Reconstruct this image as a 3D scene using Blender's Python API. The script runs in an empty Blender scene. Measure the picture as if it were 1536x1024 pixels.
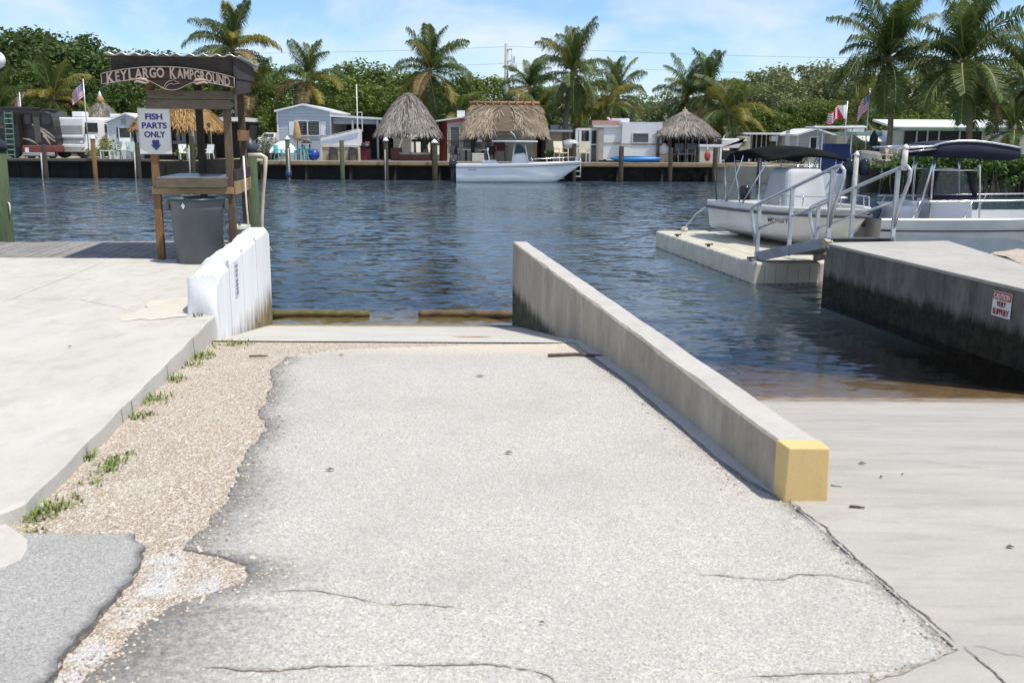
import bpy, math, random
import numpy as np
from mathutils import Vector, Matrix, Euler
random.seed(7); np.random.seed(7)
R = math.radians
SC = bpy.context.scene
COL = SC.collection

# ------------------------------------------------------------------ camera
FOC, EYE = 1450.0, 2.45
PITCH, ROLL = R(11.77), 0.006
_f = Vector((0, math.cos(PITCH), -math.sin(PITCH)))
_r0 = Vector((1, 0, 0)); _u0 = Vector((0, math.sin(PITCH), math.cos(PITCH)))
_r = _r0*math.cos(ROLL) + _u0*math.sin(ROLL)
_u = -_r0*math.sin(ROLL) + _u0*math.cos(ROLL)
CAM = Vector((0, 0, EYE))
cd = bpy.data.cameras.new('camera'); cam = bpy.data.objects.new('camera', cd); COL.objects.link(cam)
cd.lens = FOC/1536*36; cd.sensor_width = 36; cd.clip_start = 0.1; cd.clip_end = 6000
M = Matrix.Identity(4)
for i in range(3):
    M[i][0] = _r[i]; M[i][1] = _u[i]; M[i][2] = -_f[i]; M[i][3] = CAM[i]
cam.matrix_world = M
cd.dof.use_dof = True; cd.dof.focus_distance = 13; cd.dof.aperture_fstop = 5.6
SC.camera = cam

def ray(px, py): return _f + _r*((px-768)/FOC) - _u*((py-512)/FOC)
def at(px, py, Y):
    d = ray(px, py); return CAM + d*(Y/d.y)
def on(px, py, z):
    d = ray(px, py); return CAM + d*((z-EYE)/d.z)

# ------------------------------------------------------------------ materials
def _mix(nt, fac, a, b, blend='MIX'):
    n = nt.nodes.new('ShaderNodeMix'); n.data_type = 'RGBA'; n.blend_type = blend
    for s, v in ((n.inputs[0], fac), (n.inputs[6], a), (n.inputs[7], b)):
        if hasattr(v, 'is_output'): nt.links.new(v, s)
        elif isinstance(v, (int, float)): s.default_value = v
        else: s.default_value = (*v, 1) if len(v) == 3 else v
    return n.outputs[2]
def _math(nt, op, a, b=0.0, clamp=False):
    n = nt.nodes.new('ShaderNodeMath'); n.operation = op; n.use_clamp = clamp
    for s, v in ((n.inputs[0], a), (n.inputs[1], b)):
        if hasattr(v, 'is_output'): nt.links.new(v, s)
        else: s.default_value = v
    return n.outputs[0]
def _ramp(nt, fac, stops, interp='LINEAR'):
    n = nt.nodes.new('ShaderNodeValToRGB'); n.color_ramp.interpolation = interp
    e = n.color_ramp.elements
    while len(e) < len(stops): e.new(.5)
    for k, (p, c) in enumerate(stops):
        e[k].position = p
        e[k].color = (*c, 1) if hasattr(c, '__len__') else (c, c, c, 1)
    nt.links.new(fac, n.inputs[0]); return n.outputs[0]
def _noise(nt, vec, scale, detail=4, rough=.55, dist=0.0):
    n = nt.nodes.new('ShaderNodeTexNoise'); n.inputs['Scale'].default_value = scale
    n.inputs['Detail'].default_value = detail; n.inputs['Roughness'].default_value = rough
    n.inputs['Distortion'].default_value = dist
    nt.links.new(vec, n.inputs['Vector']); return n.outputs[0]
def _vor(nt, vec, scale, out='Distance', feature='F1'):
    n = nt.nodes.new('ShaderNodeTexVoronoi'); n.inputs['Scale'].default_value = scale; n.feature = feature
    nt.links.new(vec, n.inputs['Vector']); return n.outputs[out]
def _map(nt, vec, scale=(1, 1, 1), rot=(0, 0, 0)):
    n = nt.nodes.new('ShaderNodeMapping'); n.inputs['Scale'].default_value = scale
    n.inputs['Rotation'].default_value = rot
    nt.links.new(vec, n.inputs['Vector']); return n.outputs[0]
def _bump(nt, h, strength, dist, normal=None):
    n = nt.nodes.new('ShaderNodeBump'); n.inputs['Strength'].default_value = strength
    n.inputs['Distance'].default_value = dist; nt.links.new(h, n.inputs['Height'])
    if normal: nt.links.new(normal, n.inputs['Normal'])
    return n.outputs[0]
def new_mat(name):
    m = bpy.data.materials.new(name); m.use_nodes = True
    nt = m.node_tree; b = nt.nodes['Principled BSDF']
    return m, nt, b
def obj_co(nt): return nt.nodes.new('ShaderNodeTexCoord').outputs['Object']
def geo_co(nt): return nt.nodes.new('ShaderNodeNewGeometry').outputs['Position']
def sep(nt, v):
    n = nt.nodes.new('ShaderNodeSeparateXYZ'); nt.links.new(v, n.inputs[0]); return n.outputs
def attr(nt, name):
    n = nt.nodes.new('ShaderNodeAttribute'); n.attribute_name = name; return n.outputs['Fac']
MATS = {}
def pm(name, col, rough=.6, metal=0.0, col2=None, ns=3.0, stretch=(1, 1, 1), bs=0.0, bscale=30, lo=.35, hi=.65, spec=.5, coat=0):
    """plain procedural material: two colours mixed by noise, optional bump"""
    if name in MATS: return MATS[name]
    m, nt, b = new_mat(name)
    b.inputs['Roughness'].default_value = rough; b.inputs['Metallic'].default_value = metal
    b.inputs['Specular IOR Level'].default_value = spec
    b.inputs['Coat Weight'].default_value = coat
    co = _map(nt, obj_co(nt), stretch)
    c2 = col2 or tuple(c*.82 for c in col)
    n = _noise(nt, co, ns, 5)
    f = _ramp(nt, n, [(lo, 0.0), (hi, 1.0)])
    nt.links.new(_mix(nt, f, col, c2), b.inputs['Base Color'])
    if bs: nt.links.new(_bump(nt, _noise(nt, co, bscale, 4), bs, .01), b.inputs['Normal'])
    MATS[name] = m; return m

# ------------------------------------------------------------------ mesh builder
class MB:
    def __init__(s): s.v = []; s.f = []; s.m = []; s.sm = []; s.mi = 0; s.smooth = False
    def add(s, vs, fs):
        o = len(s.v); s.v += [tuple(x) for x in vs]
        for f in fs: s.f.append([i+o for i in f]); s.m.append(s.mi); s.sm.append(s.smooth)
        return s
    def hexa(s, p):   # 8 pts: bottom 0-3 ccw, top 4-7
        return s.add(p, [(3, 2, 1, 0), (4, 5, 6, 7), (0, 1, 5, 4), (1, 2, 6, 5), (2, 3, 7, 6), (3, 0, 4, 7)])
    def box(s, c, d, rz=0, rot=None):
        hx, hy, hz = d[0]/2, d[1]/2, d[2]/2
        pts = [Vector(q) for q in ((-hx, -hy, -hz), (hx, -hy, -hz), (hx, hy, -hz), (-hx, hy, -hz), (-hx, -hy, hz), (hx, -hy, hz), (hx, hy, hz), (-hx, hy, hz))]
        m = Euler(rot).to_matrix() if rot else Matrix.Rotation(rz, 3, 'Z')
        return s.hexa([m @ q + Vector(c) for q in pts])
    def bar(s, a, b, w, h):   # rectangular bar between two points
        a, b = Vector(a), Vector(b); d = (b-a).normalized()
        up = Vector((0, 0, 1)) if abs(d.z) < .95 else Vector((0, 1, 0))
        x = d.cross(up).normalized()*w/2; z = x.cross(d).normalized()*h/2
        return s.hexa([a-x-z, a+x-z, b+x-z, b-x-z, a-x+z, a+x+z, b+x+z, b-x+z])
    def tube(s, pts, r, n=8, cap=True, closed=False):
        pts = [Vector(p) for p in pts]; N = len(pts)
        rs = r if hasattr(r, '__len__') else [r]*N
        sm = s.smooth; s.smooth = True
        o = len(s.v); nrm = None
        for i, p in enumerate(pts):
            if closed: t = pts[(i+1) % N]-pts[i-1]
            else: t = pts[min(i+1, N-1)]-pts[max(i-1, 0)]
            t.normalize()
            if nrm is None:
                nrm = t.orthogonal().normalized()
            nrm = (nrm - t*nrm.dot(t)).normalized(); bn = t.cross(nrm)
            for k in range(n):
                a = 2*math.pi*k/n
                s.v.append(tuple(p + (nrm*math.cos(a)+bn*math.sin(a))*rs[i]))
        for i in range(N if closed else N-1):
            j = (i+1) % N
            for k in range(n):
                l = (k+1) % n
                s.f.append([o+i*n+k, o+i*n+l, o+j*n+l, o+j*n+k]); s.m.append(s.mi); s.sm.append(True)
        s.smooth = sm
        if cap and not closed:
            s.f.append([o+k for k in range(n)][::-1]); s.m.append(s.mi); s.sm.append(False)
            s.f.append([o+(N-1)*n+k for k in range(n)]); s.m.append(s.mi); s.sm.append(False)
        return s
    def lathe(s, prof, c=(0, 0, 0), n=16, sy=1.0):
        o = len(s.v); c = Vector(c)
        for r, z in prof:
            for k in range(n):
                a = 2*math.pi*k/n; s.v.append((c.x+r*math.cos(a), c.y+r*math.sin(a)*sy, c.z+z))
        for i in range(len(prof)-1):
            for k in range(n):
                l = (k+1) % n
                s.f.append([o+i*n+k, o+i*n+l, o+(i+1)*n+l, o+(i+1)*n+k]); s.m.append(s.mi); s.sm.append(True)
        if prof[0][0] > 1e-4: s.f.append([o+k for k in range(n)][::-1]); s.m.append(s.mi); s.sm.append(False)
        if prof[-1][0] > 1e-4: s.f.append([o+(len(prof)-1)*n+k for k in range(n)]); s.m.append(s.mi); s.sm.append(False)
        return s
    def prism(s, poly, vec):  # polygon of 3d points extruded
        v = Vector(vec); P = [Vector(p) for p in poly]; n = len(P)
        return s.add(P + [p+v for p in P], [list(range(n))[::-1], [n+i for i in range(n)]] + [(i, (i+1) % n, n+(i+1) % n, n+i) for i in range(n)])
    def grid(s, fn, nu, nv, smooth=True, wrap=False):
        sm = s.smooth; s.smooth = smooth
        vs = [fn(i/nu, j/nv) for j in range(nv+1) for i in range(nu+(0 if wrap else 1))]
        w = nu if wrap else nu+1
        fs = [(j*w+i, j*w+(i+1) % w, (j+1)*w+(i+1) % w, (j+1)*w+i) for j in range(nv) for i in range(nu)]
        s.add(vs, fs); s.smooth = sm; return s
    def ball(s, c, r, nu=12, nv=8):
        c = Vector(c); r = Vector(r) if hasattr(r, '__len__') else Vector((r, r, r))
        return s.grid(lambda u, v: (c.x+r.x*math.cos(2*math.pi*u)*math.sin(math.pi*max(v, .002)), c.y+r.y*math.sin(2*math.pi*u)*math.sin(math.pi*max(v, .002)), c.z-r.z*math.cos(math.pi*v)), nu, nv, True, True)
    def build(s, name, mats, parent=None, bevel=0, label=None, seg=2, sub=0, weld=False):
        me = bpy.data.meshes.new(name); me.from_pydata(s.v, [], s.f)
        for m in (mats if isinstance(mats, (list, tuple)) else [mats]): me.materials.append(m)
        me.polygons.foreach_set('material_index', s.m); me.polygons.foreach_set('use_smooth', s.sm)
        me.update()
        return link(name, me, parent, bevel, label, seg)
def link(name, me, parent=None, bevel=0, label=None, seg=2):
    o = bpy.data.objects.new(name, me); COL.objects.link(o)
    if parent: o.parent = parent
    if bevel:
        b = o.modifiers.new('bevel', 'BEVEL'); b.width = bevel; b.segments = seg; b.limit_method = 'ANGLE'; b.angle_limit = R(40)
    if label: o['label'] = label
    return o
def thing(name, label, cat, loc=(0, 0, 0), rz=0, group=None):
    o = bpy.data.objects.new(name, None); COL.objects.link(o); o.empty_display_size = .2
    o.location = loc; o.rotation_euler = (0, 0, rz); return tag(o, label, cat, group)
def tag(o, label, cat, group=None):
    o['label'] = label; o['category'] = cat
    if group: o['group'] = group
    return o
def struct(o, kind='structure'): o['kind'] = kind; return o
def copy_tree(o, parent=None):
    c = o.copy(); COL.objects.link(c)
    if parent: c.parent = parent
    for ch in list(o.children): copy_tree(ch, c)
    return c
def set_attr(o, name, vals):
    a = o.data.attributes.new(name, 'FLOAT', 'POINT'); a.data.foreach_set('value', np.asarray(vals, dtype=np.float32))
_fc = {}
def text_mesh(s, size=1.0, depth=.004, bold=0.0, spacing=1.0):
    cu = bpy.data.curves.new('lettering', 'FONT'); cu.body = s; cu.size = size; cu.extrude = depth
    cu.align_x = 'CENTER'; cu.align_y = 'CENTER'; cu.offset = bold; cu.space_character = spacing
    ob = bpy.data.objects.new('lettering', cu); COL.objects.link(ob)
    dg = bpy.context.evaluated_depsgraph_get()
    me = bpy.data.meshes.new_from_object(ob.evaluated_get(dg))
    bpy.data.objects.remove(ob); me.name = 'lettering'; return me
def lettering(s, parent, loc, size, mat, rot=(R(90), 0, 0), width=None, bold=0.0, name='lettering', height=None):
    me = text_mesh(s, size, .003, bold)
    xs = [v.co.x for v in me.vertices]; ys = [v.co.y for v in me.vertices]
    w = max(xs)-min(xs); h = max(ys)-min(ys); cx = (max(xs)+min(xs))/2; cy = (max(ys)+min(ys))/2
    sx = width/w if width else 1.0; sy = height/h if height else sx
    for v in me.vertices: v.co.x = (v.co.x-cx)*sx; v.co.y = (v.co.y-cy)*sy
    me.materials.clear(); me.materials.append(mat)
    o = link(name, me, parent); o.location = loc; o.rotation_euler = rot; return o
def lerp(a, b, t): return a+(b-a)*t
def pw(xs, ys, x): return float(np.interp(x, xs, ys))

# ------------------------------------------------------------------ world and sun
SUN_EL, SUN_AZ = R(66), R(-30)      # azimuth measured from +X, negative towards the camera side
sv = Vector((math.cos(SUN_EL)*math.cos(SUN_AZ), math.cos(SUN_EL)*math.sin(SUN_AZ), math.sin(SUN_EL)))
ld = bpy.data.lights.new('sun', 'SUN'); ld.energy = 4.2; ld.angle = R(.53); ld.color = (1, .94, .83)
lo = bpy.data.objects.new('sun', ld); COL.objects.link(lo); lo.location = (20, -10, 40)
lo.rotation_euler = sv.to_track_quat('Z', 'Y').to_euler()
w = bpy.data.worlds.new('World'); SC.world = w; w.use_nodes = True
nt = w.node_tree; bg = nt.nodes['Background']
sky = nt.nodes.new('ShaderNodeTexSky'); sky.sky_type = 'NISHITA'; sky.sun_disc = False
sky.sun_elevation = SUN_EL; sky.sun_rotation = math.atan2(sv.x, sv.y)
sky.air_density = 1.0; sky.dust_density = .15; sky.ozone_density = 4.5; sky.altitude = 0
tc = nt.nodes.new('ShaderNodeTexCoord').outputs['Generated']
s3 = sep(nt, tc)
# clouds laid out on a flat layer overhead, so that they shrink towards the horizon
zz = _math(nt, 'ADD', _math(nt, 'MAXIMUM', s3[2], 0.0), .42)
cx = _math(nt, 'DIVIDE', s3[0], zz); cy = _math(nt, 'DIVIDE', s3[1], zz)
cb = nt.nodes.new('ShaderNodeCombineXYZ'); nt.links.new(cx, cb.inputs[0]); nt.links.new(cy, cb.inputs[1]); cb.inputs[2].default_value = 3.7
n1 = _noise(nt, _map(nt, cb.outputs[0], (1.0, 1.0, 1)), 3.3, 9, .56, .25)
n2 = _noise(nt, cb.outputs[0], 1.5, 3, .5)
cl = _math(nt, 'ADD', n1, _math(nt, 'MULTIPLY', n2, .55))
cf = _ramp(nt, cl, [(.68, 0.0), (.98, 1.0)])
hz = _ramp(nt, s3[2], [(0.0, .25), (.12, 1.0)])
cf = _math(nt, 'MULTIPLY', _math(nt, 'MULTIPLY', cf, hz), .8, True)
blue = _mix(nt, 1.0, sky.outputs[0], (.88, .96, 1.05), 'MULTIPLY')
skyc = _mix(nt, cf, blue, (6.4, 6.5, 6.7))
nt.links.new(skyc, bg.inputs[0]); bg.inputs[1].default_value = .13
SC.view_settings.view_transform = 'Standard'; SC.view_settings.look = 'None'
SC.view_settings.exposure = .25; SC.view_settings.gamma = 1
# ------------------------------------------------------------------ ground materials
K = .136
def L(off, d, z): return Vector((off-K*(d-4.15), d, z))
def off_of(p): return p.x+K*(p.y-4.15)

def asphalt_mat(name, base, dark, tone):
    m, nt, b = new_mat(name); g = geo_co(nt)
    b.inputs['Roughness'].default_value = .9; b.inputs['Specular IOR Level'].default_value = .2
    v = _vor(nt, g, 180, 'Color'); vs = sep(nt, v)[0]
    st = _ramp(nt, vs, [(0.0, tuple(c*.55 for c in base)), (.16, tuple(c*.84 for c in base)), (.5, base), (.8, tuple(min(1, c*1.2) for c in base)), (1.0, tuple(min(.8, c*1.42) for c in base))])
    v2 = sep(nt, _vor(nt, g, 60, 'Color'))[1]
    st = _mix(nt, _ramp(nt, v2, [(.55, 0.0), (1.0, .35)]), st, tone)
    big = _noise(nt, g, 1.1, 5, .6)
    st = _mix(nt, _ramp(nt, big, [(.45, .0), (.70, .30)]), st, tuple(c*.6 for c in base))
    mid = _noise(nt, g, 9, 4, .6)
    st = _mix(nt, _ramp(nt, mid, [(.45, .0), (.75, .16)]), st, tuple(c*.65 for c in base))
    wn = _noise(nt, g, 30, 8, .8)
    a = attr(nt, 'wear')
    wf = _ramp(nt, _math(nt, 'ADD', a, _math(nt, 'MULTIPLY', _math(nt, 'SUBTRACT', wn, .5), 1.7)), [(.30, 0.0), (.95, .85)])
    st = _mix(nt, wf, st, dark)
    # pale lime dust washed over the top of the ramp
    sand = attr(nt, 'sand')
    sf = _ramp(nt, _math(nt, 'ADD', sand, _math(nt, 'MULTIPLY', _math(nt, 'SUBTRACT', wn, .5), .8)), [(.35, 0.0), (.8, .75)])
    st = _mix(nt, sf, st, (.60, .51, .40))
    nt.links.new(st, b.inputs['Base Color'])
    h = _math(nt, 'ADD', _vor(nt, g, 150), _math(nt, 'MULTIPLY', mid, 1.5))
    nt.links.new(_bump(nt, h, .35, .004), b.inputs['Normal'])
    return m
ASPH = asphalt_mat('worn_asphalt', (.44, .425, .388), (.12, .117, .113), (.36, .36, .37))
ASPH2 = asphalt_mat('grey_asphalt', (.335, .33, .315), (.11, .11, .11), (.30, .30, .30))

def gravel_mat():
    m, nt, b = new_mat('lime_gravel'); g = geo_co(nt)
    b.inputs['Roughness'].default_value = .95; b.inputs['Specular IOR Level'].default_value = .1
    v = sep(nt, _vor(nt, _map(nt, g, (1, 1, 1)), 135, 'Color'))
    st = _ramp(nt, v[0], [(0.0, (.28, .22, .17)), (.2, (.42, .345, .265)), (.55, (.50, .42, .33)), (.85, (.60, .53, .44)), (1, (.82, .78, .72))])
    v2 = sep(nt, _vor(nt, g, 62, 'Color'))[0]
    st = _mix(nt, _ramp(nt, v2, [(.80, 0.0), (.95, .6)]), st, (.76, .72, .68))
    big = _noise(nt, g, 3.0, 5, .6)
    st = _mix(nt, _ramp(nt, big, [(.5, 0.0), (.75, .5)]), st, (.66, .60, .53))
    lime = attr(nt, 'lime'); wn = _noise(nt, g, 9, 6, .65)
    lf = _ramp(nt, _math(nt, 'ADD', lime, _math(nt, 'MULTIPLY', _math(nt, 'SUBTRACT', wn, .5), 1.3)), [(.40, 0.0), (.80, .9)])
    st = _mix(nt, lf, st, _ramp(nt, v[0], [(0, (.58, .565, .55)), (1, (.68, .665, .645))]))
    nt.links.new(st, b.inputs['Base Color'])
    h = _math(nt, 'ADD', _vor(nt, g, 135), _vor(nt, g, 62))
    nt.links.new(_bump(nt, h, .8, .012), b.inputs['Normal']); return m
GRAVEL = gravel_mat()

def concrete_mat(name, base, stain=(.33, .31, .28), streak=(1, 1, 1), amt=.35, tide=None, scale=1.0, speck=.5):
    """broom-finished concrete; tide = (dark colour, height, softness): growth below the high-water mark"""
    m, nt, b = new_mat(name); g = geo_co(nt)
    b.inputs['Roughness'].default_value = .88; b.inputs['Specular IOR Level'].default_value = .25
    gs = _map(nt, g, streak)
    n = _noise(nt, gs, 1.6*scale, 8, .62); f = _noise(nt, g, 60, 4, .6); n3 = _noise(nt, gs, 6*scale, 6, .65)
    c = _mix(nt, _ramp(nt, n, [(.38, 0.0), (.70, amt)]), base, stain)
    c = _mix(nt, _ramp(nt, n3, [(.5, 0.0), (.78, amt*.9)]), c, tuple(x*.8 for x in stain))
    c = _mix(nt, _ramp(nt, f, [(.3, .0), (.75, .28*speck)]), c, tuple(x*.5 for x in base))
    sp = _noise(nt, g, 210, 2, .5)
    c = _mix(nt, _ramp(nt, sp, [(.62, 0.0), (.72, .4*speck)]), c, tuple(x*.45 for x in base))
    wear = attr(nt, 'wear')
    c = _mix(nt, _ramp(nt, _math(nt, 'ADD', wear, _math(nt, 'MULTIPLY', _math(nt, 'SUBTRACT', n3, .5), 1.0)), [(.35, 0.0), (.8, .8)]), c, (.16, .14, .12))
    if tide:
        col, h0, soft, col2 = tide
        z = sep(nt, g)[2]
        nz = _noise(nt, _map(nt, g, (3, 3, .6)), 2.2, 6, .65)
        t = _math(nt, 'ADD', z, _math(nt, 'MULTIPLY', _math(nt, 'SUBTRACT', nz, .5), soft*2.4))
        mr = nt.nodes.new('ShaderNodeMapRange'); mr.inputs[1].default_value = h0+soft*.5; mr.inputs[2].default_value = h0-soft*.5
        nt.links.new(t, mr.inputs[0])
        tc2 = _mix(nt, _ramp(nt, _noise(nt, g, 7, 6, .7), [(.42, 0.0), (.66, 1.0)]), col, col2)
        c = _mix(nt, mr.outputs[0], c, tc2)
    nt.links.new(c, b.inputs['Base Color'])
    nt.links.new(_bump(nt, _math(nt, 'ADD', f, _math(nt, 'MULTIPLY', n3, 1.2)), .35, .01), b.inputs['Normal'])
    return m
C_WALK = concrete_mat('walkway_concrete', (.53, .51, .47), (.41, .39, .355), (1, .5, 1), .65)
C_APRON = concrete_mat('apron_concrete', (.44, .42, .385), (.31, .295, .275), (.45, 1.9, 1), .65, ((.13, .078, .034), .05, .14, (.23, .145, .07)))
C_LIP = concrete_mat('lip_concrete', (.52, .505, .465), (.40, .375, .335), (.6, 1, 1), .5, ((.16, .12, .055), .10, .10, (.30, .22, .10)))
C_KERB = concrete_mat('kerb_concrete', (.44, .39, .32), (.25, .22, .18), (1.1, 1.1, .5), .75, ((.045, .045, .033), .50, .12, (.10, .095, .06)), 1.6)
C_KTOP = concrete_mat('kerb_top_concrete', (.50, .48, .445), (.36, .34, .31), (1, 1, .35), .45, None, 1.6)
C_PIER = concrete_mat('pier_concrete', (.43, .415, .385), (.29, .275, .25), (.8, .8, 1), .5)
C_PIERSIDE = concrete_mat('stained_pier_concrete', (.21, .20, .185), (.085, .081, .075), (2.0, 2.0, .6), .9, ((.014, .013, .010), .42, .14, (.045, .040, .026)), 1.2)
C_WHITE = concrete_mat('white_painted_block', (.80, .81, .82), (.66, .68, .70), (2, 2, .4), .4, ((.26, .19, .085), .46, .34, (.10, .10, .085)), 1.0, .25)

# ------------------------------------------------------------------ profiles of the ramp
def zA(d): return pw([-30, 4.0, 6.5, 8.45, 12.8, 29], [.87, .87, .80, .68, .0, -2.5], d)
def zR(d): return pw([-30, 4.2, 5.4, 9.15, 23], [.87, .87, .74, .0, -2.6], d)
def zW(d): return pw([3.0, 3.8, 8.4, 40], [.945, .94, .885, .885], d)

def rows_sheet(name, rows, ncol, mat, zf, drop_left=0, drop_right=0):
    """rows of (d, left off, right off); the sheet follows the height profile zf"""
    mb = MB(); mb.smooth = False
    vs = []; info = []
    for d, a, b in rows:
        for k in range(ncol+1):
            o = lerp(a, b, k/ncol); vs.append(L(o, d, zf(d))); info.append((d, o, a, b))
    n = ncol+1; fs = []
    for j in range(len(rows)-1):
        for i in range(ncol): fs.append((j*n+i, j*n+i+1, (j+1)*n+i+1, (j+1)*n+i))
    base = len(vs)
    if drop_left:
        for j, (d, a, b) in enumerate(rows): vs.append(L(a-.012, d, zf(d)-drop_left)); info.append((d, a, a, b))
        for j in range(len(rows)-1): fs.append((base+j, j*n, (j+1)*n, base+j+1))
    b2 = len(vs)
    if drop_right:
        for j, (d, a, b) in enumerate(rows): vs.append(L(b, d, zf(d)-drop_right)); info.append((d, b, a, b))
        for j in range(len(rows)-1): fs.append((b2+j+1, (j+1)*n+ncol, j*n+ncol, b2+j))
    mb.add(vs, fs)
    return struct(mb.build(name, mat)), info

# asphalt lane: left edge traced on the ground
edgeL = [(860, 515, .68), (660, 521, .68), (500, 529, .68), (435, 541, .69), (412, 562, .70), (407, 600, .74), (392, 632, .76), (402, 655, .78), (377, 690, .81), (345, 740, .84), (310, 790, .87), (276, 822, .87), (330, 832, .87), (378, 846, .87), (388, 868, .87), (340, 882, .87), (270, 905, .87), (215, 930, .87), (165, 985, .87), (120, 1024, .87), (60, 1110, .87)]
EL = [on(*e) for e in edgeL]; EL = sorted([(p.y, off_of(p)) for p in EL])
eld, elo = [e[0] for e in EL], [e[1] for e in EL]
rng = random.Random(3)
p1, p2 = on(1310, 1024, .87), on(1440, 975, .87)
def right_off(d):
    if d < p2.y: # the lane is cut off by a slanting joint at the bottom right
        t = (d-p1.y)/(p2.y-p1.y); return off_of(p1+(p2-p1)*t)-.0
    return 1.255 if d < 4.09 else pw([4.09, 4.22, 4.4, 8.5], [1.219, 1.216, 1.165, 1.132], d)
ds = sorted(set([round(x, 3) for x in np.arange(1.0, 8.43, .035)]+[p2.y-.002, p2.y+.002]))
rows = []; wob = 0
for d in ds:
    wob = .86*wob+rng.uniform(-.014, .014); a = pw(eld, elo, d)+wob+rng.uniform(-.008, .008)
    r = right_off(d)
    if d > p2.y and d < 4.1: r += -.012+.012*math.sin(d*17)+rng.uniform(-.008, .008)
    if r-a < .1: a = r-.1
    rows.append((d, a, r))
asph, info = rows_sheet('asphalt_lane', rows, 96, ASPH, zA, .012, .03)
CR = []
for pl in ([(395, 886), (430, 884), (470, 885), (505, 890), (540, 898), (575, 906)], [(300, 1000), (350, 1003), (420, 1005), (470, 1001), (520, 1001), (600, 1000), (680, 1001), (740, 999), (790, 1005), (820, 1013), (850, 1040)], [(1050, 862), (1100, 867), (1150, 869), (1195, 862), (1245, 862), (1300, 873)], [(1110, 1017), (1240, 1010), (1340, 1001)]):
    Q = [on(x, y, .87) for x, y in pl]
    for i in range(len(Q)-1):
        n = max(1, int((Q[i+1]-Q[i]).length/.03))
        CR += [Q[i].lerp(Q[i+1], k/n) for k in range(n)]
CRA = np.array([(p.x, p.y) for p in CR])
def crack_halo(d, o):
    p = L(o, d, 0); q = CRA-np.array((p.x, p.y)); return .55*math.exp(-math.sqrt((q*q).sum(1).min())/.032)
wear = []; sand = []
for d, o, a, b in info:
    wl = math.exp(-max(o-a, 0)/.17)*.92 if d < 7.6 else .2
    if 3.0 < d < 4.6: wl = max(wl, .95*math.exp(-max(o-a, 0)/.26))
    if d < 3.1: wl = max(wl, 1.0*math.exp(-max(o-a, 0)/.5))
    wr = math.exp(-max(b-o, 0)/.07)*.95 if d > 3.9 else math.exp(-max(b-o, 0)/.05)*.8
    if 4.1 < d < 5.2: wr = max(wr, .9*math.exp(-max(b-o, 0)/.075))
    fade = 0
    if d < 3.9: wl = max(wl, crack_halo(d, o))
    wear.append(max(wl, wr)); sand.append(.75*max(0, 1-(8.45-d)/1.1)+.15*max(0, min(1, (d-5)/3)))
set_attr(asph, 'wear', wear); set_attr(asph, 'sand', sand)

# gravel strip, lying just below the asphalt
rows = [(d, -2.16, 1.19 if d > 3 else 1.0) for d in np.arange(.6, 8.52, .05)]
grav, info = rows_sheet('gravel_strip', rows, 60, GRAVEL, lambda d: zA(d)-.008)
lp = [on(x, y, .87) for x, y in ((255, 838), (315, 872), (235, 880), (195, 925), (145, 975), (100, 1020), (60, 1090))]
lime = []
for d, o, a, b in info:
    p = L(o, d, 0); dist = min(((p.x-q.x)**2+((p.y-q.y)*.8)**2)**.5 for q in [lp[0].lerp(lp[2], .5)]+lp)
    lime.append(max(0, 1.05-dist/.15)*.9)
set_attr(grav, 'lime', lime)

# old grey asphalt patch at the left
pe = [(44, 806, .87), (120, 803, .87), (200, 812, .87), (215, 822, .87), (209, 850, .87), (195, 872, .87), (165, 905, .87), (130, 945, .87), (100, 975, .87), (72, 1024, .87), (20, 1110, .87)]
PE = sorted([(p.y, off_of(p)) for p in [on(*e) for e in pe[2:]]])
ptop = on(120, 803, .87).y
rows = []
for d in np.arange(1.0, ptop, .03):
    b = pw([e[0] for e in PE], [e[1] for e in PE], d)+.006*math.sin(d*41)+rng.uniform(-.004, .004)
    rows.append((d, -6.5, b))
def cols_sheet(name, rows, mat, zf, ncol): return rows_sheet(name, rows, ncol, mat, zf, 0, .035)
patch, info = cols_sheet('asphalt_patch', [(d, -3.2, b) for d, a, b in rows], ASPH2, lambda d: zA(d)+.012, 40)
set_attr(patch, 'wear', [max(.85*math.exp(-(b-o)/.03), .55*math.exp(-(ptop-d)/.03)) for d, o, a, b in info])

# cracks in the asphalt: thin dark seams
CRACK = pm('crack_dirt', (.20, .185, .17), .95, col2=(.40, .36, .30), ns=40, lo=.4, hi=.6)
CRACKD = pm('dark_joint_dirt', (.07, .064, .06), .95, col2=(.24, .19, .15), ns=45, lo=.45, hi=.62)
def seam(name, pix, width, mat, zoff=.004, zf=zA, z0=.87, par=None, jag=.4):
    mb = MB(); P = [on(x, y, z0 if len(pix[0]) < 3 else 0) for x, y in pix]
    pts = []
    for i in range(len(P)-1):
        n = max(2, int((P[i+1]-P[i]).length/.015))
        for k in range(n): pts.append(P[i].lerp(P[i+1], k/n))
    pts.append(P[-1]); vs = []; wob = 0; run = .5
    rr = random.Random(len(pts))
    for i, p in enumerate(pts):
        t = (pts[min(i+1, len(pts)-1)]-pts[max(i-1, 0)]).normalized(); nn = Vector((-t.y, t.x, 0))
        wob = .9*wob+rr.uniform(-.006, .006)
        e = min(1, i/6, (len(pts)-1-i)/6)
        run = .7*run+.3*rr.random(); wd = width*max(.06, (run-.30)*jag*4.5+.2)*e/2
        for sgn in (1, -1):
            q = p+nn*(wob*jag*2+sgn*wd); vs.append((q.x, q.y, zf(q.y)+zoff))
    mb.add(vs, [(2*i, 2*i+1, 2*i+3, 2*i+2) for i in range(len(pts)-1)])
    return mb.build(name, mat, par)
cr_par = asph
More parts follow.
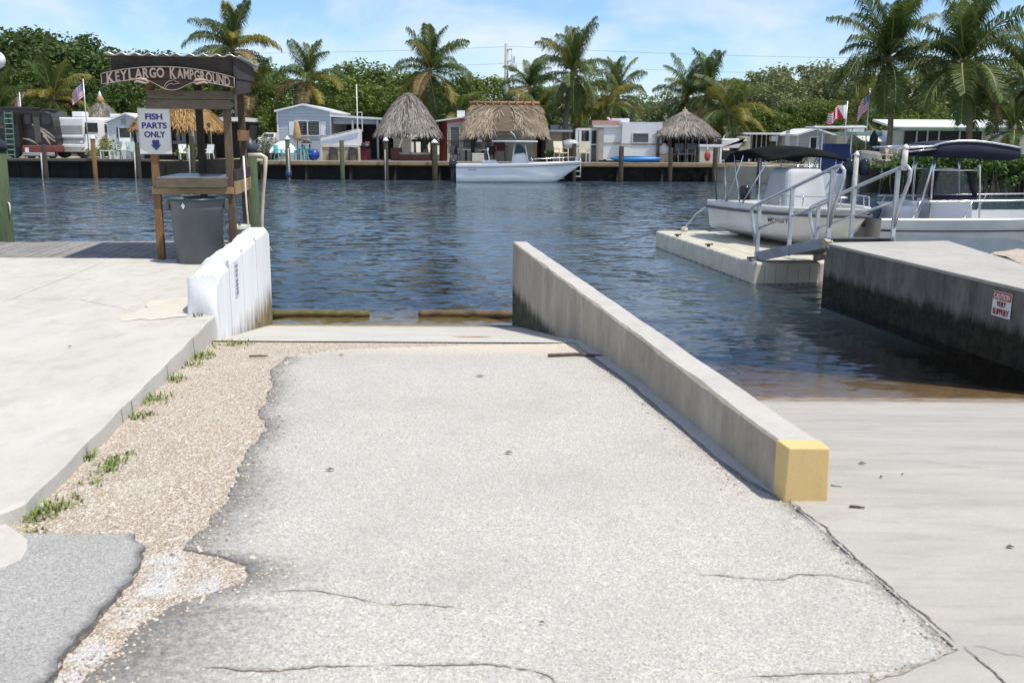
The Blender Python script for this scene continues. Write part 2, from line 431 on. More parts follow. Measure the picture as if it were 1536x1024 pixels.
for pix, wd, mt in ([(395, 886), (430, 884), (470, 885), (505, 890), (540, 898), (575, 906), (650, 908), (700, 915)], .009, CRACK), \
                   ([(300, 1000), (350, 1003), (420, 1005), (470, 1001), (520, 1001), (600, 1000), (680, 1001), (740, 999), (790, 1005), (820, 1013), (850, 1040)], .018, CRACK), \
                   ([(1000, 858), (1050, 862), (1100, 867), (1150, 869), (1175, 868), (1195, 862), (1245, 862), (1300, 873), (1318, 880)], .009, CRACK), \
                   ([(1110, 1017), (1170, 1016), (1240, 1010), (1290, 1004), (1340, 1001)], .009, CRACK), \
                   ([(690, 787), (760, 790), (830, 787)], .003, CRACK):
    seam('crack', pix, wd, mt, par=cr_par)
seam('crack', [(215, 822), (209, 850), (195, 870), (165, 905), (130, 945), (100, 975), (72, 1024), (40, 1080)], .02, CRACKD, -.001, par=cr_par, zf=lambda d: zA(d)-.004)

# ------------------------------------------------------------------ left walkway slab, apron, lip, ramp bottoms
mb = MB(); kd = [3.72, 3.76, 3.86]+list(np.arange(4.0, 12.8, .2))+[12.72]
vs = []; fs = []
def kerb_off(d): return -2.09+(.0 if d > 3.9 else -(3.9-d)**2*3)+.006*math.sin(d*9)+.004*math.sin(d*31)
NC = 24
for d in kd:
    for k in range(NC+1):
        o = lerp(-14, kerb_off(d)-.012, (k/NC)**.5); vs.append(L(o, d, zW(d)+.002*math.sin(d*3+o)))
    vs.append(L(kerb_off(d), d, zW(d)-.012)); vs.append(L(kerb_off(d)+.012, d, min(zA(d), .9)-.15))
n = NC+3
for j in range(len(kd)-1):
    for i in range(NC+2): fs.append((j*n+i, j*n+i+1, (j+1)*n+i+1, (j+1)*n+i))
# near end face
o2 = len(vs)
for k in range(NC+1): vs.append(L(lerp(-14, kerb_off(kd[0])-.012, (k/NC)**.5), kd[0]-.012, .78))
for i in range(NC): fs.append((o2+i, o2+i+1, i+1, i))
fs.append((o2+NC, NC+2, NC+1, NC))
mb.add(vs, fs)
walk = struct(mb.build('concrete_walkway', C_WALK))
wv = []
for v in walk.data.vertices:
    p = v.co; s = 0
    if (p-Vector((-3.35, 9.6, p.z))).length < 2.2: s = .25*max(0, 1-((p.x+3.25)**2/.25+(p.y-9.3)**2/1.2))
    wv.append(max(s, .0))
set_attr(walk, 'wear', wv)
# kerb joints
for d in (4.72, 5.42, 5.62, 6.6, 7.6):
    b_ = MB(); zt = zW(d)-.014; zb = zA(d)-.03
    b_.add([L(kerb_off(d)+.003, d-.004, zt), L(kerb_off(d)+.003, d+.004+.003*(d % 1), zt), L(kerb_off(d)+.012, d+.006, zb), L(kerb_off(d)+.012, d-.006, zb)], [(0, 1, 2, 3)])
    b_.build('joint', CRACK, walk)
# sandy silt lying on the walkway by the white wall
def blob_sheet(name, cpx, z, rx, ry, mat, seed, zf=None, n=40, kind='structure', rings=8):
    c = on(*cpx, z); rr = random.Random(seed); ph = [rr.uniform(0, 6.28) for _ in range(6)]
    mb = MB(); vs = [(c.x, c.y, z+.006)]; fs = []
    for j in range(1, rings+1):
        for k in range(n):
            a = 2*math.pi*k/n; q = 1+.16*math.sin(3*a+ph[0])+.10*math.sin(5*a+ph[1])+.07*math.sin(9*a+ph[2])+.05*math.sin(15*a+ph[3])
            t = j/rings; vs.append((c.x+rx*q*t*math.cos(a), c.y+ry*q*t*math.sin(a), z+.006-.004*(t**3)))
    for k in range(n): fs.append((0, 1+k, 1+(k+1) % n))
    for j in range(rings-1):
        for k in range(n): fs.append((1+j*n+k, 1+(j+1)*n+k, 1+(j+1)*n+(k+1) % n, 1+j*n+(k+1) % n))
    mb.add(vs, fs); return struct(mb.build(name, mat), kind)
SAND = pm('damp_sand', (.50, .45, .38), .95, col2=(.56, .52, .46), ns=4, bs=.4, bscale=60)
blob_sheet('sand_patch', (262, 462), .887, .36, .62, SAND, 4)
# expansion joints of the walkway
for pix in ([(0, 455), (60, 432), (110, 412), (160, 392)], [(0, 448), (120, 449), (200, 466), (260, 478), (322, 481)]):
    seam('joint', pix, .014, pm('pale_joint', (.50, .47, .43), .9, col2=(.34, .32, .29), ns=9), .005, zW, .885, walk, .3)
# broken corner slab at the far left
mb = MB(); pz = .885
poly = [on(x, y, pz) for x, y in ((-260, 775), (-60, 778), (8, 783), (24, 792), (42, 806), (43, 820), (33, 838), (10, 848), (-8, 852), (-80, 870), (-260, 900))]
mb.prism([(p.x, p.y, pz) for p in poly][::-1], (0, 0, -.08))
struct(mb.build('corner_slab', C_WALK, bevel=.012))

# right-hand concrete apron running down into the water
rows = [(d, right_off(d) if d < p2.y else (1.24 if d < 4.09 else 1.30), 7.2) for d in sorted(set([round(x, 2) for x in np.arange(.6, 14, .12)]+list(np.arange(14, 23.1, 1.0))+[p2.y-.002, p2.y+.002]))]
apron, info = rows_sheet('concrete_apron', rows, 30, C_APRON, lambda d: zR(d)+.003, .06)
set_attr(apron, 'wear', [.62*math.exp(-abs(d-8.75)/.5)+.08 for d, o, a, b in info])
seam('joint', [(1182, 748), (1250, 806), (1320, 866), (1380, 918), (1440, 968)], .014, CRACKD, .006, zA, .87, apron, .35)
seam('joint', [(1440, 968), (1475, 998), (1520, 1040), (1560, 1080)], .016, CRACKD, .007, zR, .87, apron, .2)
seam('joint', [(1440, 972), (1480, 975), (1510, 985), (1560, 992)], .008, CRACK, .007, zR, .87, apron, .4)
seam('joint', [(1438, 974), (1375, 1000), (1300, 1030)], .02, CRACK, .006, zA, .87, apron, .4)
seam('joint', [(1375, 690), (1450, 703), (1536, 727)], .005, CRACK, .006, lambda d: zR(d)+.004, .80, apron, .2)
# concrete lip of the left lane and its submerged part
rows = [(d, -2.2, 1.25) for d in list(np.arange(8.43, 14, .15))+list(np.arange(14, 29, 1.5))]
lip, info = rows_sheet('ramp_slab', rows, 30, C_LIP, lambda d: zA(d)+.004)
set_attr(lip, 'wear', [.28*math.exp(-abs(d-8.43)/.05) for d, o, a, b in info])
RUST = pm('rust_stain', (.42, .22, .10), .9, col2=(.54, .44, .34), ns=6)
c = on(708, 501, .55)
mb = MB(); mb.grid(lambda u, v: (c.x+.17*math.cos(6.283*u)*v*(1+.3*math.sin(u*19)), c.y-.05+.12*math.sin(6.283*u)*v, zA(c.y-.05+.12*math.sin(6.283*u)*v)+.008), 24, 4, False)
mb.build('rust_stain', RUST, lip)
# bed of the canal
BED = pm('canal_mud', (.03, .045, .045), .95, col2=(.04, .05, .045), ns=.4)
mb = MB(); mb.add([(-700, -200, -2.4), (700, -200, -2.4), (700, 1500, -2.4), (-700, 1500, -2.4)], [(0, 1, 2, 3)])
struct(mb.build('canal_bed', BED))

# water
def water_mat():
    m = bpy.data.materials.new('canal_water'); m.use_nodes = True; nt = m.node_tree
    nt.nodes.clear(); out = nt.nodes.new('ShaderNodeOutputMaterial')
    g = geo_co(nt)
    def slopes(scale, sx, sy, rot, ax, ay, detail=2.0):
        n = nt.nodes.new('ShaderNodeTexNoise'); n.inputs['Scale'].default_value = scale; n.inputs['Detail'].default_value = detail; n.inputs['Distortion'].default_value = .5
        nt.links.new(_map(nt, g, (sx, sy, 1), (0, 0, rot)), n.inputs['Vector'])
        s = nt.nodes.new('ShaderNodeVectorMath'); s.operation = 'SUBTRACT'; nt.links.new(n.outputs['Color'], s.inputs[0]); s.inputs[1].default_value = (.5, .5, .5)
        k = nt.nodes.new('ShaderNodeVectorMath'); k.operation = 'MULTIPLY'; nt.links.new(s.outputs[0], k.inputs[0]); k.inputs[1].default_value = (ax, ay, 0)
        return k.outputs[0]
    def vadd(a, b):
        k = nt.nodes.new('ShaderNodeVectorMath'); k.operation = 'ADD'; nt.links.new(a, k.inputs[0])
        if isinstance(b, tuple): k.inputs[1].default_value = b
        else: nt.links.new(b, k.inputs[1])
        return k.outputs[0]
    sl = vadd(slopes(2.3, .70, 1.6, .10, .80, .80), slopes(6.0, .8, 1.5, -.25, .80, .75, 3.0))
    h3 = _noise(nt, _map(nt, g, (.6, 1, 1)), .16, 3, .6)
    amp = _ramp(nt, h3, [(.38, .30), (.62, 1.05)])
    y = sep(nt, g)[1]; x = sep(nt, g)[0]
    mr = nt.nodes.new('ShaderNodeMapRange'); mr.inputs[1].default_value = 9; mr.inputs[2].default_value = 20; mr.inputs[3].default_value = .22; mr.inputs[4].default_value = 1.0
    nt.links.new(y, mr.inputs[0])
    sc = nt.nodes.new('ShaderNodeVectorMath'); sc.operation = 'SCALE'; nt.links.new(sl, sc.inputs[0]); nt.links.new(_math(nt, 'MULTIPLY', amp, mr.outputs[0]), sc.inputs['Scale'])
    nn = nt.nodes.new('ShaderNodeVectorMath'); nn.operation = 'NORMALIZE'; nt.links.new(vadd(sc.outputs[0], (0, 0, 1)), nn.inputs[0]); N = nn.outputs[0]
    # turbid water: the veil of suspended silt thickens with the depth over the two ramps
    off = _math(nt, 'ADD', x, _math(nt, 'MULTIPLY', _math(nt, 'SUBTRACT', y, 4.15), K))
    y0 = _math(nt, 'ADD', _math(nt, 'MULTIPLY', _math(nt, 'GREATER_THAN', off, 1.3), -3.65), 12.8)
    turb = _math(nt, 'MULTIPLY', _math(nt, 'MULTIPLY', _math(nt, 'SUBTRACT', y, _math(nt, 'ADD', y0, 1.9)), .10, True), .6)
    tr = nt.nodes.new('ShaderNodeBsdfTransparent'); tr.inputs[0].default_value = (.92, .94, .92, 1)
    df = nt.nodes.new('ShaderNodeBsdfDiffuse'); df.inputs[0].default_value = (.09, .15, .21, 1)
    body = nt.nodes.new('ShaderNodeMixShader'); nt.links.new(turb, body.inputs[0]); nt.links.new(tr.outputs[0], body.inputs[1]); nt.links.new(df.outputs[0], body.inputs[2])
    gl = nt.nodes.new('ShaderNodeBsdfGlossy'); gl.inputs['Roughness'].default_value = .10; gl.inputs[0].default_value = (1, 1, 1, 1); nt.links.new(N, gl.inputs['Normal'])
    fr = nt.nodes.new('ShaderNodeFresnel'); fr.inputs[0].default_value = 1.33; nt.links.new(N, fr.inputs['Normal'])
    mx = nt.nodes.new('ShaderNodeMixShader'); nt.links.new(fr.outputs[0], mx.inputs[0])
    nt.links.new(body.outputs[0], mx.inputs[1]); nt.links.new(gl.outputs[0], mx.inputs[2])
    nt.links.new(mx.outputs[0], out.inputs[0])
    va = nt.nodes.new('ShaderNodeVolumeAbsorption'); va.inputs[0].default_value = (.60, .57, .42, 1); va.inputs[1].default_value = .35
    nt.links.new(va.outputs[0], out.inputs[1]); return m
mb = MB(); mb.hexa([(-700, 5, -4), (700, 5, -4), (700, 64, -4), (-700, 64, -4), (-700, 5, 0), (700, 5, 0), (700, 64, 0), (-700, 64, 0)])
struct(mb.build('canal_water', water_mat()))

# ------------------------------------------------------------------ kerb wall between the lanes
t = thing('kerb_wall', 'long low grey concrete wall with a yellow painted end between the two ramps', 'wall', L(1.29, 4.05, .8))
def rel(t, p): return Vector(p)-t.location
mb = MB()
ks = [4.22]+list(np.arange(4.4, 12.9, .17))+[12.92]; krr = random.Random(12)
vs = []; fs = []
for d in ks:
    w_ = .004*math.sin(d*5)+krr.uniform(-.002, .002); c_ = krr.uniform(0, .012)*(krr.random() < .4)
    for o, z in ((1.19+w_, -2.3), (1.19+w_, 1.108-c_), (1.203+w_+c_, 1.12), (1.372+w_, 1.12), (1.385+w_, 1.108), (1.385+w_, -2.3)):
        zz = z if z > 0 else min(zA(d), zR(d))-.3
        vs.append(rel(t, L(o+.028*(12.92-d)/8.8, d, zz)))
for j in range(len(ks)-1):
    for i in range(5): fs.append((j*6+i, (j+1)*6+i, (j+1)*6+i+1, j*6+i+1))
fs.append((0, 1, 2, 3, 4, 5)); fs.append(tuple((len(ks)-1)*6+i for i in range(6))[::-1])
ft = MB(); fd = [4.2]+list(np.arange(4.4, 9.2, .2)); fv = []
for d in fd:
    e = .006*math.sin(d*13)+.004*math.sin(d*31)
    k_ = min(1, max(0, (d-4.2)/.5)); e = e*k_
    for o, z in ((lerp(1.188, 1.125, k_)+e, -.05), (lerp(1.19, 1.13, k_)+e, .010*k_), (1.192, .018*k_)): fv.append(rel(t, L(o+.028*(12.92-d)/8.8, d, zA(d)+z)))
ft.add(fv, [(i*3+j, (i+1)*3+j, (i+1)*3+j+1, i*3+j+1) for i in range(len(fd)-1) for j in range(2)]); ft.build('footing', C_KTOP, t)
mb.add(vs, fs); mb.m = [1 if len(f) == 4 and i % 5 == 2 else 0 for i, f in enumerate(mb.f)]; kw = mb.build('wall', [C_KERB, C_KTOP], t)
YEL = concrete_mat('yellow_paint', (.65, .475, .215), (.55, .40, .18), (1, 1, .6), .4, None, 2.0, .12)
_n = YEL.node_tree; _b = _n.nodes['Principled BSDF']; _l = _b.inputs['Base Color'].links[0].from_socket
_ch = _ramp(_n, _noise(_n, geo_co(_n), 16, 8, .75), [(.655, 0.0), (.675, 1.0)]); _n.links.new(_mix(_n, _ch, _l, (.45, .42, .37)), _b.inputs['Base Color'])
for _x in _n.nodes:
    if _x.type == 'BUMP': _x.inputs['Strength'].default_value = .12
mb = MB()
for d0, d1 in ((4.10, 4.22),):
    e = .003
    P = [(1.19-e, d0, .80), (1.385+e, d0, .80), (1.385+e, d1, .80), (1.19-e, d1, .80), (1.196, d0+.004, 1.12), (1.381, d0+.004, 1.12), (1.385+e, d1, 1.123), (1.19-e, d1, 1.123)]
    mb.hexa([rel(t, L(p[0]+.028, p[1], p[2])) for p in P])
mb.build('painted_end', YEL, t, bevel=.007, seg=2)

# ------------------------------------------------------------------ white block wall on the left
t = thing('block_wall', 'thick white painted block wall stepping along the water beside the walkway', 'wall', L(-2.17, 8.6, .6))
mb = MB()
segs = [(8.62, 9.28, 1.255), (9.28, 10.2, 1.305), (10.2, 11.35, 1.30), (11.35, 12.72, 1.325)]
for i, (d0, d1, zt) in enumerate(segs):
    x0, x1 = -2.31, -2.045+.006*(i % 2)
    nn = 8
    def fn(u, v, d0=d0, d1=d1, zt=zt, x0=x0, x1=x1, i=i):
        d = lerp(d0+.002, d1-.002, u); e = .014*math.sin(d*9)+.007*math.sin(d*23)
        if i == 3: zt = zt-(.0 if d < d1-.2 else (d-d1+.2)**2*1.3)
        prof = [(x0, -1.2), (x0, zt-.05), (x0+.05, zt+e*.3), (x1-.04, zt+e*.3), (x1+e*.2, zt-.05), (x1+e*.25, .75), (x1, .3), (x1, -1.2)]
        k = min(int(round(v*7)), 7); o, z = prof[k]
        if i == 0 and d < d0+.16: # knocked-off rounded near end
            q = (d0+.16-d)/.16; z = z-(.05*q*q if z > 1.1 else 0); o = o+(.03*q*q if o < -2.2 else 0)
        return rel(t, L(o, d, z))
    mb.grid(fn, nn, 7, False)
    for d, fl in ((d0+.002, 0), (d1-.002, 1)):
        vs = [fn(fl, k/7) for k in range(8)]
        mb.add(vs, [tuple(range(8)) if not fl else tuple(range(8))[::-1]])
# rough bulging render on the near end
mb.grid(lambda u, v: rel(t, L(-2.19+(.135*math.cos(math.pi*u)*-1)*(1-.05*math.sin(v*9+u*3)), 8.63-.045*math.sin(math.pi*u)**.5*(1+.35*math.sin(v*7+u*5))*(.4+.6*math.sin(math.pi*min(max(v, .02), .97))), lerp(.55, 1.235, v)-.02*math.sin(u*7))), 14, 12, True)
mb.build('wall', C_WHITE, t)
mb = MB()
for d in (9.28, 10.2, 11.35): mb.box(rel(t, L(-2.05, d, .8)), (.022, .008, 1.0), .136)
mb.build('joint_groove', pm('groove_grey', (.45, .46, .48), .9), t)
pl = thing('plaque', 'small faded plaque on the white block wall', 'plaque', L(-2.036, 9.70, 1.06), .136)
mb = MB(); mb.box((0, 0, 0), (.008, .19, .36)); mb.build('plate', pm('plaque_white', (.62, .62, .70), .5, col2=(.52, .50, .60), ns=12), pl, bevel=.002)
mb = MB()
for i, z in enumerate((.13, .085, .04, -.02, -.06, -.10, -.14)): mb.box((.006, .0, z), (.003, .15-.02*(i % 3), .022))
mb.build('faded_print', pm('plaque_print', (.25, .21, .30), .6), pl)

# ------------------------------------------------------------------ right-hand pier
t = thing('concrete_pier', 'wide stained concrete pier with pale top along the right ramp', 'pier', Vector((6, 12, .8)))
mb = MB(); A = Vector((4.92, 15.2, 0)); B = Vector((6.50, 3.6, 0)); Cc = Vector((7.75, 3.6, 0)); E = Vector((6.66, 12.5, 0)); D = Vector((7.02, 15.6, 0))
def ringp(z, i=0): return [rel(t, Vector((p.x, p.y, z))) for p in (A, B, Cc, E, D)]
lowp = ringp(-2.6); mb.prism(lowp, (0, 0, 3.45))
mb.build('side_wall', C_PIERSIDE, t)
mb = MB()
mb.prism([rel(t, Vector(p)) for p in ((A.x-.015, A.y+.01, .852), (B.x-.015, B.y, .852), (Cc.x, Cc.y, .852), (E.x+.01, E.y, .852), (D.x+.01, D.y+.01, .852))], (0, 0, .048)); mb.build('top_slab', C_PIER, t, bevel=.012)
# spalled corner with exposed aggregate
AGG = pm('spalled_aggregate', (.42, .30, .17), .95, col2=(.62, .56, .48), ns=14, bs=.8, bscale=40)
mb = MB(); rr = random.Random(5)
for i in range(26):
    q = Vector((A.x+rr.uniform(-.035, .09), A.y-rr.uniform(-.02, .12)-.0, rr.uniform(.70, .93)))
    s_ = rr.uniform(.018, .05); mb.box(rel(t, q), (s_*1.4, s_*1.2, s_), rot=(rr.random()*3, rr.random()*3, rr.random()*3))
mb.build('broken_corner', AGG, t, bevel=.006)
# caution sign fixed to its left face
nd = (B-A).normalized(); nl = Vector((-nd.y, nd.x, 0)); nl = nl if nl.x < 0 else -nl
ps = at(1502, 453, 10.75); k = (ps-A).dot(nd); sp_ = A+nd*k+nl*.012
ang = math.atan2(nd.y, nd.x)
s_ = thing('caution_sign', 'red and white CAUTION VERY SLIPPERY sign on the side of the pier', 'sign', (sp_.x, sp_.y, .665), ang)
SW, SH = .335, .285
WHT = pm('sign_white', (.78, .78, .76), .45, col2=(.70, .70, .68), ns=5)
RED = pm('sign_red', (.50, .025, .03), .45); DRED = pm('letter_dark_red', (.30, .02, .035), .5)
mb = MB(); mb.box((0, 0, 0), (SW, .006, SH)); mb.build('plate', WHT, s_, bevel=.002)
mb = MB(); mb.box((0, -.0045, .093), (SW-.012, .003, .088)); mb.build('header', RED, s_)
lettering('CAUTION', s_, (0, -.008, .092), .08, WHT, width=.285, bold=.001, height=.062)
lettering('VERY', s_, (0, -.006, .005), .08, DRED, width=.165, bold=.001, height=.06)
lettering('SLIPPERY', s_, (0, -.006, -.085), .08, DRED, width=.285, bold=.001, height=.07)
# gravel lot to the right of the pier
mb = MB()
def lot(u, v):
    y = lerp(-30, 19, v); xl = pw([-30, 3.6, 12.4, 14.4, 15.2, 17, 19], [8.6, 7.65, 6.60, 7.05, 8.2, 11.0, 14], y)
    z = pw([-30, 13.5, 15.2, 19], [.86, .88, .80, -.6], y)+.02*math.sin(y*3+u*60)
    return (lerp(xl, 60, u**2.2), y, z+.025)
mb.grid(lot, 40, 60, True); lotm = mb.build('gravel_lot', GRAVEL); struct(lotm); set_attr(lotm, 'lime', [.25]*len(lotm.data.vertices))

# ------------------------------------------------------------------ logs lying across the foot of the ramp
MOSS = pm('mossy_log', (.075, .08, .02), .9, col2=(.15, .12, .05), ns=7, bs=.7, bscale=25)
MOSS2 = pm('bare_log', (.17, .115, .065), .9, col2=(.08, .06, .035), ns=6, bs=.7, bscale=25)
for (xa, xb, mt, lab) in ((404, 554, MOSS, 'mossy green log floating at the ramp foot by the white wall'), (628, 772, MOSS2, 'brown log floating at the ramp foot against the kerb wall')):
    a, b = on(xa, 473.5, .0), on(xb, 473.5, 0.0); b.y = a.y+.03
    mb = MB(); n = 14; rr = random.Random(xa)
    mb.tube([a.lerp(b, i/n)+Vector((0, rr.uniform(-.01, .01), .035+rr.uniform(-.008, .008))) for i in range(n+1)], [.05+rr.uniform(-.007, .007) for _ in range(n+1)], 12)
    o = mb.build('log', mt); tag(o, lab, 'log')

# ------------------------------------------------------------------ weeds along the kerb
GRASS = [pm('grass_green', (.12, .20, .04), .7, col2=(.22, .26, .07), ns=8), pm('grass_dry', (.30, .24, .10), .8, col2=(.2, .22, .07), ns=8)]
def tuft(px, py, z, r, n, h, lab, seed, group=None, flat=.5):
    rr = random.Random(seed); c = on(px, py, z); mb = MB()
    for i in range(int(n*.55)):
        a = rr.uniform(0, 6.28); q = rr.random()**.8*r*1.35; x, y = q*math.cos(a)*1.0, q*math.sin(a)*1.3
        b = rr.uniform(0, 6.28); ln = h*rr.uniform(.5, 1.2); wd = rr.uniform(.003, .006); lean = rr.uniform(.3, 1.3)*ln
        dx, dy = math.cos(b), math.sin(b); px_, py_ = -dy*wd, dx*wd
        mb.mi = 1 if rr.random() < .22 else 0
        z0 = -.005
        mb.add([(x-px_, y-py_, z0), (x+px_, y+py_, z0), (x+dx*lean*.5+px_*.8, y+dy*lean*.5+py_*.8, ln*.6), (x+dx*lean*.5-px_*.8, y+dy*lean*.5-py_*.8, ln*.6), (x+dx*lean, y+dy*lean, ln*.75)], [(0, 1, 2, 3), (3, 2, 4)])
    o = mb.build('grass_tuft', GRASS); o.location = (c.x, c.y, zA(c.y)-.018); return tag(o, lab, 'weed', group)
G = 'weeds along the walkway edge'
for i, (px, py, z, r, n, h, lab) in enumerate((
    (345, 519, .68, .16, 260, .05, 'green weeds at the corner of walkway and ramp slab'),
    (297, 541, .70, .10, 220, .07, 'bright grass tuft below the far end of the kerb'),
    (285, 556, .71, .07, 110, .05, 'small grass tuft just before the far bright one'),
    (262, 580, .74, .08, 120, .06, 'thin dry weeds along the middle of the kerb'),
    (228, 612, .76, .10, 200, .06, 'grass strip in gravel at the middle of the kerb'),
    (212, 634, .78, .07, 140, .05, 'short grass tuft between the kerb strip and two sprigs'),
    (130, 690, .84, .025, 60, .07, 'lone upright grass sprig against the kerb'),
    (168, 695, .84, .06, 120, .055, 'leafy weed tuft a little out from the kerb'),
    (158, 708, .84, .05, 90, .05, 'flat weed just below the leafy weed tuft'),
    (197, 683, .83, .03, 30, .04, 'tiny weed alone in the gravel'),
    (140, 725, .85, .05, 50, .04, 'sparse weed sprigs halfway to the kerb end'),
    (100, 755, .86, .06, 110, .05, 'weed tuft with brown leaves near the kerb end'),
    (62, 770, .87, .06, 150, .07, 'thick grass clump at the near end of the kerb'),
    (46, 798, .87, .05, 120, .035, 'low weeds between the broken slab and the gravel'),
    (597, 907, .87, .03, 60, .025, 'tiny weed growing in the asphalt crack'),
    (232, 480, .88, .03, 30, .05, 'small weed at the foot of the white wall'))):
    o = tuft(px, py, z, r, n, h, lab, 100+i, G if i < 14 else None)
    if i == 15:
        c = on(297, 474, .885); o.location = (c.x, c.y, .885)
# litter: twigs and leaves
TW = pm('dead_twig', (.075, .055, .045), .9, col2=(.16, .12, .09), ns=20)
def twig(pix, r, lab, z=.87, zf=zA, cat='twig', up=.004):
    P = [on(x, y, z) for x, y in pix]
    mb = MB(); mb.tube([Vector((p.x, p.y, zf(p.y)+r+up)) for p in P], [r]*(len(P)-1)+[r*.5], 5)
    return tag(mb.build('twig' if cat == 'twig' else 'dead_leaf', TW), lab, cat)
twig([(822, 543), (845, 541.5), (862, 540.5), (880, 542), (903, 543.5)], .014, 'long dark stick lying on the asphalt near the wall', .69)
twig([(1274, 762), (1285, 762.5), (1297, 764)], .006, 'short dark twig on the concrete beyond the yellow end', .87, zR)
twig([(1246, 728), (1263, 731)], .003, 'thin twig touching the yellow wall end', .86, zR)
twig([(374, 543), (390, 542), (403, 543)], .009, 'twig on the gravel near the asphalt corner', .70)
def leaf(px, py, ln, lab, z=.87, zf=zA, a=0.0):
    c = on(px, py, z); mb = MB(); dx, dy = math.cos(a)*ln/2, math.sin(a)*ln/2; wx, wy = -dy*.45, dx*.45
    mb.add([(-dx, -dy, 0.002), (wx, wy, .010), (dx, dy, .004), (-wx, -wy, .006), (0, 0, .012)], [(0, 3, 4), (3, 2, 4), (2, 1, 4), (1, 0, 4)])
    o = mb.build('dead_leaf', TW); o.location = (c.x, c.y, zf(c.y)+.006); return tag(o, lab, 'leaf')
leaf(763, 683, .05, 'dark fallen leaf on the middle of the asphalt', .84)
leaf(495, 708, .05, 'dark fallen leaf on the left half of the asphalt', .85)
leaf(813, 937, .022, 'small dark leaf bit in the asphalt foreground', .87)
leaf(1294, 685, .05, 'dark leaf on the concrete right of the yellow end', .85, zR)
leaf(1515, 823, .04, 'dark leaf on the concrete at the right edge', .87, zR)
leaf(1322, 714, .028, 'curled leaf on the concrete behind the short twig', .85, zR, .6)
leaf(1354, 709, .02, 'black speck of a leaf on the open concrete', .85, zR, .3)
leaf(105, 521, .04, 'small dark leaf on the pale walkway', .9, zW)
leaf(512, 541, .06, 'thin brown leaf near the top of the asphalt', .69)
leaf(720, 579, .07, 'long pale-brown leaf in the upper middle of the lane', .72)
leaf(880, 518, .09, 'brown leaf by the corner of the ramp slab and wall', .68)

# loose stones shed over the gravel strip and along the crumbling asphalt edge
mb = MB(); rr = random.Random(41)
for i in range(5200):
    d = 2.4+6.0*rr.random()**1.6; a = pw(eld, elo, d)
    o = rr.uniform(-2.07, a+.02) if rr.random() < .55 else a+rr.gauss(.0, .06)
    if rr.random() < .10: o = 1.12-abs(rr.gauss(0, .05)) if d > 4.2 else right_off(d)-abs(rr.gauss(0, .04))
    if d < ptop and o < pw([e[0] for e in PE], [e[1] for e in PE], d)+.01: continue
    s_ = rr.uniform(.002, .008)*(1 if rr.random() < .93 else 1.6); p = L(o, d, zA(d)-(.008 if o < a else -.001))
    mb.mi = rr.randrange(3); q = [Vector((rr.uniform(.7, 1.3)*x*s_, rr.uniform(.7, 1.3)*y*s_, z*s_*.8)) for x, y, z in ((1, 0, .1), (0, 1, .0), (-1, 0, .1), (0, -1, 0), (0, 0, 1.0))]
    m_ = Matrix.Rotation(rr.uniform(0, 6.28), 3, 'Z'); mb.add([m_ @ v+p for v in q], [(0, 1, 4), (1, 2, 4), (2, 3, 4), (3, 0, 4)])
struct(mb.build('loose_stones', [pm('stone_pale', (.62, .57, .49), .9), pm('stone_tan', (.46, .38, .29), .9), pm('stone_dark', (.24, .21, .18), .9)]), 'stuff')
# ------------------------------------------------------------------ shared materials
def wood(name, a, b, rough=.85, sx=(1, 1, 1), ns=3):
    """weathered timber: grain stretched along one axis"""
    if name in MATS: return MATS[name]
    m, nt, bs = new_mat(name); co = _map(nt, obj_co(nt), sx)
    bs.inputs['Roughness'].default_value = rough; bs.inputs['Specular IOR Level'].default_value = .2
    g = _noise(nt, co, ns*4, 6, .65, .6); g2 = _noise(nt, obj_co(nt), 2.0, 4, .6)
    c = _mix(nt, _ramp(nt, g, [(.35, 0.0), (.68, 1.0)]), a, b)
    c = _mix(nt, _ramp(nt, g2, [(.45, 0.0), (.75, .55)]), c, tuple(x*.5 for x in b))
    nt.links.new(c, bs.inputs['Base Color']); nt.links.new(_bump(nt, g, .5, .008), bs.inputs['Normal'])
    MATS[name] = m; return m
W_POST = wood('treated_post', (.29, .165, .075), (.16, .095, .05), sx=(6, 6, .5))
W_DARK = wood('dark_weathered_board', (.085, .07, .06), (.04, .033, .03), sx=(.5, 6, 6))
W_DARKY = wood('dark_side_board', (.075, .065, .06), (.035, .03, .028), sx=(6, .5, 6))
W_GREY = wood('grey_weathered_board', (.20, .165, .125), (.11, .088, .066), sx=(.5, 6, 6))
W_RAIL = wood('table_rail', (.40, .29, .15), (.25, .17, .09), sx=(.6, 5, 5))
W_OLDPOST = wood('old_grey_post', (.17, .125, .085), (.085, .06, .045), sx=(6, 6, .5))
W_DECK = wood('deck_plank', (.30, .285, .265), (.19, .18, .17), sx=(6, .5, 6))
W_GREEN = wood('green_treated_piling', (.085, .12, .065), (.05, .068, .04), sx=(6, 6, .5))
W_PILE = wood('old_piling', (.055, .045, .036), (.028, .024, .02), sx=(6, 6, .5))
W_FASCIA = wood('dock_fascia', (.36, .26, .15), (.22, .155, .09), sx=(.5, 6, 6))
PVC = pm('white_pvc', (.72, .72, .69), .35, col2=(.58, .56, .50), ns=6)
ALU = pm('brushed_aluminium', (.60, .62, .64), .38, .65, col2=(.46, .48, .50), ns=5)
ALU2 = pm('dull_aluminium_channel', (.32, .34, .36), .5, .6, col2=(.22, .24, .26), ns=4)
STEEL = pm('polished_tube', (.75, .76, .78), .2, .95)
BLACK = pm('black_plastic', (.015, .015, .017), .45)
GLASS_D = pm('dark_window_glass', (.02, .025, .03), .08, col2=(.035, .04, .045), ns=.7)
W_PAINT = pm('white_house_paint', (.76, .77, .78), .6, col2=(.66, .67, .69), ns=2)
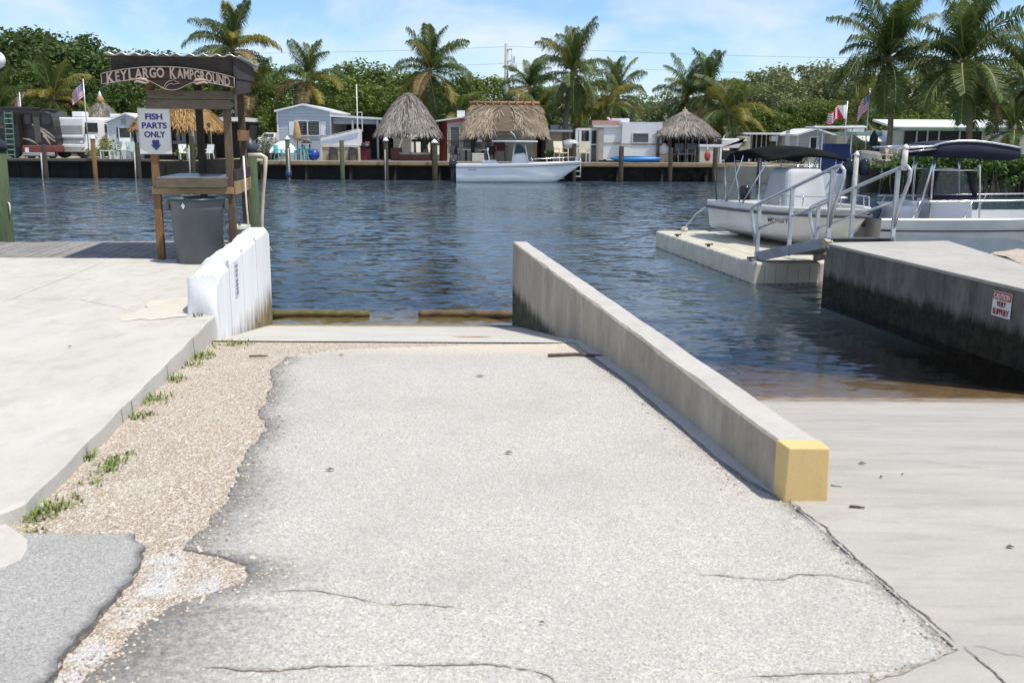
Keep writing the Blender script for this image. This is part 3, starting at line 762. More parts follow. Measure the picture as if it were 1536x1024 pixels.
GEL = pm('white_gelcoat', (.74, .75, .76), .18, col2=(.66, .67, .68), ns=1.5, coat=.3)
GEL2 = pm('aged_gelcoat', (.66, .66, .65), .3, col2=(.56, .56, .545), ns=2.5)
NAVY = pm('navy_canvas', (.009, .011, .028), .85, col2=(.013, .016, .04), ns=3)
BLKCANVAS = pm('black_canvas', (.006, .007, .007), .95, col2=(.011, .013, .013), ns=3, spec=.08)
def siding(name, col, pitch=.2, groove=.55, axis=2):
    if name in MATS: return MATS[name]
    m, nt, b = new_mat(name); b.inputs['Roughness'].default_value = .55
    z = sep(nt, obj_co(nt))[axis]
    fr = _math(nt, 'FRACT', _math(nt, 'DIVIDE', z, pitch))
    line = _ramp(nt, fr, [(0.0, 1.0), (.10, 1.0), (.16, 0.0), (1.0, 0.0)])
    n = _noise(nt, obj_co(nt), 1.3, 5, .6)
    c = _mix(nt, _ramp(nt, n, [(.4, 0), (.75, .35)]), col, tuple(x*.8 for x in col))
    c = _mix(nt, line, c, tuple(x*groove for x in col))
    nt.links.new(c, b.inputs['Base Color'])
    nt.links.new(_bump(nt, fr, .5, .02), b.inputs['Normal']); MATS[name] = m; return m

# ------------------------------------------------------------------ timber dock at the left
t = thing('wooden_dock', 'grey plank dock beyond the concrete walkway at the left', 'dock', L(-3.4, 12.74, .885), .135)
mb = MB(); rr = random.Random(2); x = -11.0; i = 0
while x < .72:
    wd = .138; jz = rr.uniform(-.003, .003)
    mb.box((x+wd/2, 1.24, -.03+jz), (wd-.008, 2.44+rr.uniform(-.02, .02), .038)); x += wd
mb.build('planks', W_DECK, t)
mb = MB()
for y in (.15, 1.2, 2.3): mb.box((-5.1, y, -.13), (11.7, .06, .15))
mb.build('joist', W_DARK, t)
for xx in (-8, -4.2, -.3):
    for y in (.5, 2.2):
        mb = MB(); mb.tube([(xx, y, -3.2), (xx, y, -.06)], .12, 10); mb.build('piling', W_PILE, t)

# ------------------------------------------------------------------ fish cleaning station
t = thing('fish_cleaning_station', 'roofed wooden fish cleaning table with carved sign on the left dock', 'cleaning station', (-4.61, 12.66, .885), .135)
TW_, TD = .93, 1.34
def post(x, y, h, mt, s_=.092, z0=-.0, lean=0):
    mb = MB(); mb.bar((x, y, z0), (x+lean, y, h), s_, s_); return mb.build('post', mt, t, bevel=.006)
post(0, 0, 2.42, W_POST); post(TW_, 0, 2.44, W_OLDPOST); post(0.35, TD, 2.44, W_DARK, z0=.2); post(TW_+.0, TD, 2.44, W_OLDPOST)
# table
TOPM = pm('cutting_board', (.135, .15, .17), .3, col2=(.22, .23, .24), ns=5)
mb = MB(); mb.box((TW_/2+.0, TD/2-.03, 1.055), (TW_-.05, TD+.12, .03)); mb.build('table_top', TOPM, t, bevel=.004)
mb = MB(); mb.box((TW_/2-.01, -.105, 1.0), (TW_-.04, .035, .125)); mb.build('front_board', W_GREY, t, bevel=.004)
mb = MB(); mb.box((TW_/2, -.068, .895), (TW_+.09, .035, .085)); mb.build('front_rail', W_RAIL, t, bevel=.004)
mb = MB(); mb.box((TW_+.068, TD/2, 1.10), (.035, TD+.1, .125)); mb.build('side_board', W_DARKY, t, bevel=.004)
mb = MB(); mb.box((TW_+.066, TD/2, .93), (.035, TD+.1, .17)); mb.build('side_rail', W_RAIL, t, bevel=.004)
mb = MB(); mb.box((TW_+.068, TD*.72, 1.60), (.04, TD*.7, .14)); mb.build('upper_side_rail', W_POST, t, bevel=.004)
mb = MB(); mb.box((TW_/2+.2, TD+.06, 1.17), (.62, .03, .2)); mb.build('splash_board', W_GREY, t, bevel=.004)
# roof
ROOFM = pm('galvanised_roof', (.66, .68, .70), .35, .6, col2=(.50, .50, .49), ns=3)
mb = MB()
x0, x1, y0, y1 = -.46, 1.16, -.30, 1.62
mb.grid(lambda u, v: (lerp(x0, x1, u), lerp(y0, y1, v), 2.575+.014*math.sin(u*2*math.pi*20/2)), 160, 2, True)
rf = mb.build('roof_sheet', ROOFM, t); sd = rf.modifiers.new('thick', 'SOLIDIFY'); sd.thickness = .008
mb = MB(); mb.box((.33, -.20, 2.425), (1.46, .04, .25)); mb.box((.33, 1.5, 2.46), (1.46, .04, .18)); mb.box((-.38, .65, 2.46), (.04, 1.66, .18))
for y in (.2, .65, 1.1): mb.box((.33, y, 2.51), (1.40, .045, .09))
mb.build('roof_beam', W_DARK, t, bevel=.004)
mb = MB(); mb.prism([(1.07, -.27, 2.545), (1.07, 1.56, 2.545), (1.07, 1.56, 2.36), (1.07, -.27, 2.29)], (.04, 0, 0))
mb.build('gable_board', W_DARKY, t, bevel=.004)
mb = MB(); mb.prism([(1.065, -.24, 2.285), (1.065, 1.30, 2.355), (1.065, 1.12, 2.19), (1.065, -.24, 2.10)], (.035, 0, 0))
mb.build('lower_gable_board', W_DARKY, t, bevel=.004)
# carved hanging sign
SB = wood('carved_sign_board', (.055, .036, .03), (.032, .022, .02), sx=(.5, 6, 6))
SL = pm('carved_letter', (.37, .30, .26), .7, col2=(.27, .215, .185), ns=9)
SBD = pm('carved_border', (.20, .15, .125), .7)
SCR = pm('scroll_wood', (.50, .38, .30), .7)
CX, HW = .285, .795
def ztop(x): q = (x-CX)/HW; return 2.432-.105*q*q-.012*q
def zbot(x):
    q = (x-CX)/HW; z = 2.272-.085*q*q-.012*q
    a = abs(x-(CX+.03))
    if a < .36: z -= .135*(.5+.5*math.cos(math.pi*a/.36))
    return z
NS = 60; xs = [CX-HW+2*HW*i/NS for i in range(NS+1)]
mb = MB(); ys = -.285
vs = []
for x in xs:
    for z in (ztop(x), zbot(x)):
        vs += [(x, ys, z), (x, ys+.035, z)]
fs = []
for i in range(NS):
    a, b = 4*i, 4*i+4
    fs += [(a, b, b+2, a+2), (a+1, a+3, b+3, b+1), (a, a+1, b+1, b), (a+2, b+2, b+3, a+3)]
fs += [(0, 2, 3, 1), (4*NS, 4*NS+1, 4*NS+3, 4*NS+2)]
mb.add(vs, fs); sg = mb.build('carved_sign', SB, t)
mb = MB(); mb.tube([(x, ys-.004, ztop(x)-.008) for x in xs]+[(x, ys-.004, zbot(x)+.008) for x in xs[::-1]], .0055, 5, closed=True)
mb.build('border', SL, sg)
# letters set on the arc, each word with a taller initial
def arc_word(word, xa, xb, hbig, hsmall):
    widths = []; meshes = []
    for i, ch in enumerate(word):
        me = text_mesh(ch, .14, .003, .004); X = [v.co.x for v in me.vertices]; Y = [v.co.y for v in me.vertices]
        wch = (max(X)-min(X)); hch = max(Y)-min(Y); h = hbig if i == 0 else hsmall
        meshes.append((me, min(X), max(X), min(Y), hch, h)); widths.append(wch*(h/hch)*(.85)+.010)
    tot = sum(widths); x = xa
    V = []; F = []
    for (me, mnx, mxx, mny, hch, h), wd in zip(meshes, widths):
        wd2 = wd*(xb-xa)/tot; o = len(V)
        for v in me.vertices:
            fx = (v.co.x-mnx)/max(mxx-mnx, 1e-5); fy = (v.co.y-mny)/hch
            px = x+fx*(wd2-.008); q = (px-CX)/HW
            base = 2.432-.105*q*q-.012*q-.158+(.006 if h == hbig else .018)
            V.append((px, ys-.004-v.co.z, base+fy*h))
        F += [tuple(o+k for k in p.vertices) for p in me.polygons]; x += wd2
    return V, F
mb = MB()
for wd, a, b in (('KEY', -.66, -.385), ('LARGO', -.375, .095), ('KAMPGROUND', .16, .95)):
    V, F = arc_word(wd, CX+(a-.135)*.92, CX+(b-.135)*.92, .150, .122); mb.add(V, F)
mb.build('lettering', SL, sg)
# leaping dolphin emblem
dol = [(-.105, -.075), (-.085, -.035), (-.06, .005), (-.02, .032), (.02, .038), (.03, .062), (.046, .034), (.07, .022), (.112, .004), (.07, .002), (.05, -.002), (.035, -.018), (.022, -.004), (-.01, .002), (-.045, -.022), (-.075, -.058)]
mb = MB(); mb.tube([(CX+.03+x, ys-.004, 2.222+z) for x, z in dol], .0045, 5, closed=True)
mb.build('dolphin_emblem', SL, sg)
for sgn in (-1, 1):
    mb = MB()
    pts = [(.33, .022), (.27, .03), (.20, .022), (.17, -.005), (.21, -.022), (.26, -.006), (.31, .0), (.34, -.016)]
    mb.tube([(CX+.03+sgn*(x+.10), ys-.006, 2.245+z) for x, z in pts], [.010, .016, .018, .016, .014, .015, .014, .008], 6)
    mb.build('scroll', SCR, sg)
# arrow boards under it
for zc, xa in ((2.10, -.02), (1.985, -.05)):
    mb = MB(); e = .055
    if zc > 2.0: mb.box(((xa+1.04)/2, -.075, zc), (1.04-xa, .03, .105))
    else: mb.prism([(xa, -.09, zc-.062), (.98, -.09, zc-.062), (1.045, -.09, zc), (.98, -.09, zc+.055), (xa, -.09, zc+.055)], (0, .03, 0))
    mb.build('arrow_board', W_GREY, t, bevel=.004)
BLU = pm('sign_blue', (.035, .04, .22), .5)
mb = MB(); mb.box((.035, -.075, 1.645), (.395, .006, .575)); fp = mb.build('fish_parts_sign', pm('sign_offwhite', (.70, .69, .64), .5, col2=(.62, .61, .56), ns=4), t, bevel=.002)
mb = MB(); X0, X1, Z0, Z1 = -.152, .222, 1.367, 1.923
mb.tube([(X0, -.079, Z0), (X1, -.079, Z0), (X1, -.079, Z1), (X0, -.079, Z1)], .0014, 4, closed=True); mb.build('border', pm('sign_grey_line', (.45, .45, .44), .6), fp)
for wd, z, wdt in (('FISH', 1.825, .21), ('PARTS', 1.715, .305), ('ONLY', 1.605, .26)):
    lettering(wd, fp, (.035, -.079, z), .1, BLU, width=wdt, bold=.0035, height=.077)
mb = MB(); ax, az = .04, 1.47
mb.prism([(ax-.042, -.083, az+.065), (ax-.042, -.083, az+.005), (ax-.064, -.083, az+.005), (ax, -.083, az-.065), (ax+.064, -.083, az+.005), (ax+.042, -.083, az+.005), (ax+.042, -.083, az+.065)], (0, .004, 0))
mb.build('arrow', BLU, fp)
mb = MB(); mb.tube([(TW_+.10, TD*.8, 1.33), (TW_+.28, TD*.8, 1.335), (TW_+.335, TD*.8, 1.30), (TW_+.325, TD*.8, 1.12), (TW_+.285, TD*.8, .80), (TW_+.25, TD*.8, .45), (TW_+.24, TD*.8, .25), (TW_+.29, TD*.8, .08), (TW_+.36, TD*.8, -.02)], [.03, .03, .034, .026, .025, .025, .024, .022, .02], 10)
mb.build('drain_pipe', pm('pipe_cream', (.62, .58, .48), .4, col2=(.45, .38, .28), ns=3), t)
mb = MB(); mb.tube([(TW_+.12, .45, 1.33), (TW_+.13, .42, .7), (TW_+.165, .40, 0)], .013, 8); mb.build('water_pipe', PVC, t)

# rubbish bin
t = thing('rubbish_bin', 'big round grey plastic rubbish bin under the fish cleaning table', 'bin', (-4.03, 12.42, .887), .3)
BIN = pm('bin_grey', (.085, .095, .11), .5, col2=(.12, .13, .14), ns=2.5, bs=.08, bscale=50)
mb = MB(); mb.lathe([(.278, 0), (.288, .01), (.318, .66), (.322, .665), (.33, .70), (.33, .735), (.345, .74), (.345, .80), (.352, .80), (.352, .815), (.31, .815), (.30, .5), (.25, .05)], n=32); mb.build('body', BIN, t)
mb = MB(); mb.lathe([(.31, .78), (.34, .818), (.362, .822), (.364, .800), (.357, .79)], n=32); rr = random.Random(1)
mb.build('bin_liner', pm('teal_liner', (.012, .045, .055), .35), t)
for a in (0, math.pi):
    mb = MB(); c_, s2 = math.cos(a), math.sin(a)
    mb.prism([(c_*.33+s2*q, s2*.33-c_*q, z) for q, z in ((-.09, .80), (.09, .80), (.07, .66), (-.07, .66))], (c_*.055, s2*.055, 0)); mb.build('handle', BIN, t, bevel=.012)
mb = MB(); a = -2.05
mb.prism([(.347*math.cos(a+q), .347*math.sin(a+q), z) for q, z in ((-.075, .735), (0, .695), (.075, .735), (0, .775))], (math.cos(a)*.003, math.sin(a)*.003, 0)); mb.build('label_mark', W_PAINT, t)
# bucket, pipe, pilings, lamp
t = thing('bucket', 'white plastic bucket on the ground behind the grey bin', 'bucket', (-3.72, 13.15, .887))
mb = MB(); mb.lathe([(.125, 0), (.14, .01), (.155, .36), (.166, .362), (.166, .385), (.157, .39), (.163, .395), (.163, .41), (.15, .41), (.12, .02)], n=24); mb.build('body', PVC, t)
mb = MB(); mb.tube([(.165*math.cos(a), -.165*math.sin(a)*.5-.06*math.sin(a), .385-.17*math.sin(a)) for a in np.linspace(0, math.pi, 12)], .004, 5); mb.build('handle', STEEL, t)
mb = MB(); a = at(331, 380, 12.9); b = at(331, 318, 13.0); mb.tube([(a.x+.03, a.y, .887), (a.x-.03, a.y, 1.45)], .045, 12)
tag(mb.build('plastic_pipe', pm('grey_pvc', (.48, .48, .46), .5)), 'short upright pale grey pipe between the bin and the table post', 'pipe')
def big_piling(px, Y, ztop_, r, lab, capm, mat_=None, z0=-3.0, capn='cap'):
    p = at(px, 250, Y)
    t = thing('piling', lab, 'piling', (p.x, Y, 0))
    mb = MB(); mb.tube([(0, 0, z0), (0, 0, .5), (.01, 0, ztop_)], [r*1.05, r*1.02, r], 16); mb.build('post', mat_ or W_GREEN, t)
    mb = MB(); mb.lathe([(r*1.18, ztop_-.09), (r*1.18, ztop_+.02), (r*.25, ztop_+.13), (0.001, ztop_+.14)], n=16); mb.build(capn, capm, t)
    return t
CAPB = pm('blue_grey_cap', (.05, .06, .085), .4)
bp = big_piling(-7, 15.35, 2.33, .165, 'fat green piling with dark cap at the left edge of the dock', pm('dark_cap', (.02, .022, .03), .4))
big_piling(376, 14.55, 2.33, .088, 'green piling with blue-grey cap behind the fish cleaning station', CAPB)
t = thing('cleat', 'white rope cleat on the fat green piling', 'cleat', (bp.location.x+.17, 15.3, 1.35)); mb = MB(); mb.tube([(0, 0, -.09), (.03, -.02, -.07), (.03, -.02, .07), (0, 0, .09)], .012, 6); mb.build('horn', PVC, t)
p = at(-4, 90, 15.5)
t = thing('globe_lamp', 'white globe lamp on a post at the left edge above the dock', 'street lamp', (p.x-.02, 15.5, .885))
mb = MB(); mb.ball((0, 0, p.z-.885), .135, 20, 14); mb.build('globe', pm('opal_globe', (.80, .82, .80), .25), t)
mb = MB(); mb.tube([(-.28, 0, 0), (-.28, 0, p.z-1.3), (-.26, 0, p.z-1.2), (-.12, 0, p.z-1.16), (0, 0, p.z-1.12), (0, 0, p.z-1.0)], .04, 10); mb.build('post', BLACK, t)

# ------------------------------------------------------------------ floating dock
FL = pm('float_plastic', (.56, .53, .43), .6, col2=(.47, .44, .35), ns=3, bs=.1, bscale=60)
FLS = pm('float_side_plastic', (.40, .38, .29), .6, col2=(.28, .265, .20), ns=5)
ang = .142
t = thing('floating_dock', 'beige plastic floating dock with moulded modules under the gangway', 'floating dock', (4.23, 16.88, 0), ang)
def fx(x, y, z): return (x, y, z)
LEN = 6.05
mb = MB(); mb.box((.62, LEN/2, .13), (1.24, LEN, .48)); mb.build('walkway_float', FL, t, bevel=.045, seg=3)
mb = MB(); mb.box((1.27+.85, LEN/2-.3+.35, .10), (1.66, LEN-.2, .50)); mb.build('drive_on_float', FL, t, bevel=.045, seg=3)
for i in range(1, 15):
    mb = MB(); mb.box((-.002, i*LEN/15, .27), (.012, .022, .18)); mb.build('connector_strap', pm('connector_white', (.72, .71, .66), .5), t)
for i in range(15):
    mb = MB(); mb.box((-.001, (i+.5)*LEN/15, -.02), (.01, .07, .05)); mb.build('drain_slot', BLACK, t)
for i in range(6):
    mb = MB(); mb.box((.1+i*.21, -.001, -.03), (.06, .01, .04)); mb.build('drain_slot', BLACK, t)
mb = MB()
for i in range(1, 6): mb.box((i*.21, -.001, .12), (.006, .006, .36))
for i in range(1, 15): mb.box((.62, i*LEN/15, .369), (1.15, .008, .004))
for x in (.41, .82): mb.box((x, LEN/2, .3695), (.008, LEN-.1, .004))
mb.build('module_seam', pm('seam_olive', (.26, .245, .19), .8), t)  # dull olive lines marking the joints between the modules
for y, lab in ((.32, ''), (2.55, ''), (4.6, '')):
    mb = MB(); mb.box((.07, y, .385), (.05, .05, .04)); mb.tube([(.0, y, .42), (.16, y, .42)], .016, 6); mb.build('cleat', BLACK, t)
mb = MB(); mb.box((.09, .28, .39), (.15, .17, .012)); mb.build('hinge_plate', ALU2, t)
mb = MB(); mb.lathe([(.07, .37), (.085, .40), (.07, .46), (.03, .48), (.001, .485)], (.62, LEN-.25, 0), 12); mb.build('mooring_post', FL, t)

# ------------------------------------------------------------------ gangway
t = thing('gangway', 'aluminium gangway with tube handrails sloping from the pier to the floating dock', 'gangway', (5.07, 15.52, .93), 0)
g0 = Vector((0, 0, 0)); gl = Vector((-.72, 1.72, -.50)); gr = Vector((1.06, .06, 0))
def gp(s, w_, h): return g0+gl*s+gr*w_+Vector((0, 0, h))
mb = MB()
for w_ in (0, 1): mb.bar(gp(-.02, w_, -.06), gp(1.0, w_, -.0), .05, .17)
mb.build('side_beam', ALU2, t, bevel=.004)
mb = MB(); P = [gp(0, 0, .0), gp(0, 1, .0), gp(1, 1, .03), gp(1, 0, .03)]; mb.prism(P, (0, 0, .02)); mb.build('walking_deck', pm('gangway_deck', (.36, .37, .38), .6, .4, col2=(.25, .26, .27), ns=6), t)
for w_ in (0, 1):
    for s_ in (.01, .52, .985):
        mb = MB(); top = 1.02 if s_ < .9 else .92
        mb.bar(gp(s_, w_, -.12), gp(s_, w_, top if s_ > .1 else 1.10), .062, .062); mb.build('post', ALU, t, bevel=.004)
    rad = .030
    a, b = gp(-.02, w_, 1.12), gp(1.05, w_, .93)
    dirv = (b-a).normalized()
    pts = [gp(.02, w_, .10), gp(-.05, w_, .55), gp(-.125, w_, .88), gp(-.13, w_, 1.02), gp(-.085, w_, 1.11), a, gp(.35, w_, 1.055), gp(.7, w_, .992), b, gp(1.10, w_, .90), gp(1.105, w_, .83), gp(1.07, w_, .6), gp(1.0, w_, .18)]
    mb = MB(); mb.tube(pts, rad, 10); mb.build('handrail', ALU, t)
    mb = MB(); mb.tube([gp(.0, w_, .60), gp(.985, w_, .50)], .022, 8); mb.build('mid_rail', ALU, t)
mb = MB(); a = gp(-.05, 1, 1.06); mb.tube([a, a+Vector((.0, 0, .34))], .045, 12); mb.lathe([(.052, .33), (.052, .36), (.02, .40), (.001, .405)], a, 12); mb.build('post_top', PVC, t)

# ------------------------------------------------------------------ boats
def hull_parts(t, Ln, B, s0, s1, dr, hm, railm, floor=.25, closed=.70, rail_r=.028, liner=None, rakes=.14, name='hull', bottomm=None, rail_drop=.05, power=2.3):
    def hb(u): return B/2*(1-max(0, (u-.35)/.65)**power)*(1-.06*(1-u)**2)
    def sh(u): return s0+(s1-s0)*u**1.7
    def ck(u): return -dr+(dr+s1*.72)*max(0, (u-.66)/.34)**2.2
    def pt(u, v):
        sgn = -1 if v < .5 else 1; q = abs(v-.5)*2      # q: 0 keel, 1 sheer
        b = hb(u); kz = ck(u); cz = lerp(kz, sh(u), .30+.06*u); cb = b*(.90-.34*max(0, (u-.4)/.6)**1.5)
        if q < .45: y = cb*q/.45; z = lerp(kz, cz, (q/.45)**1.1)
        else:
            f = (q-.45)/.55; y = lerp(cb, b, f**(1.0+.6*u)); z = lerp(cz, sh(u), f)
        zf = (z-kz)/max(sh(u)-kz, .05)
        x = u*Ln - rakes*Ln*(1-max(0, (z+dr)/(s1+dr)))*max(0, u)**5*1.0
        if u == 0: x -= .10*(1-zf)*0
        return (x, sgn*y, z)
    mb = MB(); vsamp = [0, .07, .14, .20, .262, .285, .38, .5, .62, .715, .738, .80, .86, .93, 1]
    N = 26; us = [i/N for i in range(N+1)]
    vs = [pt(u, v) for u in us for v in vsamp]; nv = len(vsamp); mb.smooth = True
    fs = [(i*nv+j, (i+1)*nv+j, (i+1)*nv+j+1, i*nv+j+1) for i in range(N) for j in range(nv-1)]
    mb.add(vs, fs); mb.smooth = False; mb.add([pt(0, v) for v in vsamp], [tuple(range(nv))[::-1]])
    h = mb.build(name, hm, t)
    # gunwale, liner and floor
    mb = MB(); vs = []
    for u in us:
        b = hb(u); z = sh(u); g = min(.2, b*.5); x = u*Ln
        fz = lerp(floor, z-.03, max(0, min(1, (u-closed+.03)/.06)))
        if u < .03: fz = z-.02
        for y, zz in ((b, z), (b-.02, z+.025), (b-g, z+.02), (b-g-.02*min(1, b), fz), (0, fz+.01), (-(b-g-.02*min(1, b)), fz), (-(b-g), z+.02), (-(b-.02), z+.025), (-b, z)):
            vs.append((x, y, zz))
    mb.add(vs, [(i*9+j, (i+1)*9+j, (i+1)*9+j+1, i*9+j+1) for i in range(N) for j in range(8)])
    mb.build('deck', liner or hm, t)
    mb = MB()
    mb.tube([pt(u, 0)[:2]+(pt(u, 0)[2]-rail_drop,) for u in us]+[pt(u, 1)[:2]+(pt(u, 1)[2]-rail_drop,) for u in us[::-1]], rail_r, 6)
    mb.build('rub_rail', railm, t)
    return hb, sh, pt
def outboard(t, x, y, z, cm, lm, sc=1.0, tilt=0):
    e = bpy.data.objects.new('outboard_motor', None); COL.objects.link(e); e.parent = t; e.location = (x, y, z); e.rotation_euler = (0, tilt, 0); e.scale = (sc, sc, sc)
    mb = MB(); mb.lathe([(.10, .0), (.17, .04), (.21, .18), (.215, .36), (.19, .48), (.12, .54), (.001, .555)], n=16, sy=.8); mb.build('cowling', cm, e)
    mb = MB(); mb.hexa([(-.09, -.07, -.75), (.09, -.07, -.75), (.09, .07, -.75), (-.09, .07, -.75), (-.12, -.09, .05), (.12, -.09, .05), (.12, .09, .05), (-.12, .09, .05)]); mb.box((.14, 0, -.1), (.22, .18, .25)); mb.box((-.08, 0, -.60), (.42, .22, .015)); mb.build('leg', lm, e, bevel=.02)
    return e

# boat moored across the canal
DGREY = pm('outboard_dark', (.02, .022, .026), .25)
p = at(685, 266, 58.6); q = at(872, 240, 58.6)
t = thing('centre_console_boat', 'white centre console boat with navy hardtop moored along the far dock', 'boat', (p.x+.05, 58.3, 0))
LnA = 7.4
hb, sh, pt = hull_parts(t, LnA, 2.5, 1.02, 1.22, .35, pm('boat_a_white', (.78, .80, .83), .25, col2=(.70, .72, .75), ns=.8), BLACK, floor=.45, rail_r=.02, rail_drop=.16, rakes=.16)
mb = MB(); mb.tube([pt(u, 0)[:2]+(.16+.34*max(0, u-.45)**1.6,) for u in np.linspace(.0, .86, 16)], .012, 5); mb.build('hull_crease', pm('crease_grey', (.35, .37, .40), .5), t)
for i, y in enumerate((-.35, .35)): outboard(t, -.25, y, .75, DGREY, DGREY, 1.0)
mb = MB(); mb.hexa([(3.15, -.45, .45), (4.55, -.45, .45), (4.55, .45, .45), (3.15, .45, .45), (3.3, -.42, 1.62), (4.0, -.42, 1.72), (4.0, .42, 1.72), (3.3, .42, 1.62)]); cons = mb.build('console', GEL, t, bevel=.05)
mb = MB(); mb.hexa([(3.42, -.40, 1.68), (4.18, -.40, 1.66), (4.18, .40, 1.66), (3.42, .40, 1.68), (3.5, -.36, 2.2), (3.75, -.36, 2.2), (3.75, .36, 2.2), (3.5, .36, 2.2)]); mb.build('windshield', GLASS_D, cons)
mb = MB(); mb.hexa([(1.45, -.7, 1.0), (2.5, -.7, 1.0), (2.5, .7, 1.0), (1.45, .7, 1.0), (1.5, -.6, 1.25), (2.3, -.6, 1.3), (2.3, .6, 1.3), (1.5, .6, 1.25)]); mb.build('seat', GEL, t, bevel=.05)
mb = MB(); mb.grid(lambda u, v: (lerp(2.15, 4.65, u), lerp(-.95, .95, v), 2.44+.09*math.sin(math.pi*v)*(.6+.4*math.sin(math.pi*u))), 8, 8)
can = mb.build('hardtop', NAVY, t); sd = can.modifiers.new('s', 'SOLIDIFY'); sd.thickness = .09
mb = MB(); mb.tube([(2.1, -.98, 2.36), (4.72, -.98, 2.36), (4.72, .98, 2.36), (2.1, .98, 2.36)], .045, 6, closed=True); mb.build('hardtop_rim', GEL, t)
for y in (-.5, .5):
    mb = MB(); mb.tube([(3.25, y, .9), (3.42, y, 2.38)], .04, 6); mb.tube([(4.25, y, .9), (3.98, y, 2.38)], .04, 6)
    mb.tube([(3.5, y, 2.48), (3.35, y*1.05, 2.75), (3.15, y*1.1, 2.92)], .03, 5)
    mb.build('hardtop_frame', W_PAINT, t)
mb = MB(); mb.tube([(2.0, -.8, 1.0), (1.82, -.8, 1.85)], .03, 6); mb.box((1.85, -.8, 1.9), (.1, .1, .16)); mb.build('rocket_launcher', W_PAINT, t)
mb = MB()
for s_ in (-1, 1): mb.tube([(u*LnA, s_*(hb(u)-.12), sh(u)+.26+.02*math.sin(u*9)) for u in np.linspace(.58, .97, 9)], .016, 5)
for u in (.6, .72, .85, .95):
    for s_ in (-1, 1): mb.tube([(u*LnA, s_*(hb(u)-.1), sh(u)), (u*LnA, s_*(hb(u)-.12), sh(u)+.28)], .014, 5)
mb.build('bow_rail', STEEL, t)
mb = MB(); mb.box((.95, pt(.13, .06)[1]-.02, .74), (.5, .012, .05)); mb.build('hull_mark', pm('mark_grey', (.25, .28, .32), .5), t)

# skiff sitting on the drive-on float
bow, stern = Vector((6.58, 17.95, 0)), Vector((5.30, 22.25, 0))
dv = (bow-stern); LnB = dv.length; rz = math.atan2(dv.y, dv.x)
t = thing('covered_skiff', 'white open skiff with black bimini and grey covered console on the floating dock', 'boat', (stern.x, stern.y, .62), rz)
hb, sh, pt = hull_parts(t, LnB, 2.05, .52, .60, .30, GEL2, pm('rail_grey', (.07, .075, .085), .5), floor=.05, closed=.66, rail_r=.03, rail_drop=.13, rakes=.12, power=2.8)
COVER = pm('console_cover', (.50, .51, .53), .75, col2=(.42, .43, .45), ns=2, bs=.25, bscale=6)
mb = MB(); c0 = [(1.5, -.62), (2.6, -.55), (2.6, .55), (1.5, .62)]; 
mb.hexa([(x, y, .1) for x, y in c0]+[(1.70, -.46, 1.30), (2.35, -.42, 1.32), (2.35, .42, 1.32), (1.70, .46, 1.30)])
mb.build('console_cover', COVER, t, bevel=.13, seg=4)
def bim(u, v): return (lerp(.62, 2.40, u), lerp(-.92, .92, v), 1.50+.10*math.sin(math.pi*v)+.16*math.sin(math.pi*min(1, u*1.0))-.03*u+(-.09*(1-u*7) if u < .14 else 0))
mb = MB(); mb.grid(bim, 18, 10); bt = mb.build('bimini_top', BLKCANVAS, t); sd = bt.modifiers.new('s', 'SOLIDIFY'); sd.thickness = .05
for y in (-.90, .90):
    mb = MB(); mb.tube([(.75, y, .5), (.62, y*1.0, 1.42)], .017, 6); mb.tube([(1.35, y, .5), (1.0, y, 1.56)], .017, 6); mb.tube([(.75, y, .5), (1.4, y, 1.54)], .015, 6)
    mb.tube([(1.4, y, .5), (2.36, y*.98, 1.48)], .017, 6); mb.tube([(2.1, y, .5), (2.05, y*.98, 1.54)], .015, 6)
    mb.build('bimini_frame', STEEL, t)
mb = MB()
for s_ in (-1, 1): mb.tube([(u*LnB, s_*(hb(u)-.08), sh(u)+.22) for u in np.linspace(.62, .92, 7)], .014, 5)
for u in (.63, .75, .9):
    for s_ in (-1, 1): mb.tube([(u*LnB, s_*(hb(u)-.06), sh(u)), (u*LnB, s_*(hb(u)-.08), sh(u)+.23)], .012, 5)
mb.build('bow_rail', STEEL, t)
outboard(t, -.22, .1, .42, DGREY, DGREY, .8)
mb = MB(); mb.tube([(.35, -.9, .45), (.2, -.92, 1.2)], .012, 5); mb.tube([(.5, .6, .45), (.28, .7, 1.5)], .014, 5); mb.build('fishing_rod', BLACK, t)
pp = Vector(pt(.66, .07)); pp2 = Vector(pt(.60, .07)); dd = (pp-pp2)
lo_ = lettering('MC 5063 TR', t, (pp.x-.1, pp.y-.03, .29), .12, BLACK, width=.62, height=.085, bold=.001)
lo_.rotation_euler = (R(90+14), 0, math.atan2(dd.y, dd.x)+0)
mb = MB(); mb.tube([(.1, -.85, .5), (-.25, -1.1, .2), (-.5, -1.3, -.2)], .014, 5); mb.build('mooring_line', PVC, t)

# bigger boat with navy T-top beyond the pier
t = thing('t_top_boat', 'large white fishing boat with navy T-top beyond the right pier', 'boat', (7.08, 19.6, 0), -.05)
LnC = 5.6
hb, sh, pt = hull_parts(t, LnC, 2.35, 1.0, 1.13, .32, GEL2, pm('navy_rail', (.015, .02, .05), .4), floor=.30, rail_r=.022, rail_drop=.20, rakes=.17, liner=GEL)
GREYB = pm('bottom_grey', (.26, .27, .28), .5, col2=(.20, .21, .22), ns=2)
mb = MB(); mb.tube([pt(u, .21)[0:2]+(pt(u, .20)[2],) for u in np.linspace(0, .95, 14)], .014, 5); mb.build('spray_rail', GREYB, t)
ob = outboard(t, -.05, .0, .78, pm('cowling_blue_grey', (.10, .13, .19), .25), GEL2, 1.0, .5)
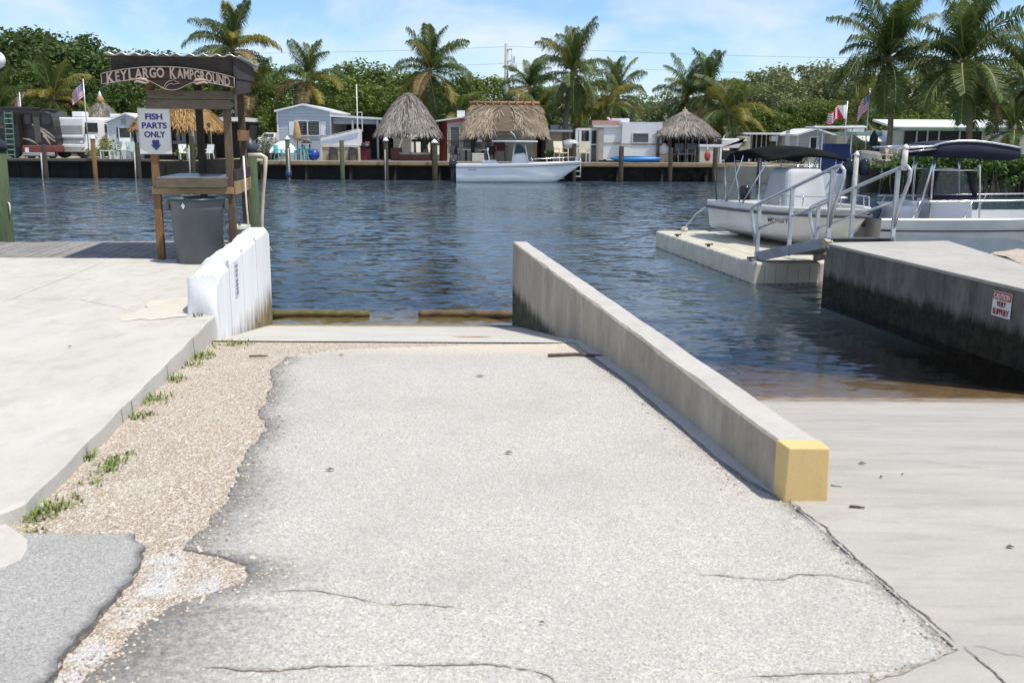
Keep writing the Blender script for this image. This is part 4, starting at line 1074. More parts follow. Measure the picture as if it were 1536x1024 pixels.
# console and windshield
mb = MB(); mb.hexa([(1.12, -.42, .3), (2.02, -.42, .3), (2.02, .42, .3), (1.12, .42, .3), (1.14, -.40, 1.36), (1.96, -.40, 1.34), (1.96, .40, 1.34), (1.14, .40, 1.36)]); cons = mb.build('console', GEL, t, bevel=.05)
ACR = pm('tinted_windshield', (.10, .12, .14), .1)
ACR.node_tree.nodes['Principled BSDF'].inputs['Alpha'].default_value = .45
mb = MB(); mb.hexa([(1.12, -.40, 1.35), (1.95, -.40, 1.35), (1.95, .40, 1.35), (1.12, .40, 1.35), (1.20, -.38, 1.93), (1.76, -.38, 1.93), (1.76, .38, 1.93), (1.20, .38, 1.93)])
mb.f = mb.f[2:]; mb.m = mb.m[2:]; mb.sm = mb.sm[2:]; mb.build('windshield', ACR, cons)
mb = MB(); mb.tube([(1.11, -.43, 1.40), (1.98, -.43, 1.40)], .045, 6); mb.tube([(1.11, -.43, 1.40), (1.20, -.42, 1.93)], .05, 6); mb.tube([(1.98, -.43, 1.40), (1.79, -.42, 1.93)], .045, 6); mb.build('windshield_trim', NAVY, cons)
for y in (-.5, .5):
    mb = MB()
    for xa, xm, xb in ((.80, 1.06, 1.12), (1.12, 1.10, 1.18), (2.10, 1.98, 1.95)):
        mb.tube([(xa, y, .66), (xm, y, 1.93), (xb, y, 2.32)], .021, 8)
    mb.tube([(1.06, y, 1.93), (1.98, y, 1.93)], .019, 8)
    mb.build('t_top_frame', STEEL, t)
def cany(u, v):
    u = max(0.0, min(1.0, u)); return (lerp(.95, 2.50, u), lerp(-.92, .92, v), 2.39+.09*math.sin(math.pi*u**.8)+.03*math.sin(math.pi*v)-.05*u)
mb = MB(); mb.grid(cany, 20, 10); cn = mb.build('t_top_canopy', NAVY, t); sd = cn.modifiers.new('s', 'SOLIDIFY'); sd.thickness = .05
def curt(u): return cany(u, 0)[2]-.13-.16*math.sin(math.pi*min(1, .12+u*.88))**.5-.03*u
mb = MB(); mb.grid(lambda u, v: (lerp(.95, 2.49, u), -.935, lerp(cany(u, 0)[2], curt(u), v)), 16, 2, True); mb.grid(lambda u, v: (2.495, lerp(-.93, .93, u), lerp(cany(1, 0)[2], curt(1), v)), 4, 2, True); mb.grid(lambda u, v: (lerp(.95, 2.49, u), .935, lerp(cany(u, 0)[2], curt(u), v)), 16, 2, True); sd = mb.build('canopy_curtain', NAVY, t).modifiers.new('s', 'SOLIDIFY'); sd.thickness = .02
mb = MB(); mb.tube([(lerp(.36, 2.52, i/20), -.95, 2.34+.05*i/6 if i < 6 else cany((lerp(.36, 2.52, i/20)-.95)/1.55, 0)[2]+.02) for i in range(21)], .022, 6); mb.tube([(.36, -.95, 2.34), (.36, .95, 2.34)], .02, 6); mb.tube([(.36, -.95, 2.27), (.95, -.95, 2.33)], .016, 6); mb.tube([(.36, .95, 2.34), (.98, .95, 2.38)], .02, 6); mb.build('t_top_rim', STEEL, t)
mb = MB(); mb.grid(lambda u, v: (lerp(.37, .95, u), lerp(-.9, .9, v), 2.34+.04*u+.02*math.sin(math.pi*v)), 3, 4); sd = mb.build('rear_shade', pm('shade_mesh', (.16, .19, .28), .8), t).modifiers.new('s', 'SOLIDIFY'); sd.thickness = .015
for x in (1.35, 1.9):
    mb = MB(); mb.box((x, -.2, 2.22), (.2, .12, .07)); mb.build('deck_light', W_PAINT, t, bevel=.01)
mb = MB()
for s_ in (-1, 1):
    mb.tube([(u*LnC, s_*(hb(u)-.1), sh(u)+.34+.03*u) for u in np.linspace(.10, .93, 14)], .015, 6)
    for u in (.13, .3, .5, .66, .8, .92): mb.tube([(u*LnC-.14, s_*(hb(u)-.06), sh(u)+.01), (u*LnC, s_*(hb(u)-.1), sh(u)+.36)], .013, 5)
mb.build('side_rail', STEEL, t)
mb = MB(); mb.box((.62, 0, .82), (.45, 1.3, .85)); mb.box((.78, 0, 1.12), (.10, 1.2, .42)); mb.build('leaning_seat', pm('seat_vinyl', (.68, .69, .70), .5), t, bevel=.06, seg=3)
mb = MB(); mb.ball((4.35, .1, 1.02), (.22, .22, .17)); mb.build('white_cushion', GEL, t)
pp = Vector(pt(.565, .055)); p2 = Vector(pt(.50, .055)); dd = pp-p2
lo_ = lettering('FL 8658PY', t, (pp.x-.02, pp.y-.035, .60), .1, BLACK, width=.62, height=.085, bold=.001)
lo_.rotation_euler = (R(90+20), 0, math.atan2(dd.y, dd.x))
mb = MB(); pq = Vector(pt(.70, .0)); mb.tube([(pq.x, pq.y+.08, pq.z+.03), (pq.x+.02, pq.y-.03, pq.z-.05), (pq.x-.02, pq.y+.02, .45), (pq.x-.09, pq.y+.12, .10)], .018, 6); mb.build('mooring_line', PVC, t)
lo_ = lettering('270', t, (.18, pt(.03, .10)[1]-.02, .53), .1, BLACK, width=.22, height=.07, bold=.001)

# boat moored stern-on farther down the canal
p = at(1238, 286, 49)
t = thing('outboard_cruiser', 'white boat with blue canvas and twin dark outboards moored stern towards us', 'boat', (p.x+.2, 47.4, 0), R(82))
hull_parts(t, 7.5, 2.6, .95, 1.3, .35, GEL, NAVY, floor=.4, rail_drop=.1)
for y in (-.98, -.30): outboard(t, -.3, y, .85, pm('cowling_blue_black', (.015, .022, .035), .15), DGREY, 1.5)
BLUC = pm('blue_canvas', (.008, .016, .075), .7, col2=(.012, .025, .11), ns=2)
mb = MB(); mb.hexa([(1.6, -.85, .6), (3.4, -.85, .6), (3.4, .6, .6), (1.6, .6, .6), (1.8, -.7, 2.35), (3.2, -.7, 2.35), (3.2, .5, 2.35), (1.8, .5, 2.35)]); mb.build('console_cover', BLUC, t, bevel=.1)
mb = MB(); mb.box((2.6, 0, 3.15), (3.0, 2.5, .10)); mb.build('hardtop', W_PAINT, t, bevel=.04)
for x in (1.8, 3.3):
    for y in (-.7, .7):
        mb = MB(); mb.tube([(x, y, .8), (x, y, 3.12)], .035, 6); mb.build('hardtop_post', W_PAINT, t)
# ------------------------------------------------------------------ far bank: land, seawall, dock
BANK = 61.5
LAND = pm('bank_marl', (.46, .42, .35), .95, col2=(.30, .29, .20), ns=.35)
def bank_y(x): return pw([-700, -60, 11.5, 15.0, 16.5, 19.5, 24, 60, 700], [BANK, BANK, BANK, 58, 52, 48.5, 47.5, 47, 47], x)
mb = MB(); xs = sorted(set(list(np.linspace(-700, 700, 41))+[-60, 11.5, 15, 16.5, 19.5, 24, 60]))
vs = []
for x in xs:
    y = bank_y(x)
    for yy, z in ((y, -2.6), (y, 1.0), (y+6, 1.06), (y+60, 1.1), (2500, 1.1)): vs.append((x, yy, z))
mb.add(vs, [(i*5+j, (i+1)*5+j, (i+1)*5+j+1, i*5+j+1) for i in range(len(xs)-1) for j in range(4)])
struct(mb.build('far_bank', LAND))
SEAW = pm('shaded_seawall', (.012, .0115, .011), .95, col2=(.024, .022, .018), ns=.9, bs=.5, bscale=3)  # near-black: the shade below the dock edge is put into the colour
class F:
    def __init__(s, px, Y, z=1.1): s.px = px; s.Y = Y; s.o = Vector((at(px, 235, Y).x, Y, z)); s.base = z
    def x(s, px): return at(px, 220, s.Y).x-s.o.x
    def z(s, py, px=None): return at(px or s.px, py, s.Y).z-s.base
t = thing('seawall', 'dark timber and rock seawall along the far side of the canal', 'seawall', (-22, BANK-.9, 0))
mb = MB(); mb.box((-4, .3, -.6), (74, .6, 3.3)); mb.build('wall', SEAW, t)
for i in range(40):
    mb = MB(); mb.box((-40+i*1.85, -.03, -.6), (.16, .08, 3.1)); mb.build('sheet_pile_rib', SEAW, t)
mb = MB(); mb.box((-20.5, -.25, 1.08), (41, 1.2, .14)); mb.build('cap', wood('seawall_cap', (.12, .11, .10), (.07, .065, .06), sx=(.5, 6, 6)), t, bevel=.02)
xd0, xd1 = at(392, 240, 60).x, at(1196, 240, 60).x
t = thing('dock', 'long timber dock with pale edge board in front of the trailers', 'dock', (xd0, 60.0, 0))
LD = xd1-xd0
mb = MB(); x = 0; rr = random.Random(6)
while x < LD: mb.box((x+.14, .9, 1.09), (.27, 2.2, .04)); x += .28
mb.build('planks', W_DECK, t)
mb = MB(); mb.box((LD/2, -.22, 1.0), (LD, .05, .2)); mb.build('edge_board', W_FASCIA, t)
mb = MB(); mb.box((LD/2, .5, .9), (LD, .1, .2)); mb.build('joist', W_DARK, t)
for i in range(13):
    mb = MB(); mb.tube([(i*LD/12, .1, -2.5), (i*LD/12, .1, .98)], .13, 8); mb.build('dock_leg', W_PILE, t)
t = thing('rock_bank', 'dark rocky bank under the right half of the dock', 'rocks', (7, 61.2, 0))
mb = MB(); rr = random.Random(8)
for i in range(110): mb.ball((rr.uniform(-4, 6.5), rr.uniform(-.5, .1), rr.uniform(-.3, .75)), (rr.uniform(.2, .5), .3, rr.uniform(.15, .35)), 7, 5)
mb.build('boulders', pm('shaded_rock', (.018, .017, .015), .9, col2=(.045, .042, .03), ns=2, bs=.5, bscale=6), t)  # rock colour lowered to carry the shade under the dock

# mooring pilings in front of the far bank
WCAP = pm('white_cap', (.75, .75, .74), .5)
def piling(px, ytop, Y, cap, lab, r=.135, ring=None, pipe=None, mat_=None):
    f = F(px, Y, 0); t = thing('piling', lab, 'piling', (f.o.x, Y, 0), 0, 'pilings along the far dock')
    zt = f.z(ytop, px); mb = MB(); mb.tube([(0, 0, -2.5), (0, 0, zt-.1)], [r*1.05, r], 10); mb.build('post', mat_ or W_PILE, t)
    if cap:
        mb = MB(); mb.lathe([(r*1.25, zt-.16), (r*1.25, zt-.08), (.001, zt+.1)], n=10); mb.build('cap', WCAP, t)
    if ring:
        mb = MB(); mb.lathe([(r*1.35, .15), (r*1.5, .3), (r*1.35, .55)], n=10); mb.build('bumper_ring', ring, t)
    if pipe:
        mb = MB(); mb.tube([(-.19*pipe, -.1, -.4), (-.16*pipe, -.1, zt-.65)], .04, 7); mb.build('white_pipe', pm('weathered_pvc', (.50, .50, .47), .5, col2=(.36, .35, .32), ns=2), t)
    return t
GP = wood('green_mossy_post', (.085, .10, .06), (.05, .06, .035), sx=(6, 6, .5))
piling(67, 214, 59.4, 0, 'dark piling with a leaning white pipe before the dark motorhome', pipe=1)
piling(141, 205, 59.4, 1, 'brown piling with white cap in front of the white motorhome', mat_=wood('brown_piling', (.20, .12, .06), (.10, .06, .035), sx=(6, 6, .5)))
piling(207, 212, 59.4, 0, 'dark piling left of the FISH PARTS sign', pipe=1)
piling(289, 202, 59.4, 0, 'dark piling with white pipe seen above the cutting table', pipe=1)
piling(432, 206, 59.3, 1, 'white capped piling with blue ring by the turquoise chairs', ring=pm('blue_ring', (.02, .03, .12), .5), mat_=GP, pipe=-.3)
piling(513, 208, 59.3, 0, 'mossy green piling before the slanted white boat shelter', mat_=GP)
piling(579, 208, 59.3, 1, 'white capped piling at the left post of the tall grey tiki hut', pipe=.2)
piling(652, 211, 59.3, 1, 'white capped dark piling at the right side of the tall grey tiki hut', r=.17)
piling(861, 212, 59.3, 1, 'dark piling with white pointed cap behind the moored boat bow')
piling(932, 217, 59.2, 0, 'black piling in front of the blue kayak', r=.15)
piling(1006, 219, 59.0, 0, 'dark piling in front of the left post of the round tiki hut')
piling(1073, 219, 58.8, 0, 'dark piling in front of the cream dock box', r=.15)
piling(1140, 226, 58.4, 0, 'dark piling under the black bimini')
piling(1285, 229, 46.4, 1, 'pale grey piling beside the twin dark outboards', mat_=pm('pale_post', (.48, .47, .44), .8, col2=(.36, .35, .33), ns=4), r=.11)

# ------------------------------------------------------------------ generic buildings
def box_wall(mb, x0, x1, y0, y1, z0, z1): mb.box(((x0+x1)/2, (y0+y1)/2, (z0+z1)/2), (x1-x0, y1-y0, z1-z0))
def window(t, x0, x1, z0, z1, y, trim=W_PAINT, glass=GLASS_D, bars=0, nm='window', slats=0):
    mb = MB(); w_ = .06
    mb.box(((x0+x1)/2, y-.03, z1+w_/2), (x1-x0+2*w_, .07, w_)); mb.box(((x0+x1)/2, y-.03, z0-w_/2), (x1-x0+2*w_, .07, w_))
    mb.box((x0-w_/2, y-.03, (z0+z1)/2), (w_, .069, z1-z0)); mb.box((x1+w_/2, y-.03, (z0+z1)/2), (w_, .069, z1-z0))
    for i in range(bars): mb.box((lerp(x0, x1, (i+1)/(bars+1)), y-.028, (z0+z1)/2), (.06, .05, z1-z0))
    o = mb.build(nm, trim, t)
    mb = MB(); mb.box(((x0+x1)/2, y-.012, (z0+z1)/2), (x1-x0, .02, z1-z0)); mb.build('pane', glass, o)
    if slats:
        mb = MB()
        for i in range(slats): mb.box(((x0+x1)/2, y-.03, lerp(z0, z1, (i+.5)/slats)), (x1-x0, .03, .025))
        mb.build('louvre', pm('louvre_grey', (.22, .23, .24), .5), o)
    return o
ROOFW = pm('white_metal_roof', (.78, .79, .80), .4, col2=(.68, .69, .70), ns=2)
def gable_house(t, x0, x1, zE, zP, depth, wallm, roofm, xp=None, over=.15, front='gable'):
    xp = (x0+x1)/2 if xp is None else xp
    mb = MB(); mb.prism([(x0, 0, -.2), (x1, 0, -.2), (x1, 0, zE), (xp, 0, zP), (x0, 0, zE)], (0, depth, 0)); mb.build('wall', wallm, t)
    mb = MB(); th = .10
    sl, sr = (zP-zE)/(xp-x0), (zP-zE)/(x1-xp)
    mb.prism([(x0-over, -.25, zE-over*sl+.01), (xp, -.25, zP+.01), (xp, -.25, zP+th+.02), (x0-over, -.25, zE-over*sl+th+.02)], (0, depth+.5, 0))
    mb.prism([(xp+.001, -.25, zP+.01), (x1+over, -.25, zE-over*sr+.01), (x1+over, -.25, zE-over*sr+th+.02), (xp+.001, -.25, zP+th+.02)], (0, depth+.5, 0))
    mb.build('roof', roofm, t)
    for x in (x0, x1):
        mb = MB(); mb.box((x, -.012, zE/2-.05), (.09, .06, zE+.1)); mb.build('corner_trim', W_PAINT, t)

# thatch ------------------------------------------------------------
def thatch_mat(name, cols):
    m, nt, b = new_mat(name); b.inputs['Roughness'].default_value = .95; b.inputs['Specular IOR Level'].default_value = .1
    r = nt.nodes.new('ShaderNodeNewGeometry').outputs['Random Per Island']
    n = _noise(nt, obj_co(nt), 1.3, 4, .6)
    c = _ramp(nt, r, [(0, cols[0]), (.35, cols[1]), (.7, cols[2]), (1, cols[3])])
    c = _mix(nt, _ramp(nt, n, [(.45, 0), (.7, .5)]), c, tuple(x*.6 for x in cols[1]))
    nt.links.new(c, b.inputs['Base Color']); return m
TH_GREY = thatch_mat('grey_thatch', [(.10, .09, .08), (.22, .20, .18), (.31, .285, .26), (.42, .39, .36)])
TH_TAN = thatch_mat('tan_thatch', [(.12, .095, .07), (.26, .205, .15), (.34, .28, .215), (.45, .39, .31)])
TH_BROWN = thatch_mat('brown_thatch', [(.15, .085, .03), (.34, .20, .08), (.42, .27, .12), (.52, .37, .19)])
def thatch(t, a, b, ra, rb, zr, ze, mat_, n=1600, bulge=.75, seed=1, fringe=.35, yc=0.0, rnd=4.0, name='thatch_roof', ln=.55, jit=.06):
    """hipped or conical thatch: eave superellipse a x b, ridge ra x rb"""
    rr = random.Random(seed)
    def se(u, A, B, p):
        c, s = math.cos(6.28318*u), math.sin(6.28318*u)
        return A*math.copysign(abs(c)**(2/p), c), B*math.copysign(abs(s)**(2/p), s)
    def P(u, v):
        ex, ey = se(u, a, b, rnd); rx, ry = se(u, ra, rb, 2.0)
        k = v**bulge if bulge < 1 else 1-(1-v)**(1/bulge) if False else v**bulge
        return Vector((lerp(rx, ex, k), yc+lerp(ry, ey, k), lerp(zr, ze, v)))
    mb = MB(); mb.grid(lambda u, v: P(u, v)-Vector((0, 0, .03)), 48, 10, True, True)
    mb.add([(0, yc, zr-.02)]+[tuple(P(i/24, 0)) for i in range(24)], [(0, 1+i, 1+(i+1) % 24) for i in range(24)])
    mb.smooth = False
    for i in range(int(n*1.7)):
        u = rr.random(); v = rr.random()**.62; e = rr.random() < .2
        if e: v = rr.uniform(.93, 1.0)
        p0 = P(u, max(v-.06, 0)); p1 = P(u+rr.uniform(-.004, .004), min(v+.06, 1.0))
        d = (p1-p0).normalized(); side = (P(u+.01, v)-P(u-.01, v)).normalized(); nr = side.cross(d); nr = nr if nr.z > 0 else -nr
        L_ = ln*rr.uniform(.6, 1.3); wd = rr.uniform(.014, .036)
        if e: d = (d*.45+Vector((0, 0, -1))).normalized(); L_ = fringe*rr.uniform(.4, 1.25)
        d = (d+side*rr.uniform(-.25, .25)).normalized()
        q0 = P(u, v)+nr*.01; q1 = q0+d*L_+nr*rr.uniform(.015, jit*.6)
        mb.add([q0-side*wd, q0+side*wd, q1+side*wd*.5, q1-side*wd*.5], [(0, 1, 2, 3)])
    return mb.build(name, mat_, t)
def posts(t, xs, ys, h, r=.075, mt=None, z0=0.0):
    for x in xs:
        for y in ys:
            mb = MB(); mb.tube([(x, y, z0), (x, y, h)], r, 8); mb.build('post', mt or W_OLDPOST, t)

# ---- 1 dark motorhome
f = F(40, 64); t = thing('motorhome', 'large dark brown motorhome with pale swoosh stripes at the far left', 'motorhome', f.o)
DB = pm('dark_brown_paint', (.022, .018, .016), .3, col2=(.03, .024, .021), ns=.4)
x0, x1, zt = f.x(-110), f.x(85), f.z(164)
mb = MB(); mb.prism([(x0, 0, .35), (x1, 0, .35), (x1+.05, 0, 1.2), (x1-.15, 0, zt-.45), (x1-.6, 0, zt-.12), (x0, 0, zt)], (0, 2.6, 0)); mb.build('body', DB, t, bevel=.05)
mb = MB(); box_wall(mb, f.x(-70), f.x(36), -.45, -.01, .7, zt-.3); mb.build('slide_out', DB, t)
STR = pm('stripe_beige', (.46, .41, .33), .4); STR2 = pm('panel_taupe', (.11, .095, .075), .4)
def swoosh(pix, w_):
    mb = MB(); pts = [(f.x(px), -.02, f.z(py)) for px, py in pix]
    for i in range(len(pts)-1):
        (ax, ay, az), (bx, by, bz) = pts[i], pts[i+1]; wa = w_*(1-abs(i/(len(pts)-1)-.5)*1.2); wb = w_*(1-abs((i+1)/(len(pts)-1)-.5)*1.2)
        mb.prism([(ax, ay, az-wa), (bx, by, bz-wb), (bx, by, bz+wb), (ax, ay, az+wa)], (0, .015, 0))
    mb.build('stripe', STR, t)
swoosh([(44, 183), (52, 187), (60, 193), (70, 201), (78, 208), (84, 212)], .10)
swoosh([(60, 190), (68, 194), (76, 200), (84, 207)], .07)
swoosh([(66, 203), (70, 206), (73, 211), (76, 216)], .16)
swoosh([(35, 208), (44, 209), (52, 213), (60, 219)], .07)
mb = MB(); box_wall(mb, f.x(54), f.x(63), -.05, -.012, f.z(214), f.z(176)); mb.build('door', STR2, t)
for a, b in ((6, 30), (40, 50), (66, 80)):
    window(t, f.x(a), f.x(b), f.z(186), f.z(172), -.46 if a < 30 else -.01, trim=BLACK)
mb = MB(); box_wall(mb, f.x(-5), f.x(14), -.48, -.455, f.z(193), f.z(183)); mb.build('side_panel', pm('panel_rust', (.22, .12, .075), .5), t)
mb = MB()
for px in (-40, 20, 62): mb.tube([(f.x(px), -.05, .42), (f.x(px), .3, .42)], .42, 16)
mb.build('wheel', BLACK, t)
mb = MB(); mb.box((f.x(20), 1.3, zt+.02), (2.2, 1.0, .3)); mb.box((f.x(64), 1.3, zt-.05), (.8, .8, .22)); mb.build('roof_unit', DB, t, bevel=.08)
f2 = F(14, 63); t = thing('ladder', 'green step ladder leaning on the dark motorhome', 'ladder', f2.o)
mb = MB()
for px in (9, 21): mb.bar((f2.x(px+2), -.15, 0), (f2.x(px-2), .35, f2.z(167)), .06, .05)
mb.build('rail', pm('ladder_green', (.03, .15, .10), .5), t)
for i in range(9):
    mb = MB(); k = .08+i*.11; mb.bar((lerp(f2.x(11), f2.x(7), k), lerp(-.15, .35, k), lerp(0, f2.z(167), k)), (lerp(f2.x(23), f2.x(19), k), lerp(-.15, .35, k), lerp(0, f2.z(167), k)), .07, .03); mb.build('step', pm('ladder_step', (.55, .62, .58), .5), t)
f2 = F(57, 62.6); t = thing('tow_dolly', 'low red trailer with white plate in front of the dark motorhome', 'trailer', f2.o)
mb = MB(); box_wall(mb, f2.x(33), f2.x(82), 0, 1.4, .42, .82); mb.build('bed', pm('faded_red', (.20, .045, .045), .6, col2=(.14, .03, .03), ns=3), t, bevel=.06)
mb = MB(); box_wall(mb, f2.x(34), f2.x(81), -.05, .05, .18, .40); mb.build('bumper', pm('bumper_grey', (.35, .35, .35), .4), t, bevel=.03)
mb = MB(); box_wall(mb, f2.x(38), f2.x(43), -.08, -.02, .38, .68); mb.build('number_plate', W_PAINT, t)
mb = MB()
for px in (42, 74): mb.tube([(f2.x(px), .2, .3), (f2.x(px), .45, .3)], .3, 14)
mb.build('wheel', BLACK, t)

# ---- 2 white motorhome
f = F(125, 65); t = thing('motorhome', 'white motorhome facing the water with blank grey windscreen', 'motorhome', f.o)
RVW = pm('rv_white', (.74, .75, .76), .35, col2=(.66, .67, .68), ns=1)
x0, xm, x1 = f.x(88), f.x(128), f.x(166); zt = f.z(174)
mb = MB(); mb.hexa([(x0, 0, .4), (xm, 0, .4), (x1, 3.8, .4), (x0+1.4, 4.0, .4), (x0+.03, .0, zt-.1), (xm-.03, .0, zt-.1), (x1, 3.8, zt-.05), (x0+1.4, 4, zt-.05)]); mb.build('body', RVW, t, bevel=.09)
mb = MB(); mb.box(((x0+xm)/2, -.06, f.z(195)), (xm-x0-.15, .06, f.z(188)-f.z(202))); mb.build('windscreen', pm('screen_grey', (.33, .34, .34), .25, col2=(.27, .28, .28), ns=1), t, bevel=.04)
mb = MB(); mb.box(((x0+xm)/2, -.03, f.z(205)), (xm-x0-.05, .2, .22)); mb.build('nose_band', RVW, t, bevel=.06)
mb = MB(); mb.box(((x0+xm)/2, -.02, f.z(213)), (xm-x0-.15, .12, .42)); mb.build('grille', pm('grille_grey', (.24, .24, .25), .5, col2=(.4, .4, .4), ns=8), t)
mb = MB(); mb.box(((x0+xm)/2, -.1, f.z(219)), (xm-x0, .22, .2)); mb.build('bumper', RVW, t, bevel=.04)
for px in (91, 124):
    mb = MB(); mb.box((f.x(px), -.09, f.z(213)), (.16, .06, .14)); mb.build('headlight', GEL, t)
dx, dy = x1-xm, 3.8; ln_ = math.hypot(dx, dy); rz = math.atan2(dy, dx)
for a, b, z0, z1 in ((.03, .27, 198, 184), (.42, .55, 198, 186), (.62, .78, 198, 187)):
    e = MB(); p0 = Vector((xm, 0, 0)); dr_ = Vector((dx, dy, 0))/ln_
    c_ = p0+dr_*(ln_*(a+b)/2); e.box((c_.x+.02, c_.y-.01, (f.z(z0)+f.z(z1))/2), (ln_*(b-a), .06, f.z(z1)-f.z(z0)), rz); e.build('window', GLASS_D, t)
mb = MB(); mb.box(((x0+xm)/2+.2, 1.2, zt+.12), (.75, .9, .34)); mb.box((x1-.6, 2.8, zt+.08), (.6, .8, .24)); mb.build('roof_unit', RVW, t, bevel=.06)
mb = MB(); mb.box((x0-.22, -.1, f.z(196)), (.06, .2, .55)); mb.box((xm+.16, -.1, f.z(196)), (.06, .2, .45)); mb.build('mirror', BLACK, t)
mb = MB()
for px in (93, 122): mb.tube([(f.x(px), .1, .4), (f.x(px), .5, .4)], .4, 14)
mb.build('wheel', BLACK, t)

# ---- 3 pointed grey hut with white tip
f = F(157, 74); t = thing('tiki_hut', 'pointed grey thatched hut with white tip behind the white motorhome', 'hut', f.o)
ew = f.x(190); thatch(t, ew, ew, .12, .12, f.z(150), f.z(186), TH_GREY, 700, .9, 11, rnd=2.2)
mb = MB(); mb.lathe([(.42, f.z(156)), (.2, f.z(146)), (.12, f.z(144))], n=12); mb.build('ridge_thatch', TH_BROWN, t)
mb = MB(); mb.lathe([(.22, f.z(148)), (.001, f.z(136))], n=12); mb.build('tip', WCAP, t)
posts(t, (-ew*.75, ew*.75), (-ew*.7, ew*.7), f.z(184))

# ---- 4 small white gabled cottage
f = F(192, 66); t = thing('cottage', 'small white gabled cottage with dark shutters left of the brown tiki hut', 'house', f.o)
SID_W = siding('white_siding', (.62, .66, .70), .18, .6)
gable_house(t, f.x(164), f.x(222), f.z(184), f.z(172), 4.5, SID_W, ROOFW)
window(t, f.x(181), f.x(197), f.z(207), f.z(192), -.005, bars=0)
for a, b in ((177, 180.6), (197.6, 201)):
    mb = MB(); box_wall(mb, f.x(a), f.x(b), -.05, -.01, f.z(207), f.z(191.5)); mb.build('shutter', pm('dark_green_shutter', (.015, .035, .035), .6), t)
mb = MB(); mb.box((f.x(188), -.03, f.z(182)), (.3, .05, .32)); mb.build('vent', pm('vent_grey', (.35, .37, .38), .6), t)

# ---- 5 brown tiki hut
f = F(256, 63.5); t = thing('tiki_hut', 'shaggy brown thatched tiki hut behind the FISH PARTS sign', 'hut', f.o)
thatch(t, f.x(322), 1.9, f.x(285), .25, f.z(156), f.z(188), TH_BROWN, 1900, .6, 12, fringe=.55, rnd=3.5, yc=2.0)
posts(t, (f.x(200), f.x(254), f.x(312)), (.4, 3.6), f.z(184), .10, W_PILE)
mb = MB(); box_wall(mb, f.x(205), f.x(310), 1.2, 1.9, 0, .95); mb.build('bar_counter', W_DARK, t)
# ---- 6 white flat-roofed trailer behind
f = F(330, 68); t = thing('trailer_home', 'white trailer with flat roof and screened porch seen through the station posts', 'trailer home', f.o)
mb = MB(); box_wall(mb, f.x(215), f.x(290), .6, 5, 0, f.z(180)); mb.build('wall', SID_W, t)
mb = MB(); box_wall(mb, f.x(225), f.x(368), -.3, 5.2, f.z(182), f.z(176)); mb.build('roof', ROOFW, t)
mb = MB(); box_wall(mb, f.x(291), f.x(366), 2.0, 4.9, 0, f.z(183)); mb.build('porch_screen', pm('porch_dark', (.03, .032, .035), .6), t)
for px in (292, 318, 345, 364):
    mb = MB(); mb.box((f.x(px), -.2, f.z(210)), (.09, .09, f.z(183))); mb.build('porch_post', W_PAINT, t)
for a, b in ((253, 262), (266, 270)): window(t, f.x(a), f.x(b), f.z(212), f.z(192), .59)

# ---- 8 grey gabled house with carport
f = F(457, 65); t = thing('house', 'grey-blue gabled house with carport left of the tall grey tiki hut', 'house', f.o)
SID_G = siding('grey_blue_siding', (.46, .51, .57), .21, .6)
gable_house(t, f.x(418), f.x(497), f.z(168), f.z(158.5), 7, SID_G, ROOFW)
window(t, f.x(445), f.x(480), f.z(203), f.z(182), -.005, bars=1, slats=5)
for a, b in ((435, 443), (482, 490)):
    mb = MB(); box_wall(mb, f.x(a), f.x(b), -.05, -.01, f.z(203), f.z(182.5)); mb.build('shutter', W_PAINT, t)
mb = MB(); mb.prism([(f.x(498)-.03, -.3, f.z(175)), (f.x(600), -.3, f.z(180.5)), (f.x(600), -.3, f.z(177.5)), (f.x(498)-.03, -.3, f.z(172))], (0, 6.5, 0)); mb.build('carport_roof', ROOFW, t)
mb = MB(); box_wall(mb, f.x(499), f.x(575), 5.5, 5.7, -.1, f.z(178)); mb.build('carport_back', pm('carport_dark', (.035, .037, .04), .8), t)
mb = MB(); box_wall(mb, f.x(499), f.x(568), .4, .5, f.z(186), f.z(177)); mb.build('carport_valance', SID_G, t)
for px in (530, 567):
    mb = MB(); mb.box((f.x(px), 0, f.z(180)/2), (.12, .12, f.z(180))); mb.build('carport_post', W_PAINT, t)
# TV mast
f2 = F(537.5, 63); t = thing('antenna_mast', 'thin white mast rising beside the slanted white shelter', 'mast', f2.o)
mb = MB(); mb.tube([(0, 0, 0), (0, 0, f2.z(127))], [.05, .03], 8); mb.build('pole', PVC, t)
mb = MB(); mb.bar((0, 0, 3.0), (.3, 0, 3.0), .04, .04); mb.bar((.3, 0, 3.0), (.3, 0, 1.8), .04, .04); mb.build('bracket', W_PAINT, t)
# white slanted shelter
f2 = F(511, 62.4); t = thing('storage_shelter', 'white storage box with slanting roof on tan panels on the dock', 'shed', f2.o)
mb = MB(); mb.prism([(f2.x(481), 0, f2.z(219)), (f2.x(539), 0, f2.z(219)), (f2.x(539), 0, f2.z(194)), (f2.x(481), 0, f2.z(208))], (0, 1.2, 0)); mb.build('hood', W_PAINT, t, bevel=.02)
mb = MB(); mb.bar((f2.x(479), -.1, f2.z(207)), (f2.x(541), -.1, f2.z(192.5)), .08, .05); mb.build('roof_edge', pm('edge_grey', (.5, .48, .46), .6), t)
mb = MB(); box_wall(mb, f2.x(481), f2.x(538), .02, 1.2, 0, f2.z(219)-.005); mb.build('tan_panel', pm('tan_panel', (.42, .34, .25), .7, col2=(.36, .29, .21), ns=3), t)
mb = MB()
for px in (482, 538.5): mb.box((f2.x(px), -.01, f2.z(220)/2), (.1, .06, f2.z(220)))
